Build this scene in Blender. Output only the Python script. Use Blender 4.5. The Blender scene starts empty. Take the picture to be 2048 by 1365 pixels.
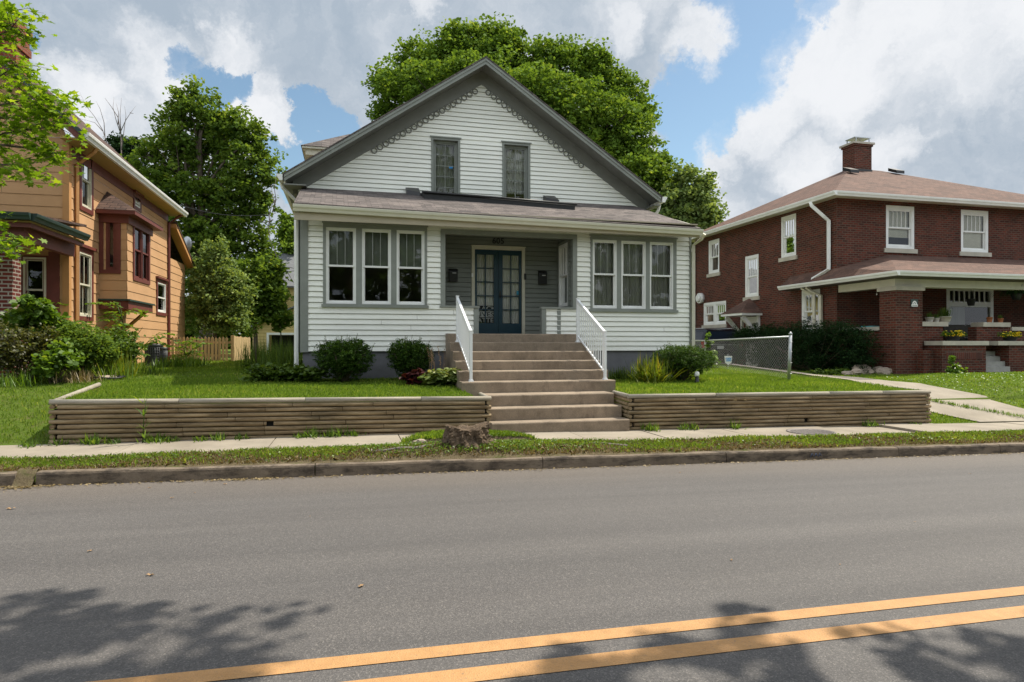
import bpy, math, random
import numpy as np
from mathutils import Vector
R = math.radians
random.seed(7)
SC = bpy.context.scene
COL = SC.collection

# ------------------------------------------------------------------ camera
F_PX, CX, HY, EYE = 1300.0, 1024.0, 690.0, 1.76
AL = R(14.0)
SA, CA = math.sin(AL), math.cos(AL)
cam = bpy.data.cameras.new("camera")
cam.sensor_width = 36.0
cam.lens = F_PX / 2048 * 36
cam.shift_y = (HY - 682.5) / 2048
cam.clip_start = 0.05
cam.clip_end = 2000
camo = bpy.data.objects.new("camera", cam)
camo.location = (0, 0, EYE)
camo.rotation_euler = (R(90), 0, -AL)
COL.objects.link(camo)
SC.camera = camo

# ------------------------------------------------------------------ sun and sky
SUN_DIR = Vector((0.58, 0.20, 1.0)).normalized()      # towards the sun
sun = bpy.data.lights.new("sun", 'SUN')
sun.energy = 5.0
sun.angle = R(0.53)
sun.color = (1.0, 0.93, 0.80)
suno = bpy.data.objects.new("sun", sun)
suno.rotation_euler = SUN_DIR.to_track_quat('Z', 'Y').to_euler()
suno.location = (0, 0, 30)
COL.objects.link(suno)
SC.view_settings.view_transform = 'Standard'
SC.view_settings.look = 'None'
SC.view_settings.gamma = 1
SC.view_settings.use_curve_mapping = False
SC.view_settings.exposure = 0.30
SC.cycles.max_bounces = 7
SC.cycles.transparent_max_bounces = 12
SC.cycles.use_denoising = True

def pix_dir(px, py):
    a = (px - CX) / F_PX
    v = Vector((SA + a * CA, CA - a * SA, (HY - py) / F_PX))
    return v.normalized()

W = bpy.data.worlds.new("World")
SC.world = W
W.use_nodes = True
nt = W.node_tree
nt.nodes.clear()
def wn(t, **k):
    n = nt.nodes.new(t)
    for a, b in k.items():
        setattr(n, a, b)
    return n
def wl(a, b): nt.links.new(a, b)
w_out = wn('ShaderNodeOutputWorld')
w_bg = wn('ShaderNodeBackground')
w_bg.inputs[1].default_value = 0.1
wl(w_bg.outputs[0], w_out.inputs[0])
sky = wn('ShaderNodeTexSky', sky_type='NISHITA', sun_disc=False)
sky.sun_elevation = math.asin(SUN_DIR.z)
sky.sun_rotation = math.atan2(SUN_DIR.x, SUN_DIR.y)
sky.air_density = 1.0
sky.dust_density = 0.6
tc = wn('ShaderNodeTexCoord')
def wnoise(vec, scale, detail, rough=0.55):
    n = wn('ShaderNodeTexNoise')
    n.inputs['Scale'].default_value = scale
    n.inputs['Detail'].default_value = detail
    n.inputs['Roughness'].default_value = rough
    wl(vec, n.inputs['Vector'])
    return n
def wmath(op, a, b=None, clamp=False):
    n = wn('ShaderNodeMath', operation=op, use_clamp=clamp)
    for i, v in enumerate((a, b)):
        if v is None: continue
        if isinstance(v, (int, float)): n.inputs[i].default_value = v
        else: wl(v, n.inputs[i])
    return n.outputs[0]
# warp the view direction a little so that cloud edges billow
wp = wnoise(tc.outputs['Generated'], 5.0, 10, 0.68)
sub = wn('ShaderNodeVectorMath', operation='SUBTRACT'); wl(wp.outputs['Color'], sub.inputs[0]); sub.inputs[1].default_value = (.5, .5, .5)
scl = wn('ShaderNodeVectorMath', operation='SCALE'); wl(sub.outputs[0], scl.inputs[0]); scl.inputs['Scale'].default_value = 0.20
add = wn('ShaderNodeVectorMath', operation='ADD'); wl(tc.outputs['Generated'], add.inputs[0]); wl(scl.outputs[0], add.inputs[1])
nrm = wn('ShaderNodeVectorMath', operation='NORMALIZE'); wl(add.outputs[0], nrm.inputs[0])
def blobs(lst):
    acc = None
    for px, py, r in lst:
        d = wn('ShaderNodeVectorMath', operation='DOT_PRODUCT')
        wl(nrm.outputs[0], d.inputs[0]); d.inputs[1].default_value = pix_dir(px, py)
        mr = wn('ShaderNodeMapRange', interpolation_type='SMOOTHSTEP')
        ang = r / F_PX
        mr.inputs['From Min'].default_value = math.cos(ang * 1.25)
        mr.inputs['From Max'].default_value = math.cos(ang * 0.25)
        wl(d.outputs['Value'], mr.inputs['Value'])
        o = mr.outputs['Result']
        acc = o if acc is None else wmath('MAXIMUM', acc, o)
    return acc
blue = blobs([(340,110,40),(385,140,45),(430,165,40),(470,150,30),(625,190,32),(650,245,50),(655,300,55),(600,345,60),(560,320,45),(690,250,30),(50,118,24),(150,300,16),
              (1345,225,60),(1410,200,95),(1490,130,85),(1540,60,80),(1500,20,70),(1640,20,50),(1370,300,65),(1450,250,45),(1400,350,30)])
white = blobs([(530,215,70),(500,270,45),(570,240,45),(470,190,25),(330,150,50),(300,110,60),(440,80,50),(1600,120,75),(1540,210,75),(1440,270,55),(1400,330,45),(1650,60,70),(1720,150,80),(1950,70,110),(1620,330,60),
              (1440,60,50),(1400,110,45),(1260,60,40),(160,200,55),(1820,320,50),(1790,60,60),(880,20,30)])
grey = blobs([(1480,330,60),(1620,270,70),(1900,250,130),(1980,170,60),(1850,150,60),(1230,120,90),(1100,40,90),(700,130,130),(900,60,120),(560,60,110),(200,60,80),(80,60,80),(330,40,80),(750,60,70),(1560,290,60),(2040,330,90)])
nz = wnoise(tc.outputs['Generated'], 3.2, 9, 0.6)
nz2 = wnoise(nrm.outputs[0], 5.5, 10, 0.66)
# density: 1 = thick cloud
dens = wmath('SUBTRACT', wmath('ADD', wmath('ADD', wmath('MULTIPLY', nz.outputs['Fac'], 1.0), wmath('MULTIPLY', nz2.outputs['Fac'], 0.95)), wmath('ADD', wmath('MULTIPLY', white, 0.35), -0.08)), wmath('MULTIPLY', blue, 1.18))
cov = wn('ShaderNodeMapRange', interpolation_type='SMOOTHSTEP')
cov.inputs['From Min'].default_value = -0.10
cov.inputs['From Max'].default_value = 0.48
wl(dens, cov.inputs['Value'])
wsh = wmath('ADD', wmath('SUBTRACT', wmath('MULTIPLY', white, 0.70), wmath('MULTIPLY', grey, 0.40)), wmath('MULTIPLY', wmath('SUBTRACT', nz2.outputs['Fac'], 0.48), 3.0))
wsm = wn('ShaderNodeMapRange', interpolation_type='SMOOTHSTEP'); wsm.inputs['From Min'].default_value = -0.75; wsm.inputs['From Max'].default_value = 0.95
wl(wsh, wsm.inputs['Value']); wsh = wsm.outputs['Result']
ccol = wn('ShaderNodeMix', data_type='RGBA')
wl(wsh, ccol.inputs[0])
ccol.inputs[6].default_value = (3.3, 3.95, 4.7, 1)
ccol.inputs[7].default_value = (7.2, 7.35, 7.6, 1)
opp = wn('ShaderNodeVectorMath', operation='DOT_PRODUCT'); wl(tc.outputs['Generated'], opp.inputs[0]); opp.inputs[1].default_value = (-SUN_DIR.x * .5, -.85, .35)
om = wn('ShaderNodeMapRange', interpolation_type='SMOOTHSTEP'); om.inputs['From Min'].default_value = -.15; om.inputs['From Max'].default_value = .6; om.inputs['To Min'].default_value = 1.0; om.inputs['To Max'].default_value = 1.8  # clouds behind the camera brightened as added fill light
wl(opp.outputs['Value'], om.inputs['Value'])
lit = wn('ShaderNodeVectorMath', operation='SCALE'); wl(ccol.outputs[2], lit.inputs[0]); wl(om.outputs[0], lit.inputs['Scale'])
skym = wn('ShaderNodeMix', data_type='RGBA', blend_type='MULTIPLY'); skym.inputs[0].default_value = 1
wl(sky.outputs[0], skym.inputs[6]); skym.inputs[7].default_value = (1.15, 1.22, 1.12, 1)
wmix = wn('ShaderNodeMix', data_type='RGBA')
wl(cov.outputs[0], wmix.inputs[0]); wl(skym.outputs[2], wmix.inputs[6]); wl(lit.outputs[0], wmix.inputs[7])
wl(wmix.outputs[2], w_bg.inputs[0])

# ------------------------------------------------------------------ measuring helpers (pixel of the photo -> point on a real plane)
def wd(px, Y):
    return Y / (CA - (px - CX) / F_PX * SA)
def wx(px, Y):
    D = wd(px, Y); return D * ((px - CX) / F_PX * CA + SA)
def wz(px, py, Y):
    return EYE + (HY - py) / F_PX * wd(px, Y)
def sd(px, X):
    return X / ((px - CX) / F_PX * CA + SA)
def sy(px, X):
    return sd(px, X) * (CA - (px - CX) / F_PX * SA)
def sz(px, py, X):
    return EYE + (HY - py) / F_PX * sd(px, X)
def at(px, py, D):
    a = (px - CX) / F_PX
    return (D * (SA + a * CA), D * (CA - a * SA), EYE + (HY - py) / F_PX * D)

# ------------------------------------------------------------------ mesh helpers
class MB:
    def __init__(s): s.v = []; s.f = []; s.sm = []
    def face(s, pts, smooth=False):
        i = len(s.v); s.v += [tuple(p) for p in pts]; s.f.append(tuple(range(i, i + len(pts)))); s.sm.append(smooth)
    def box(s, x0, x1, y0, y1, z0, z1):
        i = len(s.v)
        s.v += [(x0,y0,z0),(x1,y0,z0),(x1,y1,z0),(x0,y1,z0),(x0,y0,z1),(x1,y0,z1),(x1,y1,z1),(x0,y1,z1)]
        for f in ((0,3,2,1),(4,5,6,7),(0,1,5,4),(1,2,6,5),(2,3,7,6),(3,0,4,7)):
            s.f.append(tuple(i + k for k in f)); s.sm.append(False)
    def hexa(s, a, b):      # a: 4 bottom points, b: 4 top points
        i = len(s.v); s.v += [tuple(p) for p in a] + [tuple(p) for p in b]
        for f in ((0,3,2,1),(4,5,6,7),(0,1,5,4),(1,2,6,5),(2,3,7,6),(3,0,4,7)):
            s.f.append(tuple(i + k for k in f)); s.sm.append(False)
    def fbox(s, Fr, u0, u1, z0, z1, o0, o1):
        p = lambda u, z, o: Fr(u, z, o)
        s.hexa([p(u0,z0,o0),p(u1,z0,o0),p(u1,z0,o1),p(u0,z0,o1)], [p(u0,z1,o0),p(u1,z1,o0),p(u1,z1,o1),p(u0,z1,o1)])
    def prism(s, pts, off):  # polygon extruded by vector off
        n = len(pts); i = len(s.v)
        s.v += [tuple(p) for p in pts] + [tuple(Vector(p) + Vector(off)) for p in pts]
        s.f.append(tuple(range(i, i + n))); s.sm.append(False)
        s.f.append(tuple(range(i + 2*n - 1, i + n - 1, -1))); s.sm.append(False)
        for k in range(n):
            l = (k + 1) % n
            s.f.append((i + k, i + n + k, i + n + l, i + l)); s.sm.append(False)
    def tube(s, pts, rad, n=8, cap=True, smooth=True, closed=False):
        pts = [Vector(p) for p in pts]
        if not isinstance(rad, (list, tuple)): rad = [rad] * len(pts)
        i = len(s.v); m = len(pts)
        ref = None
        for k, p in enumerate(pts):
            if closed: d = pts[(k + 1) % m] - pts[k - 1]
            else: d = pts[min(k + 1, m - 1)] - pts[max(k - 1, 0)]
            d = d.normalized() if d.length > 1e-9 else Vector((0, 0, 1))
            if ref is None:
                ref = Vector((0, 0, 1)) if abs(d.z) < 0.9 else Vector((1, 0, 0))
            a = (ref - d * ref.dot(d))
            a = a.normalized() if a.length > 1e-6 else d.orthogonal().normalized()
            ref = a; b = d.cross(a)
            for j in range(n):
                t = 2 * math.pi * j / n
                s.v.append(tuple(p + (a * math.cos(t) + b * math.sin(t)) * rad[k]))
        for k in range(m if closed else m - 1):
            k2 = (k + 1) % m
            for j in range(n):
                l = (j + 1) % n
                s.f.append((i + k*n + j, i + k*n + l, i + k2*n + l, i + k2*n + j)); s.sm.append(smooth)
        if cap and not closed:
            s.f.append(tuple(i + j for j in reversed(range(n)))); s.sm.append(False)
            s.f.append(tuple(i + (m-1)*n + j for j in range(n))); s.sm.append(False)
    def lathe(s, c, prof, n=20, smooth=True):
        i = len(s.v); m = len(prof)
        for r, z in prof:
            for j in range(n):
                t = 2 * math.pi * j / n
                s.v.append((c[0] + r * math.cos(t), c[1] + r * math.sin(t), c[2] + z))
        for k in range(m - 1):
            for j in range(n):
                l = (j + 1) % n
                s.f.append((i + k*n + j, i + k*n + l, i + (k+1)*n + l, i + (k+1)*n + j)); s.sm.append(smooth)
        s.f.append(tuple(i + j for j in reversed(range(n)))); s.sm.append(False)
        s.f.append(tuple(i + (m-1)*n + j for j in range(n))); s.sm.append(False)
    def rock(s, c, r, seed, seg=10, jag=0.25):
        rn = random.Random(seed); i = len(s.v)
        ph = [rn.uniform(0, 6.28) for _ in range(6)]
        rows = 7
        for a in range(rows):
            th = math.pi * a / (rows - 1)
            for b in range(seg):
                f = 2 * math.pi * b / seg
                k = 1 + jag * (math.sin(2*f + ph[0]) * math.sin(th*2 + ph[1]) + .6 * math.sin(3*f + ph[2] + 2*th) + .3*rn.uniform(-1,1)) * math.sin(th)
                s.v.append((c[0] + r[0]*k*math.sin(th)*math.cos(f), c[1] + r[1]*k*math.sin(th)*math.sin(f), c[2] + r[2]*k*math.cos(th)))
        for a in range(rows - 1):
            for b in range(seg):
                l = (b + 1) % seg
                s.f.append((i + a*seg + b, i + (a+1)*seg + b, i + (a+1)*seg + l, i + a*seg + l)); s.sm.append(False)
    def build(s, name, mat, parent=None, base=(0, 0, 0), uv=True, bevel=0):
        return build_obj(name, s.v, s.f, s.sm, mat, parent, base, uv, bevel)

def org(o):
    p = Vector((0, 0, 0))
    while o is not None:
        p += o.location; o = o.parent
    return p

def build_obj(name, v, f, sm, mat, parent, base, uv, bevel):
    b = org(parent) if parent is not None else Vector(base)
    me = bpy.data.meshes.new(name)
    va = np.array(v, dtype=np.float64).reshape(-1, 3) - np.array(b)
    me.from_pydata(va.tolist(), [], f)
    if sm: me.polygons.foreach_set('use_smooth', sm)
    if isinstance(mat, str): mat = M[mat]
    me.materials.append(mat)
    if uv:
        ul = me.uv_layers.new(name='UVMap')
        co = va + np.array(b)
        uvs = np.zeros((len(me.loops), 2))
        for p in me.polygons:
            n = p.normal
            if abs(n.z) > 0.97:
                t = Vector((1, 0, 0)); w = Vector((0, 1, 0))
            else:
                t = Vector((-n.y, n.x, 0)).normalized(); w = n.cross(t)
                if w.z < 0: w = -w
            t = np.array(t); w = np.array(w)
            idx = [me.loops[l].vertex_index for l in p.loop_indices]
            c = co[idx]
            uvs[p.loop_start:p.loop_start + p.loop_total, 0] = c @ t
            uvs[p.loop_start:p.loop_start + p.loop_total, 1] = c @ w
        ul.data.foreach_set('uv', uvs.ravel())
    o = bpy.data.objects.new(name, me)
    COL.objects.link(o)
    if parent is not None: o.parent = parent
    else: o.location = b
    if bevel:
        m = o.modifiers.new('bevel', 'BEVEL'); m.width = bevel; m.segments = 2; m.limit_method = 'ANGLE'
    return o

def tag(o, label=None, cat=None, group=None, kind=None):
    if label: o['label'] = label
    if cat: o['category'] = cat
    if group: o['group'] = group
    if kind: o['kind'] = kind
    return o
def thing(name, label, cat, loc=(0, 0, 0), group=None):
    o = bpy.data.objects.new(name, None)
    o.empty_display_size = 0.2
    o.location = loc
    COL.objects.link(o)
    return tag(o, label, cat, group)
def copy_tree(o, parent=None):
    c = o.copy(); COL.objects.link(c)
    if parent is not None: c.parent = parent
    for ch in list(o.children): copy_tree(ch, c)
    return c

# frames: (u, z, out) -> world
def FY(Y):  return lambda u, z, o: (u, Y - o, z)      # faces the street
def FXP(X): return lambda u, z, o: (X + o, u, z)      # faces +X
def FXN(X): return lambda u, z, o: (X - o, u, z)      # faces -X

def fast_mesh(name, verts, nper, mat, parent, base=(0,0,0), tint=None, smooth=False):
    """verts (N*nper,3) -> N separate polygons"""
    b = org(parent) if parent is not None else Vector(base)
    verts = np.asarray(verts, dtype=np.float32).reshape(-1, 3) - np.array(b, dtype=np.float32)
    N = len(verts) // nper
    me = bpy.data.meshes.new(name)
    me.vertices.add(len(verts)); me.vertices.foreach_set('co', verts.ravel())
    me.loops.add(len(verts)); me.loops.foreach_set('vertex_index', np.arange(len(verts), dtype=np.int32))
    me.polygons.add(N); me.polygons.foreach_set('loop_start', np.arange(N, dtype=np.int32) * nper)
    me.update(calc_edges=True)
    if tint is not None:
        at_ = me.attributes.new('tint', 'FLOAT', 'POINT')
        at_.data.foreach_set('value', np.repeat(np.asarray(tint, dtype=np.float32), nper))
    me.materials.append(M[mat] if isinstance(mat, str) else mat)
    o = bpy.data.objects.new(name, me); COL.objects.link(o)
    if parent is not None: o.parent = parent
    else: o.location = b
    return o

# ------------------------------------------------------------------ materials
M = {}
class NT:
    def __init__(s, name):
        s.m = bpy.data.materials.new(name); s.m.use_nodes = True
        s.t = s.m.node_tree; s.p = s.t.nodes['Principled BSDF']; s.out = s.t.nodes['Material Output']
        M[name] = s.m
    def n(s, t, **k):
        x = s.t.nodes.new(t)
        for a, b in k.items(): setattr(x, a, b)
        return x
    def l(s, a, b): s.t.links.new(a, b)
    def coord(s, kind='Position', scale=(1,1,1)):
        if kind == 'Position': o = s.n('ShaderNodeNewGeometry').outputs['Position']
        else: o = s.n('ShaderNodeTexCoord').outputs[kind]
        if scale != (1,1,1):
            v = s.n('ShaderNodeVectorMath', operation='MULTIPLY'); s.l(o, v.inputs[0]); v.inputs[1].default_value = scale
            o = v.outputs[0]
        return o
    def noise(s, vec, scale, detail=4, rough=.55):
        x = s.n('ShaderNodeTexNoise'); x.inputs['Scale'].default_value = scale
        x.inputs['Detail'].default_value = detail; x.inputs['Roughness'].default_value = rough
        s.l(vec, x.inputs['Vector']); return x.outputs['Fac']
    def ramp(s, fac, stops):
        x = s.n('ShaderNodeValToRGB'); e = x.color_ramp.elements
        while len(e) < len(stops): e.new(0.5)
        for k, (p, c) in enumerate(stops):
            e[k].position = p; e[k].color = (*c, 1) if len(c) == 3 else c
        s.l(fac, x.inputs[0]); return x.outputs[0]
    def mix(s, fac, a, b, mode='MIX'):
        x = s.n('ShaderNodeMix', data_type='RGBA', blend_type=mode)
        for i, v in ((0, fac), (6, a), (7, b)):
            if isinstance(v, (int, float)): x.inputs[i].default_value = v
            elif isinstance(v, tuple): x.inputs[i].default_value = (*v, 1) if len(v) == 3 else v
            else: s.l(v, x.inputs[i])
        return x.outputs[2]
    def math(s, op, a, b=0.0, clamp=False):
        x = s.n('ShaderNodeMath', operation=op, use_clamp=clamp)
        for i, v in enumerate((a, b)):
            if isinstance(v, (int, float)): x.inputs[i].default_value = v
            else: s.l(v, x.inputs[i])
        return x.outputs[0]
    def bump(s, h, strength=.3, dist=.01):
        x = s.n('ShaderNodeBump'); x.inputs['Strength'].default_value = strength; x.inputs['Distance'].default_value = dist
        s.l(h, x.inputs['Height']); s.l(x.outputs[0], s.p.inputs['Normal'])
    def col(s, c): s.l(c, s.p.inputs['Base Color'])
    def rough(s, r):
        if isinstance(r, (int, float)): s.p.inputs['Roughness'].default_value = r
        else: s.l(r, s.p.inputs['Roughness'])

def simple(name, c, rough=.6, var=.12, scale=4.0, stretch=(1,1,1), bump=0, bscale=40, metal=0, spec=.5, dirt=None):
    s = NT(name)
    co = s.coord('Position', stretch)
    n1 = s.noise(co, scale, 5, .6)
    lo = tuple(x * (1 - var * 2) for x in c); hi = tuple(min(1, x * (1 + var * 1.3)) for x in c)
    cc = s.ramp(n1, [(.25, lo), (.75, hi)])
    if dirt:
        n2 = s.noise(co, scale * .35, 6, .7)
        cc = s.mix(s.ramp(n2, [(.5, (0,0,0)), (.75, (dirt[3],)*3)]), cc, tuple(dirt[:3]))
    s.col(cc); s.rough(rough)
    s.p.inputs['Metallic'].default_value = metal
    s.p.inputs['Specular IOR Level'].default_value = spec
    if bump:
        s.bump(s.noise(co, bscale, 4, .6), bump, .01)
    return s

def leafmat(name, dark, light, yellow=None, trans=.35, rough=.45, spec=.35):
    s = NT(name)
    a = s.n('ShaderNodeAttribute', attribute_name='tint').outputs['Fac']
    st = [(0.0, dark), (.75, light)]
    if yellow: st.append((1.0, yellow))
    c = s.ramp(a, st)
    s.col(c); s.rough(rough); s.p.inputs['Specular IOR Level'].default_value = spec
    tr = s.n('ShaderNodeBsdfTranslucent'); 
    tcl = s.mix(1.0, c, (1.45, 1.35, .6), 'MULTIPLY'); s.l(tcl, tr.inputs[0])
    ms = s.n('ShaderNodeMixShader'); ms.inputs[0].default_value = trans
    s.l(s.p.outputs[0], ms.inputs[1]); s.l(tr.outputs[0], ms.inputs[2]); s.l(ms.outputs[0], s.out.inputs[0])
    return s

def brickmat(name, c1, c2, mortar, bw=.215, rh=.075, ms=.011, off=.5, bumpd=.006, stain=None, bias=0.0):
    s = NT(name)
    uv = s.coord('UV')
    b = s.n('ShaderNodeTexBrick', offset=off)
    b.inputs['Scale'].default_value = 1.0
    b.inputs['Brick Width'].default_value = bw; b.inputs['Row Height'].default_value = rh
    b.inputs['Mortar Size'].default_value = ms; b.inputs['Mortar Smooth'].default_value = .2
    b.inputs['Bias'].default_value = bias
    b.inputs['Color1'].default_value = (*c1, 1); b.inputs['Color2'].default_value = (*c2, 1)
    b.inputs['Mortar'].default_value = (*mortar, 1)
    s.l(uv, b.inputs['Vector'])
    n1 = s.noise(s.coord('Position'), 1.2, 6, .7)
    n2 = s.noise(s.coord('Position'), 30, 3, .6)
    c = s.mix(1.0, b.outputs['Color'], s.ramp(n1, [(.3, (.7,.7,.7)), (.7, (1.15,1.12,1.1))]), 'MULTIPLY')
    c = s.mix(1.0, c, s.ramp(n2, [(.3, (.82,.82,.82)), (.7, (1.12,1.12,1.12))]), 'MULTIPLY')
    s.col(c); s.rough(.85); s.p.inputs['Specular IOR Level'].default_value = .25
    h = s.math('SUBTRACT', s.math('MULTIPLY', n2, .35), b.outputs['Fac'])
    s.bump(h, .8, bumpd)
    return s

simple('siding_white', (.86,.86,.785), .5, .05, 1.5, (.4,.4,1), bump=.04, bscale=60, dirt=(.48,.45,.37,.35))
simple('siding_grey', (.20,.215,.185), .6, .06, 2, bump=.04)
simple('trim_grey', (.235,.25,.222), .55, .08, 3, dirt=(.17,.175,.15,.4))
simple('trim_dark_grey', (.195,.197,.178), .6, .08, 3)
simple('white_paint', (.80,.80,.77), .4, .04, 3, dirt=(.55,.53,.46,.3))
simple('cream_paint', (.62,.59,.47), .5, .06, 3, dirt=(.42,.39,.3,.3))
simple('white_vinyl', (.82,.83,.83), .3, .02, 3)
simple('foundation', (.17,.17,.185), .85, .12, 2.5, bump=.3, bscale=14, dirt=(.10,.095,.09,.5))
simple('blue_door', (.009,.040,.062), .35, .08, 3)
simple('black_metal', (.012,.012,.013), .4, .1, 8)
simple('black_rubber', (.02,.02,.022), .6, .2, 8)
simple('grey_metal', (.42,.44,.45), .4, .1, 12, metal=.8)
simple('concrete_walk', (.285,.245,.19), .9, .14, 1.6, bump=.25, bscale=60, dirt=(.19,.155,.11,.6))
simple('curtain', (.55,.53,.42), .9, .08, 2)
simple('blind', (.50,.51,.47), .7, .05, 2)
simple('orange_siding', (.55,.32,.16), .75, .06, 1.4, (1,1,1), bump=.15, bscale=25, dirt=(.47,.25,.105,.5))
simple('orange_trim', (.50,.25,.09), .7, .08, 2)
simple('red_trim', (.15,.035,.025), .55, .12, 3)
simple('green_trim', (.02,.045,.038), .5, .1, 3)
simple('yellow_soffit', (.42,.28,.09), .7, .1, 2)
simple('limestone', (.48,.44,.36), .8, .12, 3, bump=.15, bscale=30, dirt=(.3,.27,.22,.4))
simple('yellow_siding', (.55,.42,.16), .7, .06, 2)
simple('grey_roof', (.16,.165,.175), .9, .15, 4)
simple('terracotta', (.42,.15,.06), .8, .1, 8)
simple('pot_white', (.55,.52,.47), .6, .1, 8)
simple('dark_interior', (.02,.02,.02), .9, .1, 3)
simple('interior_wall', (.34,.32,.28), .9, .1, 3)
simple('car_paint', (.012,.014,.022), .18, .05, 3)
simple('car_glass', (.02,.03,.05), .05, .05, 3)
simple('tail_light', (.3,.01,.01), .2, .05, 3)
simple('bark', (.11,.085,.06), .95, .3, 6, (3,3,.6), bump=.8, bscale=14)
simple('bark_grey', (.16,.14,.12), .95, .3, 6, (3,3,.6), bump=.8, bscale=14)
simple('dead_wood', (.17,.14,.13), .9, .2, 8)
simple('fence_wood', (.50,.35,.18), .85, .2, 2, (6,6,.6), bump=.2, bscale=20, dirt=(.36,.25,.14,.5))
simple('rock_tan', (.36,.29,.23), .95, .2, 4, bump=.6, bscale=12)
simple('sticker_blue', (.02,.22,.34), .4, .05, 3)
simple('paper_white', (.62,.62,.60), .6, .03, 3)
simple('paper_black', (.012,.012,.014), .6, .03, 3)
simple('sign_green', (.02,.05,.04), .5, .05, 3)
simple('plate_white', (.5,.5,.5), .5, .05, 3)
simple('iron_cover', (.17,.15,.14), .6, .2, 20, bump=.8, bscale=50, metal=.3)
simple('flower_yellow', (.75,.52,.02), .6, .15, 8)
simple('wicker', (.05,.045,.035), .8, .2, 8)
simple('dry_leaf', (.32,.20,.10), .8, .3, 9)
simple('ac_grey', (.045,.047,.05), .5, .1, 5)
simple('hose_teal', (.02,.25,.28), .5, .1, 5)
simple('step_grey', (.32,.31,.28), .9, .1, 5, bump=.3, bscale=40)
simple('gap_black', (.01,.01,.01), .9, .1, 5)
simple('lamp_white', (.75,.75,.72), .4, .05, 5)
brickmat('brick_red', (.150,.034,.020), (.060,.019,.013), (.13,.088,.065), ms=.013)
brickmat('brick_soldier', (.14,.033,.020), (.07,.021,.015), (.16,.11,.09), bw=.075, rh=.22, off=0)
brickmat('brick_porch', (.17,.032,.022), (.10,.022,.017), (.33,.29,.25), ms=.014)
brickmat('brick_chimney', (.34,.095,.045), (.23,.06,.03), (.22,.15,.11), ms=.010)
brickmat('shingle_brown', (.19,.163,.152), (.085,.074,.072), (.05,.037,.035), bw=.23, rh=.125, ms=.0045, off=.37, bumpd=.012)
brickmat('shingle_red', (.17,.098,.074), (.105,.064,.051), (.06,.032,.027), bw=.26, rh=.14, ms=.004, off=.4, bumpd=.01)
brickmat('shingle_bay', (.14,.088,.07), (.08,.054,.046), (.04,.026,.024), bw=.25, rh=.13, ms=.01, off=.4, bumpd=.012)

# concrete of the steps: speckled brown aggregate with stains
s = NT('concrete_steps'); co = s.coord()
c = s.ramp(s.noise(co, 1.8, 7, .7), [(.3, (.185,.142,.10)), (.7, (.35,.275,.20))])
v = s.n('ShaderNodeTexVoronoi'); v.inputs['Scale'].default_value = 75; s.l(co, v.inputs['Vector'])
c = s.mix(1.0, c, s.ramp(v.outputs['Distance'], [(.1, (1.35,1.3,1.25)), (.45, (.9,.9,.9))]), 'MULTIPLY')
c = s.mix(s.ramp(s.noise(s.coord('Position', (1,1,.5)), 4.5, 6, .7), [(.52, (0,0,0)), (.70, (.6,.6,.6))]), c, (.12,.09,.063))
s.col(c); s.rough(.92); s.bump(s.noise(co, 90, 4, .7), .5, .006)
# kerb: lighter on top, dirty sides with dark stains
s = NT('kerb_concrete'); co = s.coord()
c = s.ramp(s.noise(co, 2.2, 7, .7), [(.3, (.115,.085,.058)), (.7, (.25,.195,.14))])
c = s.mix(s.ramp(s.noise(s.coord('Position', (1.0,1,3)), 2.6, 8, .75), [(.46, (0,0,0)), (.60, (.85,.85,.85))]), c, (.04,.03,.022))
s.col(c); s.rough(.92); s.bump(s.noise(co, 45, 6, .7), .8, .012)
# asphalt
s = NT('asphalt'); co = s.coord()
big = s.noise(s.coord('Position', (.15,1,1)), .55, 6, .65)
c = s.ramp(big, [(.3, (.083,.077,.074)), (.7, (.112,.105,.101))])
lane = s.noise(s.coord('Position', (.02,1.6,1)), 1.0, 4, .6)
c = s.mix(1.0, c, s.ramp(lane, [(.3, (.84,.84,.85)), (.7, (1.16,1.15,1.14))]), 'MULTIPLY')
edge = s.n('ShaderNodeSeparateXYZ'); s.l(co, edge.inputs[0])
en = s.math('ADD', edge.outputs['Y'], s.math('MULTIPLY', s.noise(s.coord('Position', (.4,1,1)), 1.0, 6, .7), 1.0))
mr = s.n('ShaderNodeMapRange', interpolation_type='SMOOTHSTEP'); mr.inputs['From Min'].default_value = 7.2; mr.inputs['From Max'].default_value = 9.2
s.l(en, mr.inputs['Value'])
c = s.mix(s.math('MULTIPLY', mr.outputs[0], .55), c, (.15,.122,.096))      # dust along the kerb
v = s.n('ShaderNodeTexVoronoi'); v.inputs['Scale'].default_value = 150; s.l(co, v.inputs['Vector'])
c = s.mix(1.0, c, s.ramp(v.outputs['Color'], [(.2, (.74,.74,.74)), (.72, (1.1,1.1,1.1)), (.97, (1.9,1.85,1.75))]), 'MULTIPLY')
c = s.mix(1.0, c, s.ramp(s.noise(co, 55, 3, .8), [(.3, (.84,.84,.84)), (.7, (1.13,1.13,1.13))]), 'MULTIPLY')
s.col(c); s.rough(s.math('ADD', s.math('MULTIPLY', big, .1), .68)); s.p.inputs['Specular IOR Level'].default_value = .4
s.bump(s.math('ADD', v.outputs['Distance'], s.noise(co, 160, 3, .7)), .4, .005)
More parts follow.
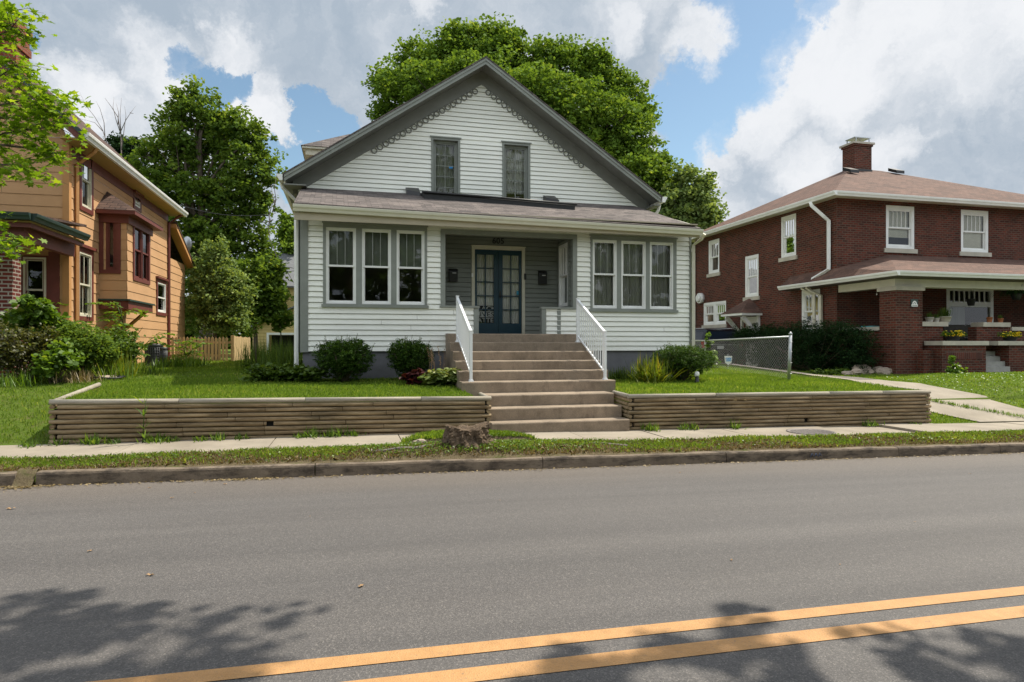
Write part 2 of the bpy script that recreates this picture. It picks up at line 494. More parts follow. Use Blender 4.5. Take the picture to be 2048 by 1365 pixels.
# yellow road paint, worn
s = NT('road_paint'); co = s.coord()
c = s.ramp(s.noise(co, 9, 6, .7), [(.3, (.38,.20,.072)), (.7, (.48,.262,.105))])
v = s.n('ShaderNodeTexVoronoi'); v.inputs['Scale'].default_value = 110; s.l(co, v.inputs['Vector'])
c = s.mix(s.ramp(s.noise(co, 60, 6, .85), [(.56, (0,0,0)), (.66, (.75,.75,.75))]), c, (.13,.11,.09))
s.col(c); s.rough(.7); s.bump(v.outputs['Distance'], .5, .005)
# soil / lawn ground
s = NT('lawn_ground'); co = s.coord()
c = s.ramp(s.noise(co, .9, 6, .7), [(.3, (.085,.13,.02)), (.7, (.12,.17,.026))])
c = s.mix(s.ramp(s.noise(co, 5, 6, .75), [(.52, (0,0,0)), (.68, (.7,.7,.7))]), c, (.16,.14,.06))
s.col(c); s.rough(1.0); s.p.inputs['Specular IOR Level'].default_value = .1; s.bump(s.noise(co, 30, 5, .8), 1.0, .03)
s = NT('verge_soil'); co = s.coord()
c = s.ramp(s.noise(co, 3.5, 7, .75), [(.35, (.10,.075,.045)), (.5, (.17,.135,.08)), (.62, (.10,.11,.035))])
s.col(c); s.rough(1.0); s.p.inputs['Specular IOR Level'].default_value = .1; s.bump(s.noise(co, 25, 6, .8), 1.0, .04)
# weathered round timbers
s = NT('timber'); co = s.coord('Position', (.7, 6, 6))
c = s.ramp(s.noise(co, 3.0, 8, .7), [(.28, (.11,.075,.038)), (.5, (.26,.185,.10)), (.72, (.43,.33,.20))])
c = s.mix(s.ramp(s.noise(s.coord('Position', (.5,1,1.6)), 1.7, 6, .7), [(.48, (0,0,0)), (.68, (.65,.65,.65))]), c, (.085,.068,.035))
gr = s.noise(s.coord('Position', (1.2, 30, 30)), 3, 5, .7)
c = s.mix(1.0, c, s.ramp(gr, [(.35, (.75,.75,.75)), (.65, (1.15,1.15,1.15))]), 'MULTIPLY')
s.col(c); s.rough(.9); s.bump(gr, .5, .008)
s = NT('timber_cap'); co = s.coord('Position', (.7, 6, 6))
c = s.ramp(s.noise(co, 3.0, 8, .7), [(.28, (.25,.215,.16)), (.72, (.42,.38,.31))])
gr = s.noise(s.coord('Position', (1.2, 30, 30)), 3, 5, .7)
c = s.mix(1.0, c, s.ramp(gr, [(.35, (.75,.75,.75)), (.65, (1.15,1.15,1.15))]), 'MULTIPLY')
s.col(c); s.rough(.9); s.bump(gr, .5, .008)
s = NT('stump_wood'); co = s.coord('Position', (4,4,1.2))
c = s.ramp(s.noise(co, 5, 8, .75), [(.3, (.04,.026,.015)), (.55, (.17,.115,.07)), (.75, (.36,.27,.18))])
s.col(c); s.rough(.95); s.bump(s.noise(co, 9, 8, .75), 1.0, .05)

# window glass: clear pane with a mirror sheen
s = NT('window_glass')
tr = s.n('ShaderNodeBsdfTransparent'); tr.inputs[0].default_value = (.95,.96,.95,1)
gl = s.n('ShaderNodeBsdfGlossy'); gl.inputs['Roughness'].default_value = .015
fr = s.n('ShaderNodeFresnel'); fr.inputs[0].default_value = 1.5
ms = s.n('ShaderNodeMixShader'); s.l(s.math('ADD', fr.outputs[0], .015), ms.inputs[0]); s.l(tr.outputs[0], ms.inputs[1]); s.l(gl.outputs[0], ms.inputs[2])
s.l(ms.outputs[0], s.out.inputs[0])
nz_ = s.noise(s.coord(), 1.5, 2, .5)
bp = s.n('ShaderNodeBump'); bp.inputs['Strength'].default_value = .06; bp.inputs['Distance'].default_value = .05; s.l(nz_, bp.inputs['Height']); s.l(bp.outputs[0], gl.inputs['Normal'])

leafmat('leaf_maple', (.060,.115,.018), (.175,.275,.042), (.32,.39,.07), spec=.06, rough=.7)
leafmat('leaf_maple_dark', (.055,.105,.022), (.155,.235,.040), (.28,.33,.06), trans=.45, spec=.06, rough=.7)
leafmat('leaf_near', (.085,.16,.012), (.20,.33,.02), (.33,.42,.035), trans=.5)
leafmat('leaf_pear', (.09,.15,.045), (.25,.33,.11), (.38,.44,.17), spec=.08, rough=.7)
leafmat('leaf_yew', (.012,.034,.008), (.070,.135,.018), (.17,.26,.03), trans=.2, spec=.12, rough=.6)
leafmat('leaf_hedge', (.008,.024,.010), (.026,.058,.018), (.05,.09,.025), trans=.15, spec=.06, rough=.7)
leafmat('leaf_weed', (.055,.11,.015), (.14,.24,.025), (.25,.33,.04), trans=.4)
leafmat('leaf_weed_dark', (.04,.075,.014), (.11,.18,.028), (.19,.26,.045), trans=.35, spec=.2)
leafmat('leaf_hosta', (.07,.13,.025), (.28,.33,.10), (.55,.53,.28), trans=.3)
leafmat('leaf_purple', (.03,.006,.010), (.08,.018,.020), (.14,.05,.03), trans=.3)
leafmat('leaf_rust', (.045,.055,.018), (.115,.115,.035), (.16,.21,.04))
leafmat('leaf_lily', (.06,.12,.012), (.20,.24,.025), (.42,.34,.04), trans=.4)
leafmat('leaf_fern', (.008,.03,.008), (.02,.06,.012), (.03,.08,.02), trans=.3)
leafmat('grass_blade', (.090,.160,.020), (.200,.305,.038), (.37,.40,.10), trans=.45, rough=.6, spec=.15)
leafmat('dead_blade', (.13,.10,.05), (.27,.20,.10), (.36,.28,.15), trans=.2)
leafmat('flower_petal', (.6,.4,.01), (.8,.6,.02), (.9,.75,.1), trans=.3)
simple('paper_blue', (.02,.25,.6), .6, .03, 3)
simple('window_shade', (.24,.27,.21), .8, .05, 3)
simple('dim_curtain', (.38,.39,.35), .9, .1, 3, (6,6,.3))
simple('pale_blind', (.74,.71,.57), .8, .06, 3)
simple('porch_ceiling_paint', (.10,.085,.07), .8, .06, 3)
simple('faded_blue', (.07,.10,.18), .8, .05, 3)

simple('frieze_beige_shaded', (.40,.35,.25), .6, .05, 3)  # cream boards darkened in colour to stand in for eave shade
simple('pale_curtain', (.66,.66,.62), .9, .06, 3)

simple('gutter_cream', (.66,.64,.52), .4, .04, 3)

simple('galvanised', (.30,.31,.31), .5, .1, 12, metal=.4)

simple('ac_grille', (.09,.095,.10), .5, .1, 12, metal=.3)
# ------------------------------------------------------------------ measured layout
YF = 13.9                     # porch front of the white house
YG = 16.3                     # gable wall
YK = 15.1                     # wall behind the open porch
WL0, WL1 = wx(97, 10.6), wx(983, 10.6)      # left log wall
WR0, WR1 = wx(1257, 10.6), wx(1862, 10.6)   # right log wall
ST0, ST1 = WL1 - 0.02, wx(1257, 10.5)
XL, XR = wx(600, YF), wx(1380, YF)
XO, YO = -6.3, 17.0           # orange house corner
XB, YB = 16.0, 18.7           # brick house corner
S0, S1 = wx(924, 11.65), wx(1231, 11.65)

def lerp_tab(t, x):
    if x <= t[0][0]: return t[0][1]
    for (a, b), (c, d) in zip(t, t[1:]):
        if x <= c: return b + (d - b) * (x - a) / (c - a)
    return t[-1][1]
def smooth(a, b, x):
    t = max(0.0, min(1.0, (x - a) / (b - a))); return t*t*(3 - 2*t)
def z_gut(X): return 0.06 - 0.014 * (max(-25, min(40, X)) - 2.6)
def z_road(X, Y):
    t = max(0.0, min(1.0, (8.52 - Y) / 5.0)) if Y > 3.3 else max(0.0, min(1.0, (Y + 1.9) / 5.2))
    return z_gut(X) + 0.10 * (1 - (1 - t) ** 2)
def z_walk(X): return lerp_tab([(-25,.62),(-4.2,.335),(2.3,.32),(5,.26),(11.3,.18),(40,-.18)], X)
def wall_top(X): return lerp_tab([(-4.2,.975),(2.3,.90),(11.4,.85)], X)
TL = [(10.6,.0),(11.5,.30),(12.4,.60),(14,.72),(17,.82),(30,.92)]
TR = [(10.6,.0),(11.15,.14),(12.25,.37),(13.3,.58),(15,.65),(40,.70)]
def g_mid(X, Y): return min(wall_top(X) - .04 + (max(Y, 10.6) - 10.65) * .048, 1.16)
def ground(X, Y):
    if Y < 8.62: return z_road(X, Y) - .08 if Y > -2.4 else z_gut(X) + .12
    zc = z_gut(X) + .145
    if Y < 9.35:
        t = (Y - 8.62) / .73
        z = zc + (z_walk(X) - .005 - zc) * t
        z += .02 * math.sin(X * 2.3) * math.sin(t * 3.14) 
        z += .10 * math.exp(-((X - 1.75) / .95) ** 2) * math.sin(min(1, t * 1.05) * 3.14) + .05*math.exp(-((X + .3) / .9) ** 2) * math.sin(t * 3.14)
        return z
    e_ = ((X - 1.72) / 1.05) ** 2 + ((Y - 9.2) / 1.12) ** 2
    if e_ < 1 and Y < 10.4: return z_walk(X) + .055 * min(1, (1 - e_) * 3) + .03 * (1 - e_)
    if Y < 10.58 or (Y < 10.715 and WL0 - .02 < X < WR1 + .02): return z_walk(X) - .03
    zw = z_walk(X)
    zl = zw + lerp_tab(TL, Y); zr = zw + lerp_tab(TR, Y)
    if Y > 12: zr = max(zr, .2 + lerp_tab(TR, Y))
    if X > 14.7: zr += .10 * smooth(14.7, 16, X) * smooth(10.9, 12.6, Y) * (1 - smooth(14.5, 16, Y))
    zm = g_mid(X, Y)
    if WL0 + .06 < X < WR1 - .06: z = zm
    elif X <= WL0 + .06:
        t = smooth(12.2, 14.0, Y); z = zl * (1 - t) + (t * (zm * smooth(-9, -4.5, X) + zl * (1 - smooth(-9, -4.5, X))))
        if Y > 14: z = zl + (zm - zl) * smooth(-9, -4.5, X)
    else:
        t = smooth(11.35, 13.0, X); z = zr if Y < 11.9 else zm * (1 - t) + zr * t
        if 11.9 <= Y < 13: z = zr + (z - zr) * smooth(11.9, 13, Y)
    if WL0 + .06 < X < WR1 - .06 and Y > 12 and X > 10.2:
        t = smooth(10.2, 12.5, X); z = zm * (1 - t) + max(zr, .2+lerp_tab(TR, Y)) * t if Y > 13 else z
    if WL1 - .05 < X < WR0 - .0 and Y < 12.0: z = zw - .05
    if S0 + .05 < X < S1 - .05 and Y < YF - .1: z = zw - .05
    return z

def axis(spec):
    out = []
    for a, b, st in spec:
        n = max(1, round((b - a) / st)); out += [a + (b - a) * i / n for i in range(n)]
    out.append(spec[-1][1]); return out
def sheet(name, xs, ys, zf, mat, kind='structure', skip=None, shear=0):
    xs = np.array(xs); ys = np.array(ys); nx, ny = len(xs), len(ys)
    v = [(x, y + shear * (x - 4.3), zf(x, y + shear * (x - 4.3))) for y in ys for x in xs]
    f = []
    for j in range(ny - 1):
        for i in range(nx - 1):
            if skip and skip((xs[i] + xs[i+1]) / 2, (ys[j] + ys[j+1]) / 2): continue
            f.append((j*nx + i, j*nx + i + 1, (j+1)*nx + i + 1, (j+1)*nx + i))
    o = build_obj(name, v, f, [True] * len(f), mat, None, (0,0,0), False, 0)
    o['kind'] = kind; return o

gx = axis([(-120,-30,10),(-30,-14,1),(-14,18,.12),(18,30,1),(30,140,10)])
gx = sorted(set(gx) | {WL0+.05, WL0+.07, WR1-.07, WR1-.05, WL1-.06, WL1-.04, WR0-.01, WR0+.01, S0+.04, S0+.06, S1-.06, S1-.04})
gy = axis([(-60,-10,5),(-10,8.4,.8),(8.4,16,.1),(16,30,.5),(30,60,3),(60,220,20)])
gy = sorted(set(gy) | {8.61, 8.63, 10.57, 10.59, 10.71, 10.72, 11.99, 12.01})
sheet('ground', gx, gy, ground, 'lawn_ground')
sheet('verge_soil', axis([(-30,-8,1),(-8,14,.1),(14,40,1)]), axis([(8.62,9.36,.074)]), lambda x, y: ground(x, y) + .006, 'verge_soil')
sheet('verge_mound', axis([(.5,3.0,.1)]), axis([(9.3,10.35,.07)]), lambda x, y: ground(x, y) + .008, 'verge_soil')
sheet('dirt', axis([(-4.4,-3.0,.1)]), axis([(8.36,8.76,.04)]), lambda x, y: z_gut(x) + .012 + .16*smooth(8.44, 8.62, y) + .012*math.sin(x*31)*math.sin(y*23), 'verge_soil', skip=lambda x, y: not (wx(24,8.53) < x < wx(74,8.53)))
sheet('road', axis([(-80,-12,8),(-12,20,.5),(20,100,8)]), axis([(-2.3,8.56,.25)]), z_road, 'asphalt')
for i, (a, b) in enumerate(((3.285,3.405),(3.01,3.145))):
    rn = random.Random(3 + i)
    sheet('road_marking', axis([(-60,-10,5),(-10,20,.25),(20,80,5)]), [a, (a+b)/2, b], lambda x, y: z_road(x, y) + .004, 'road_paint', shear=.0085)
# pavement slabs with joints
XG = axis([(-30,40,1.5)])
mb = MB()
rn = random.Random(2)
joints = [-30,-24,-18,-12,-8.6,-6.9,-5.1,-3.0,-1.1,.75,3.6,4.95,6.5,8.55,9.9,11.3,13.1,15,17,20,24,30,40]
for a, b in zip(joints, joints[1:]):
    t0, t1 = rn.uniform(-.006,.008), rn.uniform(-.006,.008)
    if a in (8.55,): t0, t1 = -.012, -.02
    if a in (9.9,): t0, t1 = .025, .008
    za, zb = z_walk(a) + t0, z_walk(b) + t1
    y0 = 9.34
    mb.hexa([(a+.008,y0,za-.15),(b-.008,y0,zb-.15),(b-.008,10.6,zb-.15),(a+.008,10.6,za-.15)],
            [(a+.008,y0,za),(b-.008,y0,zb),(b-.008,10.6,zb),(a+.008,10.6,za)])
o = mb.build('pavement', 'concrete_walk'); o['kind'] = 'structure'
# driveway: concrete apron curving up beside the log wall, then asphalt behind
def drive_edges(Y):
    l = lerp_tab([(10.6,12.5),(11.1,12.0),(11.6,11.75),(12.5,11.5),(14,11.25),(30,11.2)], Y)
    r = lerp_tab([(10.6,14.95),(11.3,14.6),(12.2,14.45),(13.1,13.9),(14,13.55),(30,13.5)], Y)
    return l, r
for nm, y0, y1, m in (('driveway', 10.58, 14.3, 'concrete_walk'), ('driveway_back', 14.31, 31, 'asphalt')):
    vs, fs = [], []
    ys = axis([(y0, y1, .1)]); n = 14
    for y in ys:
        l, r = drive_edges(y)
        for k in range(n + 1):
            x = l + (r - l) * k / n; vs.append((x, y, ground(x, y) + .02))
    for j in range(len(ys) - 1):
        for k in range(n):
            fs.append((j*(n+1)+k, j*(n+1)+k+1, (j+1)*(n+1)+k+1, (j+1)*(n+1)+k))
    build_obj(nm, vs, fs, [True]*len(fs), m, None, (0,0,0), False, 0)['kind'] = 'structure'
# the joint weeds and the manhole come later.  kerb stones
def kerb_run(a, b):
    mb = MB(); n = max(1, int((b - a) / .35)); rows = []
    rn = random.Random(int(a * 10))
    for k in range(n + 1):
        x = a + (b - a) * k / n
        zt = z_gut(x) + .152 + rn.uniform(-.004, .004); zb = z_gut(x) - .12
        e = .0 + rn.uniform(-.003, .003)
        r = [(x,8.52+e,zb),(x,8.535+e,zt-.03),(x,8.545+e,zt-.008),(x,8.565+e,zt),(x,8.67,zt),(x,8.675,zb)]
        if k in (0, n):
            c = (x, 8.6, z_gut(x) + .03); r = [tuple(p) for p in r]
        rows.append(r)
    for r0, r1 in zip(rows, rows[1:]):
        for j in range(5): mb.face([r0[j], r1[j], r1[j+1], r0[j+1]])
    mb.face(rows[0][::-1]); mb.face(rows[-1])
    o = mb.build('kerb', 'kerb_concrete', None, (a, 8.6, z_gut(a))); o['kind'] = 'structure'
kx = [wx(70, 8.53), wx(630, 8.53), wx(1086, 8.53), wx(1453, 8.53), wx(1798, 8.53), 10.5, 14, 20, 30, 50]
for a, b in zip(kx, kx[1:]): kerb_run(a + .006, b - .006)
kerb_run(-6.5, wx(30, 8.53)); kerb_run(-20, -6.51)
mb = MB(); mb.box(-60, 80, -2.55, -2.3, -.8, .3)
o = mb.build('kerb_near', 'kerb_concrete'); o['kind'] = 'structure'

# ------------------------------------------------------------------ timber retaining walls
LOG_D = .0715
def log_seg(mb, p0, p1, r, seed, flat=.86):
    """round fence timber between two points, slightly flattened, a little bent"""
    rn = random.Random(seed); p0 = Vector(p0); p1 = Vector(p1)
    L = (p1 - p0).length; n = max(2, int(L / .6))
    pts = []; rad = []
    off = rn.uniform(-.004, .004)
    for k in range(n + 1):
        t = k / n
        q = p0.lerp(p1, t); q = q + Vector((0, off + rn.uniform(-.0025, .0025), rn.uniform(-.0015, .0015)))
        pts.append(q); rad.append(r * rn.uniform(.96, 1.03))
    mb.tube(pts, rad, 10)
def log_wall(label, x0, x1, courses, side, holes, seed, inner):
    w = thing('retaining_wall', label, 'retaining wall', (x0, 10.66, z_walk(x0)))
    front = MB(); cap = MB(); ret = MB(); rn = random.Random(seed)
    for c in range(courses):
        zo = -(c + .5) * LOG_D
        a, b = x0, x1
        if c > 0:
            long_ = c % 2 == 0
            a = x0 + (0 if long_ else .11); b = x1 - (0 if long_ else .11)
        cuts = [a]; x = a + rn.uniform(1.2, 2.3)
        while x < b - .7: cuts.append(x); x += rn.choice((1.15, 1.22, 2.43, 1.8))
        cuts.append(b)
        spans = []
        for p, q in zip(cuts, cuts[1:]): spans.append((p, q))
        for hx, hc in holes:
            if hc == c:
                ns = []
                for p, q in spans:
                    if p < hx - .05 and q > hx + .05: ns += [(p, hx - .05), (hx + .05, q)]
                    else: ns.append((p, q))
                spans = ns
        for k, (p, q) in enumerate(spans):
            log_seg(cap if c == 0 else front, (p + .003, 10.62 + (0 if c else .005), wall_top(p) + zo), (q - .003, 10.62 + (0 if c else .005), wall_top(q) + zo), LOG_D * (.455 if c else .53), seed * 100 + c * 10 + k)
    # returns
    for sx, Y1, every in side:
        for c in range(courses):
            if c == 0: a = 10.68
            else: a = 10.60 if c % 2 == 1 else 10.70
            if Y1 < 11.0: continue
            tgt = cap if c == 0 else ret
            zt = wall_top(sx)
            y1 = Y1
            log_seg(tgt, (sx, a - (.0), zt - (c + .5) * LOG_D), (sx, y1, zt + (y1 - a) * (.085 if sx < 0 else .03) - (c + .5) * LOG_D), LOG_D * (.455 if c else .53), seed * 300 + c + int(sx * 7))
    back = MB(); back.box(x0 + .05, x1 - .05, 10.665, 10.705, .1, .84)  # black sheet standing in for the shade between the logs
    front.build('front_course', 'timber', w); cap.build('cap_course', 'timber_cap', w); ret.build('return_course', 'timber', w)
    back.build('gap_shade_sheet', 'gap_black', w)
    return w
log_wall('long log retaining wall with nine courses left of the concrete steps', WL0, WL1, 10, [(WL0 + .04, 12.4, 1), (WL1 - .05, 11.3, 1)], [(wx(540, 10.6), 5)], 11, WL1)
log_wall('log retaining wall between the concrete steps and the driveway', WR0, WR1, 10, [(WR0 + .04, 11.35, 1), (WR1 - .05, 11.5, 1)], [(wx(1613, 10.6), 7)], 12, WR0)

# ------------------------------------------------------------------ concrete steps
stp = thing('concrete_steps', 'nine brown concrete steps with a landing leading up to the blue door', 'steps', ((ST0 + ST1) / 2, 11.5, .26))
lv = [(10.45,.465),(10.80,.675),(11.15,.875)]
up = [(11.65,1.08),(12.03,1.263),(12.41,1.446),(12.79,1.63),(13.17,1.813),(13.55,1.997)]
def chamfer_step(mb, x0, x1, y0, y1, zb, zt, seed):
    rn = random.Random(seed); n = 14; rows = []
    for k in range(n + 1):
        x = x0 + (x1 - x0) * k / n; e = rn.uniform(-.004, .004); g = rn.uniform(-.003, .003)
        rows.append([(x, y0 + e + .004, zb), (x, y0 + e, zt - .02 + g), (x, y0 + e + .008, zt - .005 + g), (x, y0 + e + .024, zt + g * .5), (x, y1, zt), (x, y1, zb)])
    for r0, r1 in zip(rows, rows[1:]):
        for j in range(5): mb.face([r0[j], r1[j], r1[j+1], r0[j+1]])
    mb.face(rows[0][::-1]); mb.face(rows[-1])
for i, (y, z) in enumerate(lv):
    mb = MB()
    y1 = lv[i+1][0] + .05 if i < 2 else 11.70
    rr = ST1 + (0, 0, 0)[i]
    chamfer_step(mb, ST0, rr, y, y1, .15, z, i); mb.build('step', 'concrete_steps', stp)
for i, (y, z) in enumerate(up):
    mb = MB()
    y1 = up[i+1][0] + .05 if i < 5 else YF + .06
    zb = up[i-1][1] - .16 if i else .6
    chamfer_step(mb, S0 + .004 * i, S1 - .004 * i, y, y1, .5 if i < 5 else .9, z, 20 + i)
    mb.build('step', 'concrete_steps', stp)

# hand rails
def rail(label, px_b, px_t, yb, yt, zb, zt):
    xb = wx(px_b, yb); xt = xb
    h = thing('handrail', label, 'handrail', (xb, yb, zb), 'white handrails flanking the steps')
    P = .052
    H = .93
    def post(x, y, z, top):
        m = MB(); m.box(x-P/2-.0, x+P/2, y-P/2, y+P/2, z, top); m.box(x-P/2-.006, x+P/2+.006, y-P/2-.006, y+P/2+.006, top, top+.018)
        p = m.build('post', 'white_vinyl', h, bevel=.003)
        m = MB(); m.box(x-P/2-.022, x+P/2+.022, y-P/2-.022, y+P/2+.022, z, z+.012); m.box(x-P/2-.012, x+P/2+.012, y-P/2-.012, y+P/2+.012, z+.012, z+.035)
        m.build('post_base', 'white_vinyl', p, bevel=.003)
    post(xb, yb, zb, zb + H); post(xb, yt, zt, zt + H + .02)
    def bar(z_off, w, hh, nm):
        m = MB(); a0, b0 = yb + P/2, yt - P/2
        s_ = (zt - zb) / (yt - yb)
        za, zc = zb + z_off + s_ * P/2, zb + z_off + s_ * (b0 - yb)
        m.hexa([(xb-w,a0,za-hh),(xb+w,a0,za-hh),(xb+w,b0,zc-hh),(xb-w,b0,zc-hh)], [(xb-w,a0,za+hh),(xb+w,a0,za+hh),(xb+w,b0,zc+hh),(xb-w,b0,zc+hh)])
        m.build(nm, 'white_vinyl', h, bevel=.002)
    bar(H - .02, .026, .026, 'top_rail'); bar(.14, .014, .018, 'bottom_rail')
    n = 13; s_ = (zt - zb) / (yt - yb)
    for k in range(1, n):
        y = yb + (yt - yb) * k / n; z0 = zb + .14 + s_ * (y - yb); z1 = zb + H - .04 + s_ * (y - yb)
        m = MB(); m.box(xb-.009, xb+.009, y-.009, y+.009, z0, z1); m.build('baluster', 'white_vinyl', h)
rail('white metal handrail on the left side of the steps', 942, 913, 11.82, 13.38, 1.08, 1.813)
rail('white metal handrail on the right side of the steps', 1210, 1158, 11.82, 13.38, 1.08, 1.813)

# ------------------------------------------------------------------ builders for walls and windows
JR = random.Random(99)
def clap(mb, Fr, u0, u1, z0, z1, holes=(), exp=.1, lip=.012, ulim=None):
    if lip > 0: lip = lip * (1.75 if exp < .2 else .8)
    z = z0
    while z < z1 - 1e-4:
        zt = min(z + exp, z1)
        bands = sorted({z, zt} | {h[2] for h in holes if z < h[2] < zt} | {h[3] for h in holes if z < h[3] < zt})
        for a, b in zip(bands, bands[1:]):
            m = (a + b) / 2
            la, ra = ulim(a) if ulim else (u0, u1); lb, rb = ulim(b) if ulim else (u0, u1)
            if ra <= la: continue
            if rb < lb: lb = rb = (lb + rb) / 2
            hs = sorted((h[0], h[1]) for h in holes if h[2] < m < h[3])
            segs = []; cur = None
            edges = [(la, lb)]
            for h0, h1 in hs: edges += [(h0, h0), (h1, h1)]
            edges.append((ra, rb))
            oa = lip * (1 - (a - z) / exp) + .002; ob = lip * (1 - (b - z) / exp) + .002
            for k in range(0, len(edges), 2):
                (pa, pb), (qa, qb) = edges[k], edges[k+1]
                if qa - pa < 1e-3: continue
                bb = b
                if lip > 0 and b == zt and b - a > .03:      # shadow gap under the next board
                    bb = b - (.010 if exp < .2 else .005); mb.face([Fr(pb, b - .03, -.026), Fr(qb, b - .03, -.026), Fr(qb, b + .004, -.026), Fr(pb, b + .004, -.026)])
                cuts = [(pa, pb)]
                if a == z and exp < .2 and lip > 0 and pa == pb and qa == qb and qa - pa > 1.6 and JR.random() < .45:
                    cu_ = JR.uniform(pa + .4, qa - .4); cuts += [(cu_ - .003, cu_ - .003), (cu_ + .003, cu_ + .003)]
                cuts.append((qa, qb))
                for c0, c1 in zip(cuts[::2], cuts[1::2]):
                    mb.face([Fr(c0[0], a, oa), Fr(c1[0], a, oa), Fr(c1[1], bb, ob), Fr(c0[1], bb, ob)])
                if a == z: mb.face([Fr(pa, a, -.004), Fr(qa, a, -.004), Fr(qa, a, oa), Fr(pa, a, oa)])
        z = zt
def flatwall(mb, Fr, u0, u1, z0, z1, holes=(), depth=.12):
    us = sorted({u0, u1} | {h[0] for h in holes} | {h[1] for h in holes}); zs = sorted({z0, z1} | {h[2] for h in holes} | {h[3] for h in holes})
    us = [u for u in us if u0 <= u <= u1]; zs = [q for q in zs if z0 <= q <= z1]
    for a, b in zip(us, us[1:]):
        for c, d in zip(zs, zs[1:]):
            mu, mz = (a+b)/2, (c+d)/2
            if any(h[0] < mu < h[1] and h[2] < mz < h[3] for h in holes): continue
            mb.face([Fr(a,c,0), Fr(b,c,0), Fr(b,d,0), Fr(a,d,0)])
    for h in holes:
        a, b, c, d = h[:4]
        for q in ([(a,c),(b,c)], [(b,c),(b,d)], [(b,d),(a,d)], [(a,d),(a,c)]):
            mb.face([Fr(*q[0],0), Fr(*q[1],0), Fr(*q[1],-depth), Fr(*q[0],-depth)])
def frame_rect(mb, Fr, u0, u1, z0, z1, w, o0, o1, wt=None, wb=None):
    wt = w if wt is None else wt; wb = w if wb is None else wb
    mb.fbox(Fr, u0, u0+w, z0, z1, o0, o1); mb.fbox(Fr, u1-w, u1, z0, z1, o0, o1)
    mb.fbox(Fr, u0+w, u1-w, z1-wt, z1, o0, o1); mb.fbox(Fr, u0+w, u1-w, z0, z0+wb, o0, o1)
def window(parent, Fr, u0, u1, z0, z1, fm='white_paint', fw=.045, sash=.035, split=.5, up_v=0, up_h=0, low_v=0, low_h=0,
           blind=None, o=-.02, label=None, blind_rng=(0, 1), dep=.06, bv=None, mun=None):
    m = MB()
    frame_rect(m, Fr, u0, u1, z0, z1, fw, o-.05, o+.03)
    iu0, iu1, iz0, iz1 = u0+fw, u1-fw, z0+fw, z1-fw
    zm = iz0 + (iz1 - iz0) * split if split else iz0
    mt = sash * .6
    if split:
        frame_rect(m, Fr, iu0, iu1, zm-.012, iz1, sash, o-.03, o+.008)
        frame_rect(m, Fr, iu0, iu1, iz0, zm+.012, sash, o-.055, o-.025, wb=sash*1.3)
        m.fbox(Fr, iu0+.002, iu1-.002, zm-.02, zm+.02, o-.03, o+.014)
        lo0, lo1, up0, up1 = iz0+sash*1.3, zm-.02, zm+.02, iz1-sash
    else:
        frame_rect(m, Fr, iu0, iu1, iz0, iz1, sash, o-.04, o+.008)
        up0, up1 = iz0+sash, iz1-sash
    bw = mt * (.45 if mun is None else mun)
    for k in range(1, up_v+1):
        u = iu0+sash + (iu1-iu0-2*sash) * k/(up_v+1); m.fbox(Fr, u-bw, u+bw, up0, up1, *((o-.022, o+.002) if mun is None else (o-.026, o-.016)))
    for k in range(1, up_h+1):
        q = up0 + (up1-up0) * k/(up_h+1); m.fbox(Fr, iu0+sash, iu1-sash, q-bw, q+bw, o-.020, o+.003)
    if split:
        for k in range(1, low_v+1):
            u = iu0+sash + (iu1-iu0-2*sash) * k/(low_v+1); m.fbox(Fr, u-bw, u+bw, lo0, lo1, o-.045, o-.027)
    w = m.build('window', fm, parent)
    if label: w['label'] = label
    g = MB(); g.face([Fr(iu0,iz0 if not split else zm,o-.014), Fr(iu1,iz0 if not split else zm,o-.014), Fr(iu1,iz1,o-.014), Fr(iu0,iz1,o-.014)])
    if split: g.face([Fr(iu0,iz0,o-.04), Fr(iu1,iz0,o-.04), Fr(iu1,zm,o-.04), Fr(iu0,zm,o-.04)])
    g.build('glass', 'window_glass', w)
    if blind == 'blind':
        b = MB(); h = iz1 - iz0; c0, c1 = iz0 + h*blind_rng[0], iz0 + h*blind_rng[1]; q = c0
        while q < c1:
            b.face([Fr(iu0+.01,q,o-.090), Fr(iu1-.01,q,o-.090), Fr(iu1-.01,q+.0235,o-.098), Fr(iu0+.01,q+.0235,o-.098)]); q += .026
        b.build('blind', 'blind' if bv is None else bv, w)
    elif blind == 'curtain':
        b = MB(); h = iz1 - iz0; c0, c1 = iz0 + h*blind_rng[0], iz0 + h*blind_rng[1]; n = max(8, int((iu1-iu0)/.02)); prev = None
        rn = random.Random(int(u0*100))
        for k in range(n+1):
            u = iu0 + (iu1-iu0)*k/n; off = o-.12 + .018*math.sin(k*1.7 + rn.uniform(-.5,.5))
            if prev: b.face([Fr(prev[0],c0,prev[1]), Fr(u,c0,off), Fr(u,c1,off), Fr(prev[0],c1,prev[1])])
            prev = (u, off)
        b.build('curtain', 'curtain' if bv is None else bv, w)
    return w
def gutter(mb, p0, p1, outv, h=.115, w=.115):
    """K-style gutter from p0 to p1 (top back edge), bulging along outv"""
    p0, p1, o = Vector(p0), Vector(p1), Vector(outv)
    prof = [(0,0),(0,-h),(w*.55,-h),(w*.72,-h*.62),(w*.92,-h*.42),(w,-h*.12),(w,0),(w*.9,0),(w*.88,-h*.3),(.01,-h*.5)]
    a = [p0 + o*x + Vector((0,0,z)) for x, z in prof]; b = [p1 + o*x + Vector((0,0,z)) for x, z in prof]
    for k in range(len(prof)-1): mb.face([a[k], b[k], b[k+1], a[k+1]])
    mb.face(a[:7]); mb.face(b[:7][::-1])

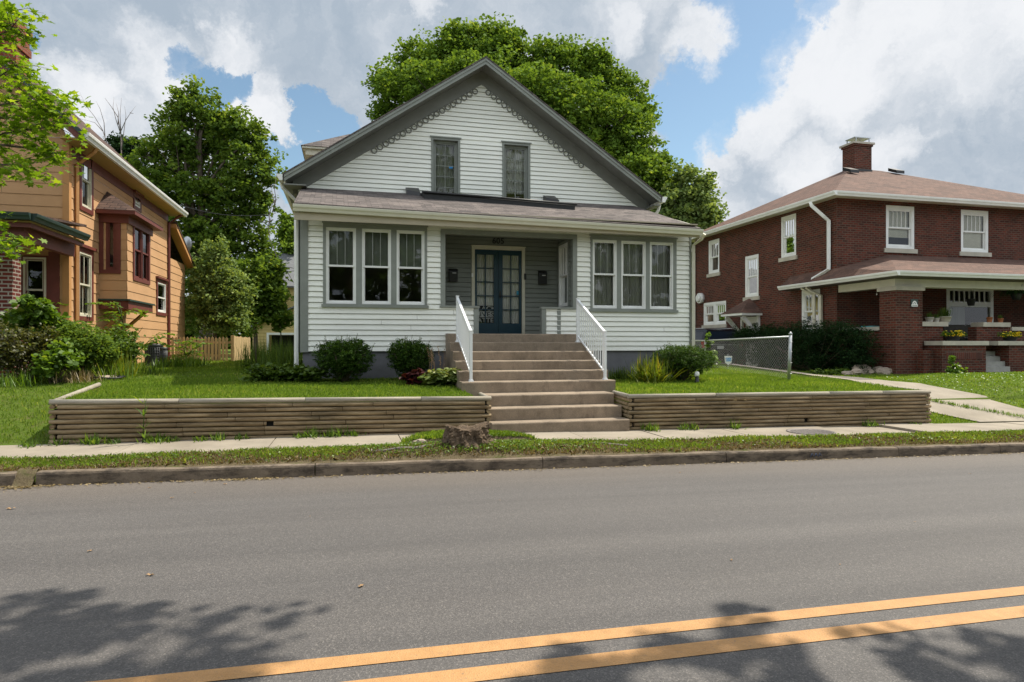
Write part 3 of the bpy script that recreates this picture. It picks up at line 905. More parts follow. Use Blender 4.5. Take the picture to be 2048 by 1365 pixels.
def text_mesh(name, body, size, mat, parent, M4, ext=.004, spacing=1.0):
    cu = bpy.data.curves.new(name, 'FONT'); cu.body = body; cu.size = size; cu.extrude = ext; cu.space_character = spacing
    cu.align_x = 'CENTER'; cu.offset = size * .012
    o = bpy.data.objects.new(name, cu); COL.objects.link(o)
    bpy.context.view_layer.update()
    me = bpy.data.meshes.new_from_object(o.evaluated_get(bpy.context.evaluated_depsgraph_get()))
    bpy.data.objects.remove(o)
    me.name = name
    b = org(parent) if parent is not None else Vector((0,0,0))
    for v in me.vertices: v.co = M4(v.co) - b
    me.materials.clear(); me.materials.append(M[mat])
    o = bpy.data.objects.new(name, me); COL.objects.link(o)
    if parent is not None: o.parent = parent
    return o
# ------------------------------------------------------------------ WHITE HOUSE
H = thing('white_house', 'white clapboard house with grey trim, front gable and a blue front door', 'house', (3.3, 18, 1.0))
XC = 3.26
ZS = wz(620, 703, YF)                  # bottom of siding
FR = FY(YF)
ZTOP = wz(800, 431, YF) + .0             # under the eave
# window groups on the porch front
def grp(pa, pb, ya, yb, pxs, wya, wyb):
    c = (wx(pa, YF), wx(pb, YF), wz((pa+pb)/2, yb, YF), wz((pa+pb)/2, ya, YF))
    return c, [(wx(a, YF), wx(b, YF)) for a, b in pxs], wz((pa+pb)/2, wyb, YF), wz((pa+pb)/2, wya, YF)
GL = grp(646, 854, 451, 616, [(652,712),(724,782),(793,849)], 459, 609)
GR = grp(1180, 1352, 476, 625, [(1184.5,1233),(1242,1291),(1299,1346)], 483, 618)
OP = (wx(881, YF), wx(1153.5, YF), wz(900, 613, YF), wz(1010, 464, YF))     # porch opening outside trim
FLOOR = 2.0
PX0, PX1 = OP[0] + .1, OP[1] - .08
mb = MB()
ZP = OP[2]                             # parapet top
gapL, gapR = wx(957, YF), wx(1083, YF)
holes = [GL[0], GR[0], (OP[0], OP[1], ZP, OP[3]), (gapL, gapR, FLOOR - .6, ZP + .01)]
clap(mb, FR, XL + .16, XR - .0, ZS, ZTOP, holes, exp=.112, lip=.014)
mb.build('front_wall', 'siding_white', H)
# structural shells behind the siding (dark inside, closed)
mb = MB()
def shell(mb, x0, x1, y0, y1, z0, z1): mb.box(x0, x1, y0, y1, z0, z1)
for xa, xb in ((XL+.03, XL+.10), (XR-.10, XR-.03)):       # side walls
    shell(mb, xa, xb, YF+.02, YG, ZS-.02, ZTOP); shell(mb, xa, xb, YG, 26, ZS-.02, 5.6)
shell(mb, XL+.03, XR-.03, 26, 26.1, ZS-.02, 5.6)
mb.box(XL+.1, OP[0], YF+.1, 26, FLOOR-.35, FLOOR-.25)
mb.box(OP[1], XR-.1, YF+.1, 26, FLOOR-.35, FLOOR-.25)
mb.box(OP[0]-.0, OP[0]+.04, YF+.05, YK, FLOOR-.25, ZTOP)   # recess side walls (core)
mb.box(XL+.1, XR-.1, YK+2.6, YK+2.7, FLOOR-.25, ZTOP+.3)
mb.build('inner_wall', 'interior_wall', H)
# clapboard side walls
mb = MB()
for Fq in (FXN(XL+.03), FXP(XR-.03)):
    mb = MB(); clap(mb, Fq, YF, YG, ZS, ZTOP, (), exp=.112, lip=.014); clap(mb, Fq, YG, 26, ZS, 5.6, (), exp=.112, lip=.014)
    mb.build('side_wall', 'siding_white', H)
# foundation
mb = MB(); mb.box(XL+.05, S0+.05, YF+.03, 26, .6, ZS+.01); mb.box(S1-.05, XR-.05, YF+.03, 26, .6, ZS+.01); mb.box(S0+.05, S1-.05, YF+.07, 26, .6, FLOOR-.26)
mb.build('foundation', 'foundation', H)
# porch floor, ceiling, recess walls
mb = MB(); mb.box(gapL-.9, gapR+.95, YF+.06, YK+.02, FLOOR-.25, FLOOR-.004); mb.build('porch_floor', 'concrete_steps', H)
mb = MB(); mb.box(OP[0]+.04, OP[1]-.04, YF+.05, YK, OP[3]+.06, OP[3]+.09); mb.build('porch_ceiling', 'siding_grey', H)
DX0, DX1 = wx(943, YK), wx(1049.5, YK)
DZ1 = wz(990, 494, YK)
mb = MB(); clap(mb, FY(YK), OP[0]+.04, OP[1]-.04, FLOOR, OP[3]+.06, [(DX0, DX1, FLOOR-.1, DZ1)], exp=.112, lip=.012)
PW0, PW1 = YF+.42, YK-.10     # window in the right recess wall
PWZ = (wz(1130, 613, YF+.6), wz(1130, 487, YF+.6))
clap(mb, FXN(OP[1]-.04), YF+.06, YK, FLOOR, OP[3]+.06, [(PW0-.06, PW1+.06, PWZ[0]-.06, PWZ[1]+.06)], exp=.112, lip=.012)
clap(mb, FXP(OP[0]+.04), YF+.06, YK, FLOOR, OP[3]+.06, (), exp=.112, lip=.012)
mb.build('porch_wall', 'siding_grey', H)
mb = MB(); frame_rect(mb, FXN(OP[1]-.04), PW0-.06, PW1+.06, PWZ[0]-.06, PWZ[1]+.06, .06, -.02, .035); mb.build('window_casing', 'trim_grey', H)
window(H, FXN(OP[1]-.04), PW0, PW1, PWZ[0], PWZ[1], up_v=2, blind='blind', blind_rng=(.5, 1), o=.0)
# parapets either side of the opening
mb = MB()
clap(mb, FR, OP[0], gapL-.09, FLOOR-.3, ZP-.03, (), exp=.112, lip=.014) if False else None
mb.box(gapL-.11, gapL, YF-.03, YF+.10, FLOOR, ZP-.03)
mb.box(gapR, gapR+.10, YF-.03, YF+.10, FLOOR, ZP-.03)
mb.box(wx(1114,YF), wx(1121,YF), YF-.025, YF+.02, FLOOR, ZP-.03)
mb.box(OP[0]-.02, gapL+.02, YF-.05, YF+.13, ZP-.03, ZP+.012)
mb.box(gapR-.02, OP[1]+.02, YF-.05, YF+.13, ZP-.03, ZP+.012)
mb.fbox(FR, OP[0], OP[0]+.10, ZP+.013, OP[3], -.10, .03); mb.fbox(FR, OP[1]-.10, OP[1], ZP+.013, OP[3], -.10, .03); mb.fbox(FR, OP[0]+.10, OP[1]-.10, OP[3]-.10, OP[3], -.10, .03)
mb.build('porch_trim', 'trim_grey', H)
for pa, pb in ((OP[0]+.04, gapL), (gapR, OP[1]-.04)):
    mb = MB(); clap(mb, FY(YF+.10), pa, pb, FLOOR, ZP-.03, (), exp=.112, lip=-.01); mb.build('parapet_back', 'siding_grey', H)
# casings of the window groups
for (c, ws, z0, z1), st in ((GL, 'blind'), (GR, 'curtain')):
    mb = MB()
    mb.fbox(FR, c[0], ws[0][0], c[2]+.06, c[3], -.04, .028); mb.fbox(FR, ws[-1][1], c[1], c[2]+.06, c[3], -.04, .028)
    for (a, b), (a2, b2) in zip(ws, ws[1:]): mb.fbox(FR, b, a2, z0, z1, -.04, .022)
    mb.fbox(FR, ws[0][0], ws[-1][1], z1, c[3], -.04, .028); mb.fbox(FR, ws[0][0], ws[-1][1], c[2]+.06, z0, -.04, .024)
    mb.fbox(FR, c[0]-.03, c[1]+.03, c[2], c[2]+.06, -.04, .06)
    mb.fbox(FR, c[0]-.02, c[1]+.02, c[3], c[3]+.03, -.02, .045)
    mb.build('window_casing', 'trim_grey', H)
    for i, (a, b) in enumerate(ws):
        window(H, FR, a, b, z0, z1, up_v=2, blind=st, blind_rng=(.5 if st == 'blind' else .02, 1), o=-.015, fw=.032, sash=.030, bv='window_shade' if st == 'blind' else 'dim_curtain', mun=.3)
# corner boards and downspouts
mb = MB(); mb.box(XL-.02, XL+.16, YF-.03, YF+.02, ZS-.02, ZTOP); mb.box(XL-.035, XL-.0, YF-.03, YF+.16, ZS-.02, ZTOP)
mb.box(XR-.03, XR+.02, YF-.03, YF+.12, ZS, ZTOP)
mb.build('corner_board', 'trim_grey', H)
def pipe(name, pts, w, parent, mat):
    m = MB(); m.tube(pts, w, 4, smooth=False); return m.build(name, mat, parent, bevel=.004)
ZE = wz(590, 409, YF-.45)                # gutter top
pipe('downspout', [(XL-.07, YF-.02, ZE-.12), (XL-.07, YF-.02, 1.15), (XL-.07, YF-.15, 1.08)], .045, H, 'white_paint')
pipe('downspout', [(XR+.16, YF-.38, ZE-.20), (XR+.13, YF-.30, ZE-.30), (XR+.05, YF-.07, ZE-.42), (XR+.05, YF-.07, 1.15)], .05, H, 'cream_paint')
# frieze, soffit and gutter of the porch roof
EX0, EX1, EY = wx(588, YF-.45), wx(1402, YF-.45), YF - .40
ZE2 = ZTOP + .10
mb = MB(); mb.box(EX0+.05, EX1-.05, EY, YF-.035, ZTOP+.02, ZTOP+.045); mb.box(XL, XR, YF-.05, YF+.0, ZTOP-.10, ZTOP+.02); mb.box(XL, XR, YF-.09, YF-.052, ZTOP-.04, ZTOP+.018)
mb.build('soffit', 'frieze_beige_shaded', H)
zt0 = wz(590, 409, EY-.1); zt1 = wz(1405, 460, EY-.1)
mb = MB(); gutter(mb, (EX0-.02, EY, zt0+.01), (EX1+.03, EY, zt1+.01), (0,-1,0), h=.13, w=.12); mb.build('gutter', 'gutter_cream', H)
mb = MB(); mb.box(EX0, EX1, EY, EY+.03, min(zt0,zt1)-.16, min(zt0, zt1)-.02); mb.build('fascia', 'frieze_beige_shaded', H)
# porch roof (shed)
ZJ = wz(600, 375, YG)
mb = MB()
def slab(mb, a, b, c, d, t=.05):
    mb.hexa([(p[0],p[1],p[2]-t) for p in (a,b,c,d)], [a,b,c,d])
slab(mb, (EX0,EY-.06,zt0+.045), (EX1,EY-.06,zt1+.045), (EX1-.35,YG,ZJ), (EX0-.05,YG,ZJ), .05)
mb.build('porch_roof', 'shingle_brown', H)
for xq, dq in ((XL+.02, -.03), (XR-.02, .03)):   # side cheeks under the shed roof
    mb = MB(); mb.prism([(xq,EY+.15,ZTOP+.045),(xq,YG,ZTOP+.045),(xq,YG,ZJ-.12)], (dq,0,0)); mb.build('roof_cheek', 'cream_paint', H)
# low black membrane deck on the porch roof with flashing at its ends
sl = (ZJ - zt0) / (YG - EY)
dk0, dk1 = wx(845, 15.6), wx(1150, 14.9)
zd = lambda y: zt0 + .045 + sl * (y - EY + .06)
mb = MB(); mb.hexa([(dk0,15.3,zd(15.3)-.06),(dk1,14.9,zd(14.9)-.10),(dk1-.5,YG-.02,ZJ-.1),(dk0,YG-.02,ZJ-.1)], [(dk0,15.3,zd(15.3)+.10),(dk1,14.9,zd(14.9)+.04),(dk1-.5,YG-.02,ZJ-.02),(dk0,YG-.02,ZJ+.02)])
mb.build('roof_deck', 'black_rubber', H)
mb = MB()
mb.tube([(dk0-.05,15.28,zd(15.28)+.12),(dk1*.5+dk0*.5,15.08,zd(15.08)+.105),(dk1+.04,14.88,zd(14.88)+.075)], .028, 6)
mb.build('deck_edge', 'black_metal', H)
for pa, pb in ((812,838),(1088,1111)):
    mb = MB()
    x0, x1 = wx(pa, YG-.1), wx(pb, YG-.1); m0 = 1
    mb.hexa([(x0,YG-.35,ZJ-.25),(x1,YG-.45,ZJ-.25),(x1,YG-.02,ZJ-.1),(x0,YG-.02,ZJ-.1)],[(x0,YG-.30,ZJ+.02),(x1,YG-.40,ZJ-.05),(x1,YG-.02,ZJ+.14),(x0,YG-.02,ZJ+.14)])
    mb.build('flashing', 'black_metal', H)
# gable wall
ex0, ex1, ez, pz = -1.5, 8.02, 5.67, 8.87
slope = (pz - ez) / (XC - ex0)
FG = FY(YG)
gw0, gw1 = wx(612, YG), wx(1283, YG)
def roof_z(x): return pz - slope * abs(x - XC)
drop = .42
def glim(z):
    d = (pz - drop - z) / slope
    return (max(gw0, XC - d), min(gw1, XC + d))
w1 = (wx(862, YG), wx(920, YG), ZJ-.3, wz(890, 277, YG)); w2 = (wx(1004, YG), wx(1060, YG), ZJ-.3, wz(1030, 287, YG))
gwin = [(w1[0], w1[1], wz(890, 403, YG), w1[3]), (w2[0], w2[1], wz(1030, 410, YG), w2[3])]
mb = MB(); clap(mb, FG, gw0, gw1, ZJ-.25, pz-drop-.02, gwin, exp=.113, lip=.013, ulim=glim); mb.build('gable_wall', 'siding_white', H)
mb = MB(); mb.box(gw0-.22, gw0, YG-.015, YG+.05, ZJ-.4, ez+.1); mb.box(gw1, gw1+.22, YG-.015, YG+.05, ZJ-.4, ez+.1)
# frieze boards along the rake, under the soffit
for sgn, xa in ((-1, ex0), (1, ex1)):
    x0 = xa - sgn*.18; 
    a = [(x0, YG-.03, roof_z(x0)-.10), (XC, YG-.03, pz-.10), (XC, YG-.03, pz-drop-.05), (x0, YG-.03, roof_z(x0)-drop-.05)]
    mb.prism(a, (0,.028,0))
mb.build('gable_frieze', 'trim_dark_grey', H)
# roof planes with overhang
YR0, YR1 = 15.72, 26.4
mb = MB()
for xa in (ex0, ex1):
    s_ = -1 if xa < XC else 1
    slab(mb, (xa,YR0,ez+.02), (XC,YR0,pz+.02), (XC,YR1,pz+.02), (xa,YR1,ez+.02), .035)
mb.build('roof', 'shingle_brown', H)
mb = MB()
for xa in (ex0, ex1):
    s_ = -1 if xa < XC else 1; xi = xa - s_*.03
    mb.prism([(xi,YR0+.03,roof_z(xi)-.02),(XC,YR0+.03,pz-.02),(XC,YR0+.03,pz-.17),(xi,YR0+.03,roof_z(xi)-.17)], (0,.03,0))
    mb.prism([(xi,YR0+.012,roof_z(xi)-.02),(XC,YR0+.012,pz-.02),(XC,YR0+.012,pz-.085),(xi,YR0+.012,roof_z(xi)-.085)], (0,.016,0))
mb.build('rake_board', 'trim_grey', H)
mb = MB()
for xa in (ex0, ex1):
    s_ = -1 if xa < XC else 1; xi = xa - s_*.04
    mb.prism([(xi,YR0+.062,roof_z(xi)-.10),(XC,YR0+.062,pz-.10),(XC,YR0+.062,pz-.125),(xi,YR0+.062,roof_z(xi)-.125)], (0,YR1-YR0-.1,0))
    # eave box at the side
    xw = (XL if s_ < 0 else XR)
    mb.box(min(xa - s_*.02, xw), max(xa - s_*.02, xw), YR0+.062, YR1, ez-.22, ez-.19)
mb.build('gable_soffit', 'trim_dark_grey', H)
mb = MB()
for xa in (ex0, ex1):
    s_ = -1 if xa < XC else 1
    mb.box(min(xa-s_*.02, xa-s_*.05), max(xa-s_*.02, xa-s_*.05), YR0+.07, YR1, ez-.19, ez-.02)
mb.build('eave_board', 'cream_paint', H)
mb = MB(); gutter(mb, (ex0+.0, YR0-.02, ez+.0), (ex0+.0, YR1, ez+.0), (-1,0,0), h=.14, w=.13); mb.build('gutter', 'white_paint', H)
mb = MB(); gutter(mb, (ex1, YR0-.02, ez+.0), (ex1, YR1, ez+.0), (1,0,0), h=.14, w=.13)
mb.build('gutter', 'white_paint', H)
pipe('downspout', [(ex0-.06,16.0,ez-.14),(ex0-.02,16.0,ez-.25),(XL-.16,16.15,ez-.60),(XL-.16,16.15,ZJ-.1)], .045, H, 'white_paint')
pipe('downspout', [(ex1+.06,16.0,ez-.14),(ex1+.02,16.0,ez-.30),(XR+.1,16.3,ez-.7),(XR+.1,16.3,ZJ-.8)], .045, H, 'white_paint')
# scalloped ring trim under the rakes
for s_, n in ((-1, 19), (1, 19)):
    mb = MB()
    for k in range(n):
        x = XC + s_ * (.17 + k * .168 * .83); z = pz - drop - .10 - slope * abs(x - XC) - .03
        ang = math.atan(slope) * -s_
        mb.tube([(x + .062*math.cos(t), YG-.035, z + .062*math.sin(t)) for t in [2*math.pi*j/12 for j in range(12)]], .0135, 5, closed=True)
        mb.tube([(x + s_*.07, YG-.035, z+.05), (x + s_*.075, YG-.035, z - .02), (x + s_*.05, YG-.035, z-.052)], .012, 5)
    mb.build('scalloped_trim', 'trim_dark_grey', H)
# gable windows, two columns of five panes, curtains inside
for i, (w, bl) in enumerate(((w1, 'curtain'), (w2, 'curtain'))):
    a, b, c, d = w; c = gwin[i][2]
    mb = MB(); frame_rect(mb, FG, a-.0, b+.0, c, d, .055, -.10, .03, wb=.02); mb.box(a-.03, b+.03, YG-.05, YG+.0, d, d+.03); mb.build('window_casing', 'trim_grey', H)
    window(H, FG, a+.055, b-.055, c+.02, d-.055, fm='trim_grey', fw=.05, sash=.03, split=None, up_v=1, up_h=4, blind=bl, blind_rng=(0 if i == 0 else .18, 1), o=-.09, bv='dim_curtain' if i == 0 else 'pale_curtain')
mb = MB(); x = wx(903, YG); z = wz(903, 333, YG); mb.box(x-.045, x+.045, YG+.09, YG+.1, z-.03, z+.03); mb.build('window_sticker', 'paper_blue', H)
# side dormer on the left slope
dz = wz(602, 291, 18.93)
mb = MB(); mb.box(-.95, 2.5, 19.2, 21.6, ez, dz-.02); mb.build('dormer_wall', 'cream_paint', H)
mb = MB(); x0, x1 = wx(602, 19.0), 3.0
apex = wz(665, 266, 20.4)
mb.face([(x0,18.9,dz),(x1,18.9,dz),(x1,20.4,apex),(x0+1.3,20.4,apex)]); mb.face([(x0,18.9,dz),(x0+1.3,20.4,apex),(x0,21.9,dz)]); mb.face([(x0,21.9,dz),(x0+1.3,20.4,apex),(x1,20.4,apex),(x1,21.9,dz)])
mb.build('dormer_roof', 'shingle_brown', H)
mb = MB(); mb.box(x0+.03, x1, 18.93, 21.87, dz-.06, dz-.006); mb.box(x0+.12, x1, 19.02, 21.8, dz-.22, dz-.06); mb.build('dormer_soffit', 'cream_paint', H)
# front door: double french doors with curtains
FD = FY(YK)
mb = MB(); cw = .075
mb.fbox(FD, DX0, DX0+cw, FLOOR, DZ1, -.06, .03); mb.fbox(FD, DX1-cw, DX1, FLOOR, DZ1, -.06, .03); mb.fbox(FD, DX0+cw, DX1-cw, DZ1-cw, DZ1, -.06, .03); mb.fbox(FD, DX0-.02, DX1+.02, DZ1, DZ1+.02, -.02, .045)
mb.build('door_casing', 'cream_paint', H)
dl, dr = DX0+cw+.004, DX1-cw-.004; dm = (dl+dr)/2
dzt = DZ1-cw-.004
zg1 = wz(960, 509, YK); zg0 = wz(990, 647, YK)
for side, (a, b) in enumerate(((dl, dm-.003), (dm+.003, dr))):
    m = MB(); ga, gb = (a+.055, b-.105) if side == 0 else (a+.105, b-.055)
    m.fbox(FD, a, ga, FLOOR+.01, dzt, -.05, -.01); m.fbox(FD, gb, b, FLOOR+.01, dzt, -.05, -.01)
    m.fbox(FD, ga, gb, zg1, dzt, -.05, -.01); m.fbox(FD, ga, gb, FLOOR+.01, zg0, -.05, -.01)
    gm = (ga+gb)/2; m.fbox(FD, gm-.012, gm+.012, zg0, zg1, -.045, -.014)
    for k in range(1, 5):
        q = zg0 + (zg1-zg0)*k/5; m.fbox(FD, ga, gb, q-.012, q+.012, -.044, -.015)
    d = m.build('door', 'blue_door', H)
    g = MB(); g.face([FD(ga,zg0,-.033), FD(gb,zg0,-.033), FD(gb,zg1,-.033), FD(ga,zg1,-.033)]); g.build('glass', 'window_glass', d)
    c = MB(); prev = None
    for k in range(41):
        u = ga + (gb-ga)*k/40; off = -.075 + .010*math.sin(k*1.25) + .004*math.sin(k*2.9)
        if prev: c.face([FD(prev[0],zg0-.05,prev[1]), FD(u,zg0-.05,off), FD(u,zg1+.02,off), FD(prev[0],zg1+.02,prev[1])])
        prev = (u, off)
    c.build('curtain', 'pale_curtain', d)
    if side == 1:
        hm = MB(); hm.fbox(FD, a+.02, a+.055, FLOOR+.86, FLOOR+1.04, -.01, .012); hm.tube([FD(a+.038, FLOOR+.92, .01), FD(a+.038, FLOOR+.92, .05), FD(a+.10, FLOOR+.92, .055)], .010, 6); hm.build('handle', 'black_metal', d)
        st = MB(); x = gb-.03; z = wz(1030, 586, YK); st.fbox(FD, x-.035, x+.022, z-.05, z+.05, -.030, -.028); st.build('alarm_sticker', 'sticker_blue', d)
    else:
        DGA, DGB = ga, gb
# the poster behind the lower left panes
pz1 = wz(960, 611, YK); pz0 = wz(960, 646.5, YK); pa, pb = DGA-.015, DGB+.015
po = thing('poster', 'black and white poster reading BLACK LIVES MATTER inside the lower left door panes', 'poster', (pa, YK+.05, pz0))
hh = (pz1 - pz0) / 3
mb = MB(); mb.fbox(FD, pa, pb, pz0-.02, pz1, -.050, -.046); mb.build('sheet', 'paper_black', po)
mb = MB(); mb.fbox(FD, pa, pb, pz0+hh, pz0+2*hh, -.046, -.044); mb.fbox(FD, pa, pb, pz1-.004, pz1+.008, -.046, -.044); mb.fbox(FD, pa, pb, pz0-.02, pz0-.008, -.046, -.044); mb.build('white_band', 'paper_white', po)
ww = pb - pa
for body, r, mt, wf in (('BLACK', 2, 'paper_white', 1.2), ('LIVES', 1, 'paper_black', .98), ('MATTER', 0, 'paper_white', 1.40)):
    t_ = text_mesh('lettering', body, 1.0, mt, po, lambda c: c.copy(), ext=.0006)
    xs = [v.co.x for v in t_.data.vertices]; zs_ = [v.co.y for v in t_.data.vertices]; xa, xb_ = min(xs), max(xs); ya, yb2 = min(zs_), max(zs_)
    ob = org(po)
    for v in t_.data.vertices:
        u = (v.co.x - (xa + xb_) / 2) / (xb_ - xa) * ww * wf; q = (v.co.y - ya) / (yb2 - ya) * hh * .74
        v.co = Vector(((pa + pb) / 2 + u, YK + (.0425 if v.co.z > ob.z*0 - ob.z else .0435), pz0 + r * hh + hh * .13 + q)) - ob
text_mesh('house_number', '605', .19, 'black_metal', H, lambda c: Vector((wx(996, YK) + c.x, YK-.025 - c.z, wz(996, 488, YK) + c.y)), ext=.008, spacing=1.05)
# mail boxes, bell
def mailbox(pxc, pyb, pyt, label):
    x = wx(pxc, YK-.1); z0, z1 = wz(pxc, pyb, YK-.1), wz(pxc, pyt, YK-.1); hgt = z1 - z0; w = .10
    t = thing('mailbox', label, 'mailbox', (x, YK-.02, z0), 'black wall mailboxes on the porch')
    m = MB(); m.hexa([(x-w,YK-.10,z0),(x+w,YK-.10,z0),(x+w,YK-.016,z0),(x-w,YK-.016,z0)], [(x-w,YK-.115,z0+hgt*.72),(x+w,YK-.115,z0+hgt*.72),(x+w,YK-.016,z1-.02),(x-w,YK-.016,z1-.02)])
    m.build('box', 'black_metal', t, bevel=.006)
    m = MB(); m.hexa([(x-w-.006,YK-.125,z0+hgt*.70),(x+w+.006,YK-.125,z0+hgt*.70),(x+w+.006,YK-.016,z1-.015),(x-w-.006,YK-.016,z1-.015)], [(x-w-.006,YK-.12,z0+hgt*.80),(x+w+.006,YK-.12,z0+hgt*.80),(x+w+.006,YK-.016,z1),(x-w-.006,YK-.016,z1)])
    m.build('lid', 'black_metal', t, bevel=.006)
    m = MB(); m.box(x-.03,x+.06,YK-.128,YK-.121,z0+hgt*.60,z0+hgt*.66); m.build('label_plate', 'paper_white', t)
mailbox(907, 563, 537, 'black wall mailbox left of the blue door')
mailbox(1086, 569, 541, 'black wall mailbox right of the blue door, nearer the recess window')
mb = MB(); x = wx(1049.5, YK); z = wz(1050, 554, YK); mb.box(x-.028, x+.026, YK-.055, YK-.031, z-.075, z+.075)
tag(mb.build('doorbell', 'black_metal', None, (x, YK-.04, z), bevel=.01), 'black video doorbell on the right door casing', 'doorbell')
mb = MB(); x = wx(944, YK); z = wz(944, 551, YK); mb.box(x-.022, x+.022, YK-.045, YK-.031, z-.045, z+.045)
tag(mb.build('light_switch', 'white_vinyl', None, (x, YK-.04, z), bevel=.005), 'small white chime button on the left door casing', 'button')
# a few things inside the right hand windows
mb = MB(); mb.box(wx(1190,YF+.5), wx(1235,YF+.5), YF+.35, YF+1.1, FLOOR-.2, wz(1200,607,YF+.4)); mb.box(wx(1247,YF+.5), wx(1290,YF+.5), YF+.4, YF+1.1, FLOOR-.2, wz(1260,601,YF+.4))
tag(mb.build('armchair', 'wicker', None, (5, YF+.5, FLOOR-.2), bevel=.06), 'dark armchairs seen through the right window group of the white house', 'armchair')
mb = MB(); mb.lathe((wx(1256,YF+.55), YF+.75, wz(1256,600,YF+.55)), [(.03,0),(.03,.02),(.10,.03),(.07,.16),(.065,.16)], 14)
tag(mb.build('lamp_shade', 'curtain', None, (wx(1256,YF+.55), YF+.75, 2.2)), 'small pale lamp shade behind the middle right window', 'lamp')
# ------------------------------------------------------------------ ORANGE HOUSE (left)
OH = thing('orange_house', 'two storey orange shingled house with dark red trim and a box bay window', 'house', (-10, 21, 1.0))
FO = FXP(XO)
YO1 = 25.4; YO2 = 27.9
zeo = EYE + (HY - 245) / F_PX * (YO - .0) / (CA + .66 * SA) * 1.0
ZEO = sz(365, 430, XO + .5) + .02        # eave height
Y158 = lambda px: sy(px, XO)
ow = []   # holes on the side wall
def owin(pa, pb, ya, yb, X=XO):
    ym = (ya + yb) / 2; pm = (pa + pb) / 2
    return (sy(pa, X), sy(pb, X), sz(pm, yb, X), sz(pm, ya, X))
o1 = owin(158, 183, 300, 423); o2 = owin(153, 183, 500, 640); o3 = owin(312, 331, 562, 630); o4 = owin(266, 280, 392, 420)
BY0, BY1, BX = 18.9, 20.95, -5.65
mb = MB()
clap(mb, FO, YO, YO1, .95, ZEO+.02, [o1, o2, o3, o4, (BY0+.05, BY1-.05, sz(215,590,XO), sz(215,425,XO))], exp=.265, lip=.016)
mb.build('side_wall', 'orange_siding', OH)
FOF = FY(YO)
# front wall with the big porch window
opw = (wx(44, YO), wx(98, YO), wz(70, 632, YO), wz(70, 512, YO))
pkx = -10.2; gz = lambda x: ZEO + .25 - abs(x - pkx) * .93 + (XO - pkx) * .93
mb = MB()
clap(mb, FOF, -14.2, XO, .95, gz(pkx)-.1, [opw], exp=.265, lip=.016, ulim=lambda z: (max(-14.2, pkx - max(0, (gz(pkx) - z)) / .93), min(XO, pkx + max(0, (gz(pkx) - z)) / .93)))
mb.build('front_wall', 'orange_siding', OH)
mb = MB(); clap(mb, FO, YO1, YO2, .95, 4.9, (), exp=.265, lip=.016); mb.build('wing_wall', 'orange_siding', OH)
mb = MB(); mb.box(-14, XO-.03, YO+.12, YO+.16, .9, ZEO) if False else None
mb.box(-14, XO-.03, YO1-.1, YO1, .9, ZEO); mb.box(-14.1, XO-.05, YO+.9, YO+.95, .9, ZEO); mb.box(XO-.95, XO-.9, YO+.95, YO1-.1, .9, ZEO); mb.box(-14, XO-.03, YO2-.05, YO2, .9, 4.9)
mb.build('inner_wall', 'dark_interior', OH)
mb = MB(); mb.box(XO-.0, XO+.035, YO-.035, YO+.10, .95, ZEO); mb.box(XO-.10, XO, YO-.035, YO, .95, ZEO)
mb.build('corner_board', 'orange_trim', OH)
mb = MB(); mb.box(XO, XO+.03, YO+.1, YO1, ZEO-.28, ZEO-.02); mb.build('frieze', 'red_trim', OH)
# roof: front facing gable
xe = XO + .5
mb = MB(); zp = gz(pkx) + .35; ze_ = ZEO + .03; yr = YO - .5
slab(mb, (xe,yr,ze_+.05), (pkx,yr,zp), (pkx,YO1+.3,zp), (xe,YO1+.3,ze_+.05), .05)
slab(mb, (2*pkx-xe,yr,ze_+.05), (pkx,yr,zp), (pkx,YO1+.3,zp), (2*pkx-xe,YO1+.3,ze_+.05), .05)
mb.build('roof', 'shingle_bay', OH)
mb = MB(); mb.prism([(xe,yr-.01,ze_+.03),(pkx,yr-.01,zp-.02),(pkx,yr-.01,zp-.30),(xe,yr-.01,ze_-.20)], (0,.05,0)); mb.build('rake_board', 'red_trim', OH)
mb = MB(); mb.prism([(xe+.01,yr-.05,ze_+.08),(pkx,yr-.05,zp+.04),(pkx,yr-.05,zp-.09),(xe+.01,yr-.05,ze_-.04)], (0,.035,0)); mb.build('rake_gutter', 'green_trim', OH)
mb = MB(); mb.box(XO, xe-.03, yr+.05, YO1+.3, ZEO-.03, ZEO); mb.build('soffit', 'yellow_soffit', OH)
mb = MB(); gutter(mb, (xe-.02, yr, ZEO+.12), (xe-.02, YO1+.35, ZEO+.12), (1,0,0), h=.15, w=.13); mb.build('gutter', 'white_paint', OH)
pipe('downspout', [(xe-.0, YO+.28, ZEO+.0), (xe-.06, YO+.28, ZEO-.12), (XO+.06, YO+.34, ZEO-.42), (XO+.06, YO+.34, 1.1)], .05, OH, 'orange_trim')
pipe('downspout', [(xe-.0, YO1-.05, ZEO+.0), (XO+.06, YO1-.03, ZEO-.35), (XO+.06, YO1-.03, 1.1)], .05, OH, 'red_trim')
# rear wing lean-to roof
zw0, zw1 = sz(340, 444, XO+.2), sz(378, 524, XO+.35)
mb = MB(); slab(mb, (XO+.3,YO1+.02,zw0+.1), (-13,YO1+.02,zw0+.1), (-13,YO2+.4,zw1), (XO+.3,YO2+.4,zw1), .06); mb.build('wing_roof', 'shingle_bay', OH)
mb = MB(); mb.hexa([(XO,YO1+.03,zw0-.12),(XO+.28,YO1+.03,zw0-.12),(XO+.28,YO2+.38,zw1-.22),(XO,YO2+.38,zw1-.22)],[(XO,YO1+.03,zw0+.02),(XO+.28,YO1+.03,zw0+.02),(XO+.28,YO2+.38,zw1-.08),(XO,YO2+.38,zw1-.08)]); mb.build('wing_fascia', 'orange_trim', OH)
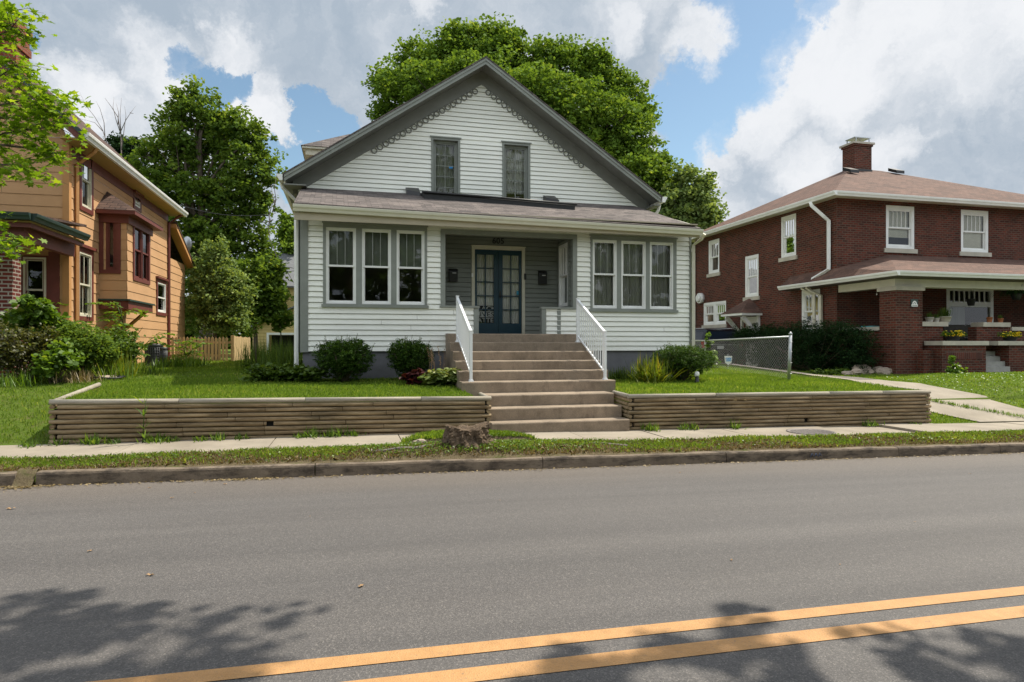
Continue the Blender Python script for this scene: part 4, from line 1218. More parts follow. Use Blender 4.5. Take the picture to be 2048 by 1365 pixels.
# windows with red trim
def owindow(h, fm='cream_paint', **k):
    a, b, c, d = h
    m = MB(); frame_rect(m, FO, a-.03, b+.03, c-.03, d+.03, .11, -.06, .04); m.fbox(FO, a-.08, b+.08, d+.03, d+.10, -.02, .10); m.build('window_casing', 'red_trim', OH)
    return window(OH, FO, a+.08, b-.08, c+.08, d-.08, fm=fm, o=.0, **k)
owindow(o1, blind='curtain', blind_rng=(.45, 1), bv='dim_curtain'); owindow(o2, up_v=1, low_v=1, blind=None); owindow(o3, fm='white_paint'); owindow(o4, fm='white_paint', blind='blind')
m = MB(); frame_rect(m, FOF, opw[0]-.0, opw[1]+.0, opw[2], opw[3], .10, -.08, .04); m.fbox(FOF, opw[1], opw[1]+.22, opw[2]-.1, opw[3]+.1, -.02, .035); m.build('window_casing', 'red_trim', OH)
window(OH, FOF, opw[0]+.04, opw[1]-.04, opw[2]+.04, opw[3]-.04, fm='cream_paint', split=.42, o=.02)
# box bay
bz0, bz1 = sz(254, 602, BX), sz(300, 452, BX) + .0
FB1, FB2 = FY(BY0), FXP(BX)
nw = (wx(212, BY0), wx(233, BY0), wz(222, 540, BY0), wz(222, 432, BY0))
bw = (sy(266, BX), sy(297, BX), sz(281, 562, BX), sz(281, 447, BX))
mb = MB()
clap(mb, FB1, XO, BX, bz0, bz1, [nw], exp=.265, lip=.014); clap(mb, FB2, BY0, BY1, bz0, bz1, [bw], exp=.265, lip=.014)
clap(mb, FY(BY1), XO, BX, bz0, bz1, (), exp=.265, lip=-.014)
mb.build('bay_wall', 'orange_siding', OH)
mb = MB(); frame_rect(mb, FB1, XO+.01, BX-.14, nw[2]-.10, nw[3]+.10, .1, -.03, .035); frame_rect(mb, FB2, bw[0]-.05, bw[1]+.05, bw[2]-.05, bw[3]+.05, .09, -.03, .035); mb.box(XO, BX+.06, BY0-.06, BY1+.04, bz1-.30, bz1-.02)
mb.box(XO, BX+.05, BY0-.05, BY1+.05, bz0-.22, bz0)
mb.build('bay_trim', 'red_trim', OH)
mb = MB(); mb.box(XO, BX+.10, BY0-.10, BY1+.10, bz0-.005, bz0+.04); mb.build('bay_ledge', 'green_trim', OH)
mb = MB(); mb.box(XO-.6, XO-.02, BY0+.1, BY1-.1, bz0, bz1); mb.build('bay_interior', 'dark_interior', OH)
window(OH, FB1, nw[0], nw[1], nw[2], nw[3], fm='red_trim', split=None, o=-.02)
bm_ = (bw[0] + bw[1]) / 2
window(OH, FB2, bw[0]+.03, bm_-.03, bw[2]+.03, bw[3]-.03, fm='red_trim', o=-.0, fw=.03); window(OH, FB2, bm_+.03, bw[1]-.03, bw[2]+.03, bw[3]-.03, fm='red_trim', o=-.0, fw=.03)
bx = BX + .28
rt = sz(220, 386, XO + .02)
mb = MB(); A = [(XO,BY0-.28,bz1+.0),(bx,BY0-.28,bz1),(bx,BY1+.28,bz1),(XO,BY1+.28,bz1)]; p0, p1 = (XO,BY0+.55,rt), (XO,BY1-.55,rt)
mb.face([A[0],A[1],p0]); mb.face([A[1],A[2],p1,p0]); mb.face([A[2],A[3],p1]); mb.build('bay_roof', 'shingle_bay', OH)
mb = MB(); mb.box(XO, bx-.01, BY0-.27, BY1+.27, bz1-.10, bz1-.004); mb.build('bay_cornice', 'red_trim', OH)
# bracket under the bay
for y in (BY0+.25, BY1-.25):
    mb = MB(); mb.tube([(XO+.02,y,bz0-.75),(BX-.05,y,bz0-.2)], .05, 4, smooth=False); mb.build('bay_bracket', 'orange_trim', OH)
# chimney
cxp = (wx(5, 18.4), wx(50, 18.4)); czt = wz(30, 46, 18.4)
mb = MB(); a, b = cxp; mb.box(a+.06, b-.06, 18.1, 18.75, ZEO+.6, czt-.7); mb.box(a+.02, b-.02, 18.06, 18.79, czt-.7, czt-.52); mb.box(a+.05, b-.05, 18.09, 18.76, czt-.52, czt-.30); mb.box(a, b, 18.04, 18.81, czt-.30, czt-.08); mb.box(a+.05,b-.05,18.09,18.76,czt-.08,czt)
mb.build('chimney', 'brick_chimney', OH)
# porch of the orange house
PYF = 14.35
pxe = -5.9
pze = wz(62, 430, PYF-.1)
mb = MB(); slab(mb, (-15,PYF-.1,pze+.03), (pxe,PYF-.1,pze+.03), (pxe-.02,YO,pze+.30), (-15,YO,pze+.30), .05); mb.build('porch_roof', 'shingle_bay', OH)
mb = MB(); gutter(mb, (-15,PYF-.08,pze+.03), (pxe,PYF-.08,pze+.03), (0,-1,0), h=.13, w=.12); gutter(mb, (pxe-.02,PYF-.1,pze+.03), (pxe-.02,YO-.1,pze+.05), (1,0,0), h=.14, w=.12)
mb.build('porch_gutter', 'green_trim', OH)
mb = MB(); mb.box(-15, pxe-.04, PYF, YO-.02, pze-.13, pze-.10); mb.build('porch_ceiling', 'yellow_soffit', OH)
mb = MB(); mb.box(-15, pxe-.25, PYF+.20, PYF+.34, pze-.45, pze-.135); mb.box(pxe-.39, pxe-.25, PYF+.341, YO-.03, pze-.45, pze-.135); mb.box(-15, pxe-.06, PYF+.02, PYF+.08, pze-.22, pze-.132); mb.box(pxe-.12, pxe-.06, PYF+.081, YO-.03, pze-.22, pze-.132)
mb.build('porch_beam', 'red_trim', OH)
pr0, pr1 = wx(-30, PYF+.05), wx(25, PYF+.05)
mb = MB(); mb.box(pr1-.75, pr1, PYF+.05, PYF+.38, .8, pze-.451); mb.build('brick_pillar', 'brick_porch', OH)
mb = MB(); mb.box(-15, pr1-.751, PYF+.15, PYF+.40, .8, 2.15); mb.build('porch_parapet', 'brick_porch', OH)
mb = MB(); mb.box(pr1-.30, pr1-.02, PYF+.381, YO-.05, .8, 2.15); mb.build('porch_parapet', 'brick_porch', OH)
mb = MB(); mb.box(pr1-.36, pr1+.04, PYF+.381, YO-.04, 2.15, 2.29); mb.build('parapet_cap', 'limestone', OH)
mb = MB(); mb.box(-15, pr1-.4, PYF+.42, YO, 1.3, 1.45); mb.build('porch_floor', 'step_grey', OH)
# satellite dish on the rear wing
dx, dy, dz_ = at(372, 488, 27.5)
t = thing('satellite_dish', 'small grey satellite dish behind the rear wing of the orange house', 'satellite dish', (dx, dy, dz_))
m = MB()
for k in range(6):
    r0, r1 = .05*k, .05*(k+1)
    for j in range(16):
        t0, t1 = 2*math.pi*j/16, 2*math.pi*(j+1)/16
        P_ = lambda r, q: (dx + r*math.cos(q)*.75 + .2*r*r, dy + r*math.cos(q)*-.4 + .9*r*r, dz_ + r*math.sin(q)*1.1)
        m.face([P_(r0,t0),P_(r1,t0),P_(r1,t1),P_(r0,t1)], True)
m.build('reflector', 'grey_metal', t)
m = MB(); m.tube([(dx,dy+.1,dz_-.6),(dx,dy+.1,dz_)], .02, 6); m.tube([(dx,dy,dz_-.2),(dx+.35,dy-.35,dz_+.02)], .012, 6); m.box(dx+.3,dx+.4,dy-.4,dy-.3,dz_,dz_+.06); m.build('arm', 'grey_metal', t)

# ------------------------------------------------------------------ BRICK HOUSE (right)
BH = thing('brick_house', 'dark red brick foursquare house with a hipped reddish roof and deep front porch', 'house', (20, 22, .9))
XB1 = 27.6; YB1 = 28.0
FS, FF = FXN(XB), FY(YB)
ZB = EYE + (HY - 398) / F_PX * sd(1673, XB)
def swin(pa, pb, ya, yb): return (sy(pb, XB), sy(pa, XB), sz((pa+pb)/2, yb, XB), sz((pa+pb)/2, ya, XB))
sA = swin(1417, 1438.5, 480, 547); sB = swin(1490, 1517, 511, 594); sC = swin(1562, 1592, 431, 514); sD = swin(1407, 1452, 604, 650); sE = swin(1603, 1640, 580, 664)
sdoor = swin(1492, 1517, 634, 742)
fG = (wx(1772, YB), wx(1829, YB), wz(1800, 498, YB), wz(1800, 412, YB)); fH = (wx(1922, YB), wx(1977, YB), wz(1950, 505, YB), wz(1950, 421, YB))
fP = (wx(1897, YB), wx(1986, YB), wz(1940, 668, YB), wz(1940, 575, YB))
fR = (wx(2090, YB), wx(2146, YB), wz(2100, 510, YB), wz(2100, 426, YB))
gb = .7
mb = MB(); flatwall(mb, FS, YB, YB1, gb, ZB+.1, [sA, sB, sC, sD, sE, sdoor], .1); mb.build('side_wall', 'brick_red', BH)
mb = MB(); flatwall(mb, FF, XB, XB1, gb, ZB+.1, [fG, fH, fP, fR], .1); mb.build('front_wall', 'brick_red', BH)
mb = MB(); mb.box(XB1-.1, XB1, YB+.1, YB1, gb, ZB+.1); mb.box(XB+.1, XB1-.1, YB1-.1, YB1, gb, ZB+.1); mb.build('rear_wall', 'brick_red', BH)
mb = MB(); mb.box(XB+1.0, XB+1.05, YB+1.1, YB1-.1, gb, ZB); mb.box(XB+.1, XB1-.1, YB+1.0, YB+1.05, gb, ZB); mb.box(XB+.1, XB1-.1, YB+.1, YB1-.1, 3.9, 3.95); mb.build('inner_wall', 'dark_interior', BH)
for h, F_ in ((sA,FS),(sB,FS),(sC,FS),(sD,FS),(sE,FS),(fG,FF),(fH,FF),(fR,FF)):
    mb = MB(); mb.fbox(F_, h[0]-.09, h[1]+.09, h[2]-.15, h[2]-.001, -.08, .05); mb.build('window_sill', 'limestone', BH)
def bwin(h, F_, v=3, blind='blind', rng=(0, 1), wide=.09, **k):
    m = MB(); frame_rect(m, F_, h[0]+.001, h[1]-.001, h[2], h[3]-.001, wide, -.09, -.01, wt=.11); m.build('window_casing', 'white_paint', BH)
    return window(BH, F_, h[0]+wide, h[1]-wide, h[2]+.07, h[3]-.11, fw=.03, sash=.045, up_v=v, blind=blind, blind_rng=rng, o=-.05, bv='pale_blind', **k)
bwin(sA, FS, 3, 'curtain'); bwin(sB, FS, 3, 'curtain'); bwin(sC, FS, 3, 'curtain')
mD = (sD[0]+sD[1])/2
bwin((sD[0], mD, sD[2], sD[3]), FS, 3, None); bwin((mD, sD[1], sD[2], sD[3]), FS, 3, None)
bwin(sE, FS, 3, 'blind', (.0, 1), split=.5); bwin(fG, FF, 4, 'blind', (.25, 1)); bwin(fH, FF, 4, 'blind'); bwin(fR, FF, 4, 'blind')
# porch picture window: transom above a wide pane
a, b, c, d = fP
m = MB(); frame_rect(m, FF, a-.1, b+.0, c, d+.0, .14, -.09, .02); q = c + (d-c)*.63; m.fbox(FF, a, b-.14, q-.09, q+.09, -.09, .015)
for k in range(1, 8): u = a+.04 + (b-a-.18)*k/8; m.fbox(FF, u-.02, u+.02, q+.09, d-.14, -.06, -.01)
m = m.build('window', 'white_paint', BH); g = MB(); g.face([FF(a,c,-.04),FF(b,c,-.04),FF(b,d,-.04),FF(a,d,-.04)]); g.build('glass', 'window_glass', m)
g = MB(); g.face([FF(a,c,-.5),FF((a+b)/2+.3,c,-.5),FF((a+b)/2+.3,q,-.5),FF(a,q,-.5)]); g.build('curtain', 'dim_curtain', m)
# side door with hooded canopy
h = sdoor
m = MB(); m.fbox(FS, h[0], h[0]+.09, h[2], h[3], -.06, .01); m.fbox(FS, h[1]-.09, h[1], h[2], h[3], -.06, .01); m.fbox(FS, h[0]+.09, h[1]-.09, h[3]-.09, h[3], -.06, .01); m.build('door_casing', 'white_paint', BH)
m = MB(); m.fbox(FS, h[0]+.09, h[1]-.09, h[2], h[3]-.09, -.07, -.04); m.fbox(FS, h[0]+.09, h[1]-.09, h[2]+1.0, h[2]+1.06, -.04, -.03); dd = m.build('door', 'white_paint', BH)
m = MB(); ym = (h[0]+h[1])/2; m.fbox(FS, ym-.25, ym+.25, h[2]+1.15, h[3]-.25, -.04, -.035); m.build('glass', 'window_glass', dd)
m = MB(); m.tube([FS(h[0]+.16,h[2]+.98,-.04), FS(h[0]+.16,h[2]+.98,.02)], .025, 8); m.build('handle', 'grey_metal', dd)
cy0, cy1 = h[0]-.28, h[1]+.42; cz = h[3] + .12; cxo = XB - .95
m = MB(); P0, P1, P2, P3 = (XB,cy0,cz),(cxo,cy0,cz),(cxo,cy1,cz),(XB,cy1,cz); T0, T1 = (XB-.12,cy0+.75,cz+.62), (XB-.12,cy1-.75,cz+.62); TT0, TT1 = (XB,cy0+.75,cz+.62),(XB,cy1-.75,cz+.62)
m.face([P0,P1,T0,TT0]); m.face([P1,P2,T1,T0]); m.face([P2,P3,TT1,T1]); m.build('canopy_roof', 'shingle_red', BH)
m = MB(); m.box(cxo+.02, XB-.001, cy0+.02, cy1-.02, cz-.09, cz-.003)
m.build('canopy_frame', 'white_paint', BH)
for y in (cy0+.22, cy1-.22):
    m = MB(); m.box(XB-.10, XB-.001, y-.05, y+.05, cz-.95, cz-.09); m.hexa([(XB-.10,y-.05,cz-.9),(XB-.10,y+.05,cz-.9),(XB-.10,y+.05,cz-.75),(XB-.10,y-.05,cz-.75)],[(cxo+.1,y-.05,cz-.19),(cxo+.1,y+.05,cz-.19),(cxo+.25,y+.05,cz-.092),(cxo+.25,y-.05,cz-.092)])
    m.build('canopy_bracket', 'white_paint', BH)
# main hipped roof
ov = .55
ax0, ax1, ay = 20.6, 22.2, 23.35; az = EYE + (HY - 338) / F_PX * 27.7
q = [(XB-ov,YB-ov,ZB+.10),(XB1+ov,YB-ov,ZB+.10),(XB1+ov,YB1+ov,ZB+.10),(XB-ov,YB1+ov,ZB+.10)]; A0, A1 = (ax0,ay,az), (ax1,ay,az)
m = MB(); m.face([q[0],q[1],A1,A0]); m.face([q[1],q[2],A1]); m.face([q[2],q[3],A0,A1]); m.face([q[3],q[0],A0]); m.build('roof', 'shingle_red', BH)
m = MB(); m.box(XB-ov+.02, XB1+ov-.02, YB-ov+.02, YB1+ov-.02, ZB+.03, ZB+.06)
m.build('soffit', 'cream_paint', BH)
m = MB(); gutter(m, (XB-ov+.02,YB-ov+.02,ZB+.10), (XB1+ov,YB-ov+.02,ZB+.10), (0,-1,0), h=.14, w=.13); gutter(m, (XB-ov+.02,YB-ov-.1,ZB+.101), (XB-ov+.02,YB1+ov,ZB+.101), (-1,0,0), h=.14, w=.13); m.build('gutter', 'white_paint', BH)
pipe('downspout', [(XB-ov-.05,YB+.55,ZB-.04),(XB-ov-.05,YB+.5,ZB-.16),(XB-.28,YB-.0+.3,ZB-.55),(XB-.09,YB+.28,ZB-.70),(XB-.09,YB+.28,4.35),(XB-.25,YB+.9,4.05)], .075, BH, 'white_paint')
pipe('downspout', [(XB-ov-.05,YB1-.0,ZB-.04),(XB-.09,YB1-.08,ZB-.6),(XB-.09,YB1-.08,gb)], .06, BH, 'white_paint')
# chimney with cap
cc = (ax0+.30, ay-.1); 
zc0 = az - .75; zc1 = wz(1716, 290, cc[1])
m = MB(); m.box(cc[0]-.44, cc[0]+.44, cc[1]-.33, cc[1]+.33, zc0, zc1-.16); m.box(cc[0]-.48, cc[0]+.48, cc[1]-.37, cc[1]+.37, zc1-.16, zc1-.08); ch = m.build('chimney', 'brick_red', BH)
m = MB(); m.box(cc[0]-.53, cc[0]+.53, cc[1]-.42, cc[1]+.42, zc1-.08, zc1+.0); m.build('chimney_cap', 'limestone', ch)
m = MB(); m.box(cc[0]-.36, cc[0]+.42, cc[1]-.30, cc[1]+.26, zc1+.20, zc1+.23)
for x in (-.3, .36):
    for y in (-.28, .22): m.box(cc[0]+x-.015, cc[0]+x+.015, cc[1]+y-.015, cc[1]+y+.015, zc1, zc1+.2)
m.build('rain_cap', 'grey_metal', ch)
m = MB(); m.box(cc[0]-.46, cc[0]+.46, cc[1]-.35, cc[1]-.335, zc0, zc0+.62); m.build('flashing', 'black_metal', ch)
for (x, y) in ((ax0-1.05, ay-1.25), (ax0+1.9, ay-.5)):
    m = MB(); zz = az - (ay - y) * (az - ZB - .1) / (ay - YB + ov); m.hexa([(x-.2,y-.25,zz-.05),(x+.2,y-.25,zz-.05),(x+.2,y+.2,zz+.15),(x-.2,y+.2,zz+.15)],[(x-.2,y-.25,zz+.08),(x+.2,y-.25,zz+.08),(x+.2,y+.2,zz+.28),(x-.2,y+.2,zz+.28)]); m.build('roof_vent', 'black_metal', BH)
# porch
PB0 = 16.25                                    # porch front plane
PX = 16.0
pe = 2.2 + EYE - .03
pzj = sz(1672, 552, XB) + .0
e0 = (PX-.35, PB0-.45); yb_ = 21.1
jn = wz(1830, 512, YB)
m = MB()
hipx = XB + .0
C0, C1 = (PX-.45, PB0-.5, pe), (XB1+.6, PB0-.5, pe)
J0, J1 = (XB+2.1-.0, YB, jn), (XB1, YB, jn)
m.face([C0, C1, J1, J0])
m.face([(PX-.45,yb_,pe), C0, J0, (XB, YB, jn*.5+pe*.5-.05), (XB, yb_, pe+.38)])
m.build('porch_roof', 'shingle_red', BH)
m = MB(); gutter(m, (C0[0],C0[1]+.02,pe), (C1[0],C0[1]+.02,pe), (0,-1,0), h=.14, w=.13); gutter(m, (C0[0]+.02,C0[1]-.1,pe+.001), (C0[0]+.02,yb_,pe+.001), (-1,0,0), h=.14, w=.13); m.build('porch_gutter', 'white_paint', BH)
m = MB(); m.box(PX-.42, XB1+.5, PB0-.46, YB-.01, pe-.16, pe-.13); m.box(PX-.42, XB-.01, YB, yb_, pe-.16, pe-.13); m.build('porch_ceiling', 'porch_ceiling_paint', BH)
m = MB(); m.box(PX+.05, XB1, PB0+.08, PB0+.4, pe-.40, pe-.161); m.box(PX+.05, PX+.35, PB0+.401, YB-.01, pe-.40, pe-.161); m.build('porch_beam', 'cream_paint', BH)
pipe('downspout', [(PX-.42,YB+1.25,pe-.14),(PX-.30,YB+1.2,pe-.25),(PX-.09,YB+1.0,pe-.38),(PX-.09,YB+.98,.9)], .06, BH, 'cream_paint')
pipe('downspout', [(PX-.42,YB+1.0,pe-.14),(PX-.30,YB+.9,pe-.28),(PX-.10,YB+.65,pe-.45),(PX-.09,YB+.62,.9)], .06, BH, 'cream_paint')
# pillars
def pillar(x0, x1):
    m = MB(); m.box(x0, x1, PB0, PB0+.62, gb, pe-.52); p = m.build('brick_pillar', 'brick_red', BH)
    m = MB(); m.box(x0-.05, x1+.05, PB0-.05, PB0+.67, pe-.52, pe-.40); m.build('pillar_cap', 'limestone', p)
cx1 = wx(1845, PB0)
pillar(PX, cx1); pillar(XB1-.7, XB1)
m = MB(); m.box(PX+.10, XB1-.1, PB0+.3, YB-.01, 1.30, 1.52); m.build('porch_floor', 'step_grey', BH)
zcap = wz(1870, 645, PB0)
zc2 = sz(1690, 662, PX)
# left parapet (side), front parapets, stair cheeks
m = MB(); m.box(PX+.02, PX+.30, PB0+.621, YB-.01, gb, zc2-.02); m.build('porch_parapet', 'brick_red', BH)
m = MB(); m.box(PX-.04, PX+.36, PB0+.621, YB-.012, zc2-.02, zc2+.10); m.build('parapet_cap', 'limestone', BH)
m = MB(); m.box(PX+.012, PX+.019, PB0+.9, YB-.3, 1.45, 1.68); m.build('soldier_course', 'brick_soldier', BH)
fx0, fx1 = wx(1845, PB0), wx(1901, PB0)
m = MB(); m.box(cx1+.001, fx1-.12, PB0+.15, PB0+.45, gb, zcap-.12); m.build('porch_parapet', 'brick_red', BH)
m = MB(); m.box(cx1+.001, fx1+.02, PB0+.09, PB0+.52, zcap-.12, zcap+.02); m.build('parapet_cap', 'limestone', BH)
YCH = PB0 - .50                                # stair cheek front
hx0, hx1 = wx(1884, YCH), wx(1972, YCH); zch = wz(1930, 691, YCH)
m = MB(); m.box(hx0, hx1, YCH, PB0+.149, gb, zch); m.build('stair_cheek', 'brick_red', BH)
m = MB(); m.box(hx0+.15, hx1-.1, YCH-.006, YCH-.001, zch-.42, zch-.18); m.build('soldier_course', 'brick_soldier', BH)
m = MB(); m.box(hx0-.05, hx1+.05, YCH-.06, PB0+.08, zch, zch+.13); m.build('cheek_cap', 'limestone', BH)
m = MB(); m.box(wx(1848,YCH+.25), hx0-.001, YCH+.25, PB0+.149, gb, 1.6); m.build('planter_wall', 'brick_red', BH)
rx0 = wx(1994, YCH)
m = MB(); m.box(rx0+.6, rx0+2.6, YCH+.1, PB0+.149, gb, zch); m.build('stair_cheek', 'brick_red', BH)
m = MB(); m.box(rx0+.1, rx0+2.65, YCH+.04, PB0+.08, zch, zch+.13); m.build('cheek_cap', 'limestone', BH)
m = MB(); m.box(rx0-.02, XB1-.71, PB0+.15, PB0+.45, gb, zcap-.12); m.build('porch_parapet', 'brick_red', BH)
m = MB(); m.box(wx(1972,PB0), wx(2027,PB0), PB0+.09, PB0+.52, zcap-.12, zcap+.02); m.box(wx(2030,PB0), XB1-.71, PB0+.09, PB0+.52, zcap-.24, zcap-.12); m.build('parapet_cap', 'limestone', BH)
for k in range(5):
    m = MB(); m.box(hx1+.051, rx0+.59-.0, YCH-.1+.16*k, PB0+.3, .75 if k == 0 else .9+.155*k-.16, .93+.155*k); m.build('porch_step', 'step_grey', BH)
# house plaque: dark square with a pale arch and house emblem
x, z = wx(1828, PB0), wz(1828, 607, PB0)
m = MB(); m.box(x-.13, x+.13, PB0-.02, PB0-.001, z-.12, z+.12)
pq = tag(m.build('house_plaque', 'sign_green', None, (x, PB0-.01, z)), 'small dark plaque with a pale arch emblem on the brick porch pillar', 'plaque')
m = MB(); m.prism([(x-.115,PB0-.021,z-.10),(x+.115,PB0-.021,z-.10),(x+.115,PB0-.021,z-.03),(x-.115,PB0-.021,z-.03)], (0,-.004,0))
pts = [(x+.085*math.cos(t), PB0-.021, z-.03+.105*math.sin(t)) for t in [math.pi*k/12 for k in range(13)]]; pin = [(x+.045*math.cos(t), PB0-.021, z-.03+.06*math.sin(t)) for t in [math.pi*k/12 for k in range(13)]]
for k in range(12): m.prism([pts[k],pts[k+1],pin[k+1],pin[k]], (0,-.004,0))
m.prism([(x-.02,PB0-.021,z-.028),(x+.02,PB0-.021,z-.028),(x+.02,PB0-.021,z-.0),(x,PB0-.021,z+.018),(x-.02,PB0-.021,z-.0)], (0,-.004,0))
m.build('emblem', 'lamp_white', pq)
m = MB(); m.prism([(x-.09,PB0-.0255,z-.075),(x+.09,PB0-.0255,z-.075),(x+.09,PB0-.0255,z-.06),(x-.09,PB0-.0255,z-.06)], (0,-.002,0)); m.build('stripe', 'sign_green', pq)
# round vent lamp on the side wall beside the rear downspout
lx, ly, lz = XB-.16, sy(1398, XB-.16), sz(1398, 597, XB-.16)
m = MB(); m.tube([(lx+.16,ly,lz),(lx-.02,ly,lz)], .24, 16); m.tube([(lx-.021,ly,lz),(lx-.10,ly,lz)], [.20,.14], 16)
tag(m.build('wall_lamp', 'lamp_white', None, (lx, ly, lz)), 'round white drum shaped fixture high on the rear corner of the brick house', 'wall fixture')

# ------------------------------------------------------------------ house far behind on the left, and its garage
YH = thing('yellow_house', 'pale yellow house with a grey roof behind the white house', 'house', (-2, 42, 1.2))
D_ = 42.0
hx0, _, hz0 = at(548, 680, D_); hx1 = at(640, 600, D_)[0]; Yh = at(570, 600, D_)[1]
ze_h = at(575, 570, D_)[2]; zr_h = at(575, 512, D_)[2]
m = MB(); clap(m, FY(Yh), hx0-1.2, hx0+9, .8, ze_h, (), exp=.2, lip=.02); m.build('wall', 'yellow_siding', YH)
m = MB(); slab(m, (hx0-1.6,Yh-.4,ze_h-.1), (hx0+9.4,Yh-.4,ze_h-.1), (hx0+9.4,Yh+3.4,zr_h+.6), (hx0-1.6,Yh+3.4,zr_h+.6), .1); m.build('roof', 'grey_roof', YH)
m = MB(); m.box(hx0-1.2, hx0-1.1, Yh+.02, Yh+7, .8, ze_h); m.build('side_wall', 'yellow_siding', YH)
window(YH, FY(Yh-.02), at(594,600,D_)[0], at(606,600,D_)[0], at(590,612,D_)[2], at(590,576,D_)[2], o=.03)
GA = thing('yellow_garage', 'low yellow garage with a wide dark door opening behind the white house', 'garage', (-3, 37, 1.0))
D_ = 36.0; g0 = at(498, 600, D_); Yg = g0[1]; gxa, gxb = at(505, 600, D_)[0], at(640, 600, D_)[0]
gze = at(540, 655, D_)[2]; gzp = at(600, 612, D_)[2]
oa, ob = at(536, 600, D_)[0], at(640, 600, D_)[0]-.6; oz = at(560, 670, D_)[2]
m = MB(); clap(m, FY(Yg), gxa, gxb, .8, gze, [(oa, ob, .7, oz)], exp=.18, lip=.02); m.prism([(gxa,Yg,gze),(gxb,Yg,gze),((gxa+gxb)/2+.6,Yg,gzp)], (0,.1,0)); m.build('wall', 'yellow_siding', GA)
m = MB(); frame_rect(m, FY(Yg), oa-.1, ob+.1, .8, oz+.12, .12, -.05, .04, wb=.001); m.build('door_trim', 'white_paint', GA)
m = MB(); m.box(oa, ob, Yg+1.5, Yg+1.6, .7, oz); m.build('garage_interior', 'dark_interior', GA)
m = MB(); xm = (gxa+gxb)/2+.6; slab(m, (gxa-.3,Yg-.3,gze-.05), (xm,Yg-.3,gzp+.12), (xm,Yg+6,gzp+.12), (gxa-.3,Yg+6,gze-.05), .08); slab(m, (gxb+.3,Yg-.3,gze-.05), (xm,Yg-.3,gzp+.12), (xm,Yg+6,gzp+.12), (gxb+.3,Yg+6,gze-.05), .08); m.build('roof', 'grey_roof', GA)
# small outbuilding with an orange roof seen between the white and the brick house
OB = thing('red_roof_garage', 'garage with a reddish roof glimpsed behind the parked vehicle', 'garage', (18, 36, 1.0))
x0, y0_, z0_ = at(1372, 594, 38); x1_ = at(1396, 594, 38)[0]
m = MB(); m.box(x0-2, x1_+2.5, y0_+.3, y0_+6, .7, z0_-.2); m.build('wall', 'brick_red', OB)
m = MB(); slab(m, (x0-2.4,y0_,z0_-.35), (x1_+2.9,y0_,z0_-.35), (x1_+2.9,y0_+3.2,z0_+.5), (x0-2.4,y0_+3.2,z0_+.5), .1); m.build('roof', 'terracotta', OB)
m = MB(); gutter(m, (x0-2.4,y0_+.0,z0_-.35), (x1_+2.9,y0_,z0_-.35), (0,-1,0), h=.16, w=.14); m.build('gutter', 'white_paint', OB)
# ------------------------------------------------------------------ foliage
def rot_frames(n, rng, up=0.35):
    """random orthonormal frames; up biases leaf normals upward"""
    nrm_ = rng.normal(size=(n, 3)); nrm_ /= np.linalg.norm(nrm_, axis=1, keepdims=True)
    nrm_[:, 2] = np.abs(nrm_[:, 2]) * (1) + up; nrm_ /= np.linalg.norm(nrm_, axis=1, keepdims=True)
    a = rng.normal(size=(n, 3)); a -= nrm_ * (a * nrm_).sum(1, keepdims=True); a /= np.linalg.norm(a, axis=1, keepdims=True)
    b = np.cross(nrm_, a)
    return a, b, nrm_
DIAMOND = np.array([(0,-.5,0),(.33,0,.10),(0,.5,0),(-.33,0,.10)])
NARROW = np.array([(0,-.5,0),(.14,0,.06),(0,.5,-.05),(-.14,0,.06)])
BROAD = np.array([(0,-.5,0),(.36,-.18,.06),(.30,.22,.08),(0,.5,-.03),(-.30,.22,.08),(-.36,-.18,.06)])
def maple_leaf():
    pts = []
    for ang, r in ((-90,.42),(-62,.30),(-35,.52),(-8,.26),(22,.58),(55,.27),(90,.66),(125,.27),(158,.58),(188,.26),(215,.52),(242,.30)):
        t = R(ang); pts.append((r*math.cos(t)*.85, r*math.sin(t)*.85, -.12*r*abs(math.cos(t))))
    return np.array(pts)
MAPLE = maple_leaf()
def leaves(name, cen, size, shape, mat, parent, seed, tint, up=.35, svar=.3):
    rng = np.random.default_rng(seed); n = len(cen)
    a, b, c = rot_frames(n, rng, up)
    s_ = size * (1 + svar * rng.uniform(-1, 1, n))
    v = cen[:, None, :] + s_[:, None, None] * (shape[None, :, 0:1] * a[:, None, :] + shape[None, :, 1:2] * b[:, None, :] + shape[None, :, 2:3] * c[:, None, :])
    return fast_mesh(name, v, len(shape), mat, parent, tint=np.clip(tint, 0, 1))
def crown_points(lobes, n, seed, clump=.45, per=26, shell=.45, jag=.15):
    rng = np.random.default_rng(seed)
    L = np.array(lobes, dtype=float)
    w = (L[:, 3] * L[:, 4] * L[:, 5]) ** (2/3); w /= w.sum()
    ncl = max(1, n // per)
    pick = rng.choice(len(L), ncl, p=w)
    d = rng.normal(size=(ncl, 3)); d /= np.linalg.norm(d, axis=1, keepdims=True)
    r = rng.uniform(0, 1, ncl) ** shell
    # ragged surface
    r *= 1 + jag * rng.normal(size=ncl)
    cc = L[pick, :3] + d * r[:, None] * L[pick, 3:6]
    ct = rng.uniform(-.22, .22, ncl)
    csz = clump * rng.uniform(.5, 1.35, ncl)
    idx = np.repeat(np.arange(ncl), per)
    m = len(idx)
    off = rng.normal(size=(m, 3)); off /= np.linalg.norm(off, axis=1, keepdims=True); off *= (rng.uniform(0, 1, m) ** .45)[:, None]
    off[:, 2] *= .62
    pts = cc[idx] + off * csz[idx][:, None]
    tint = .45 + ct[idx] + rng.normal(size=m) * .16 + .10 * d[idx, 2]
    return pts, tint, cc
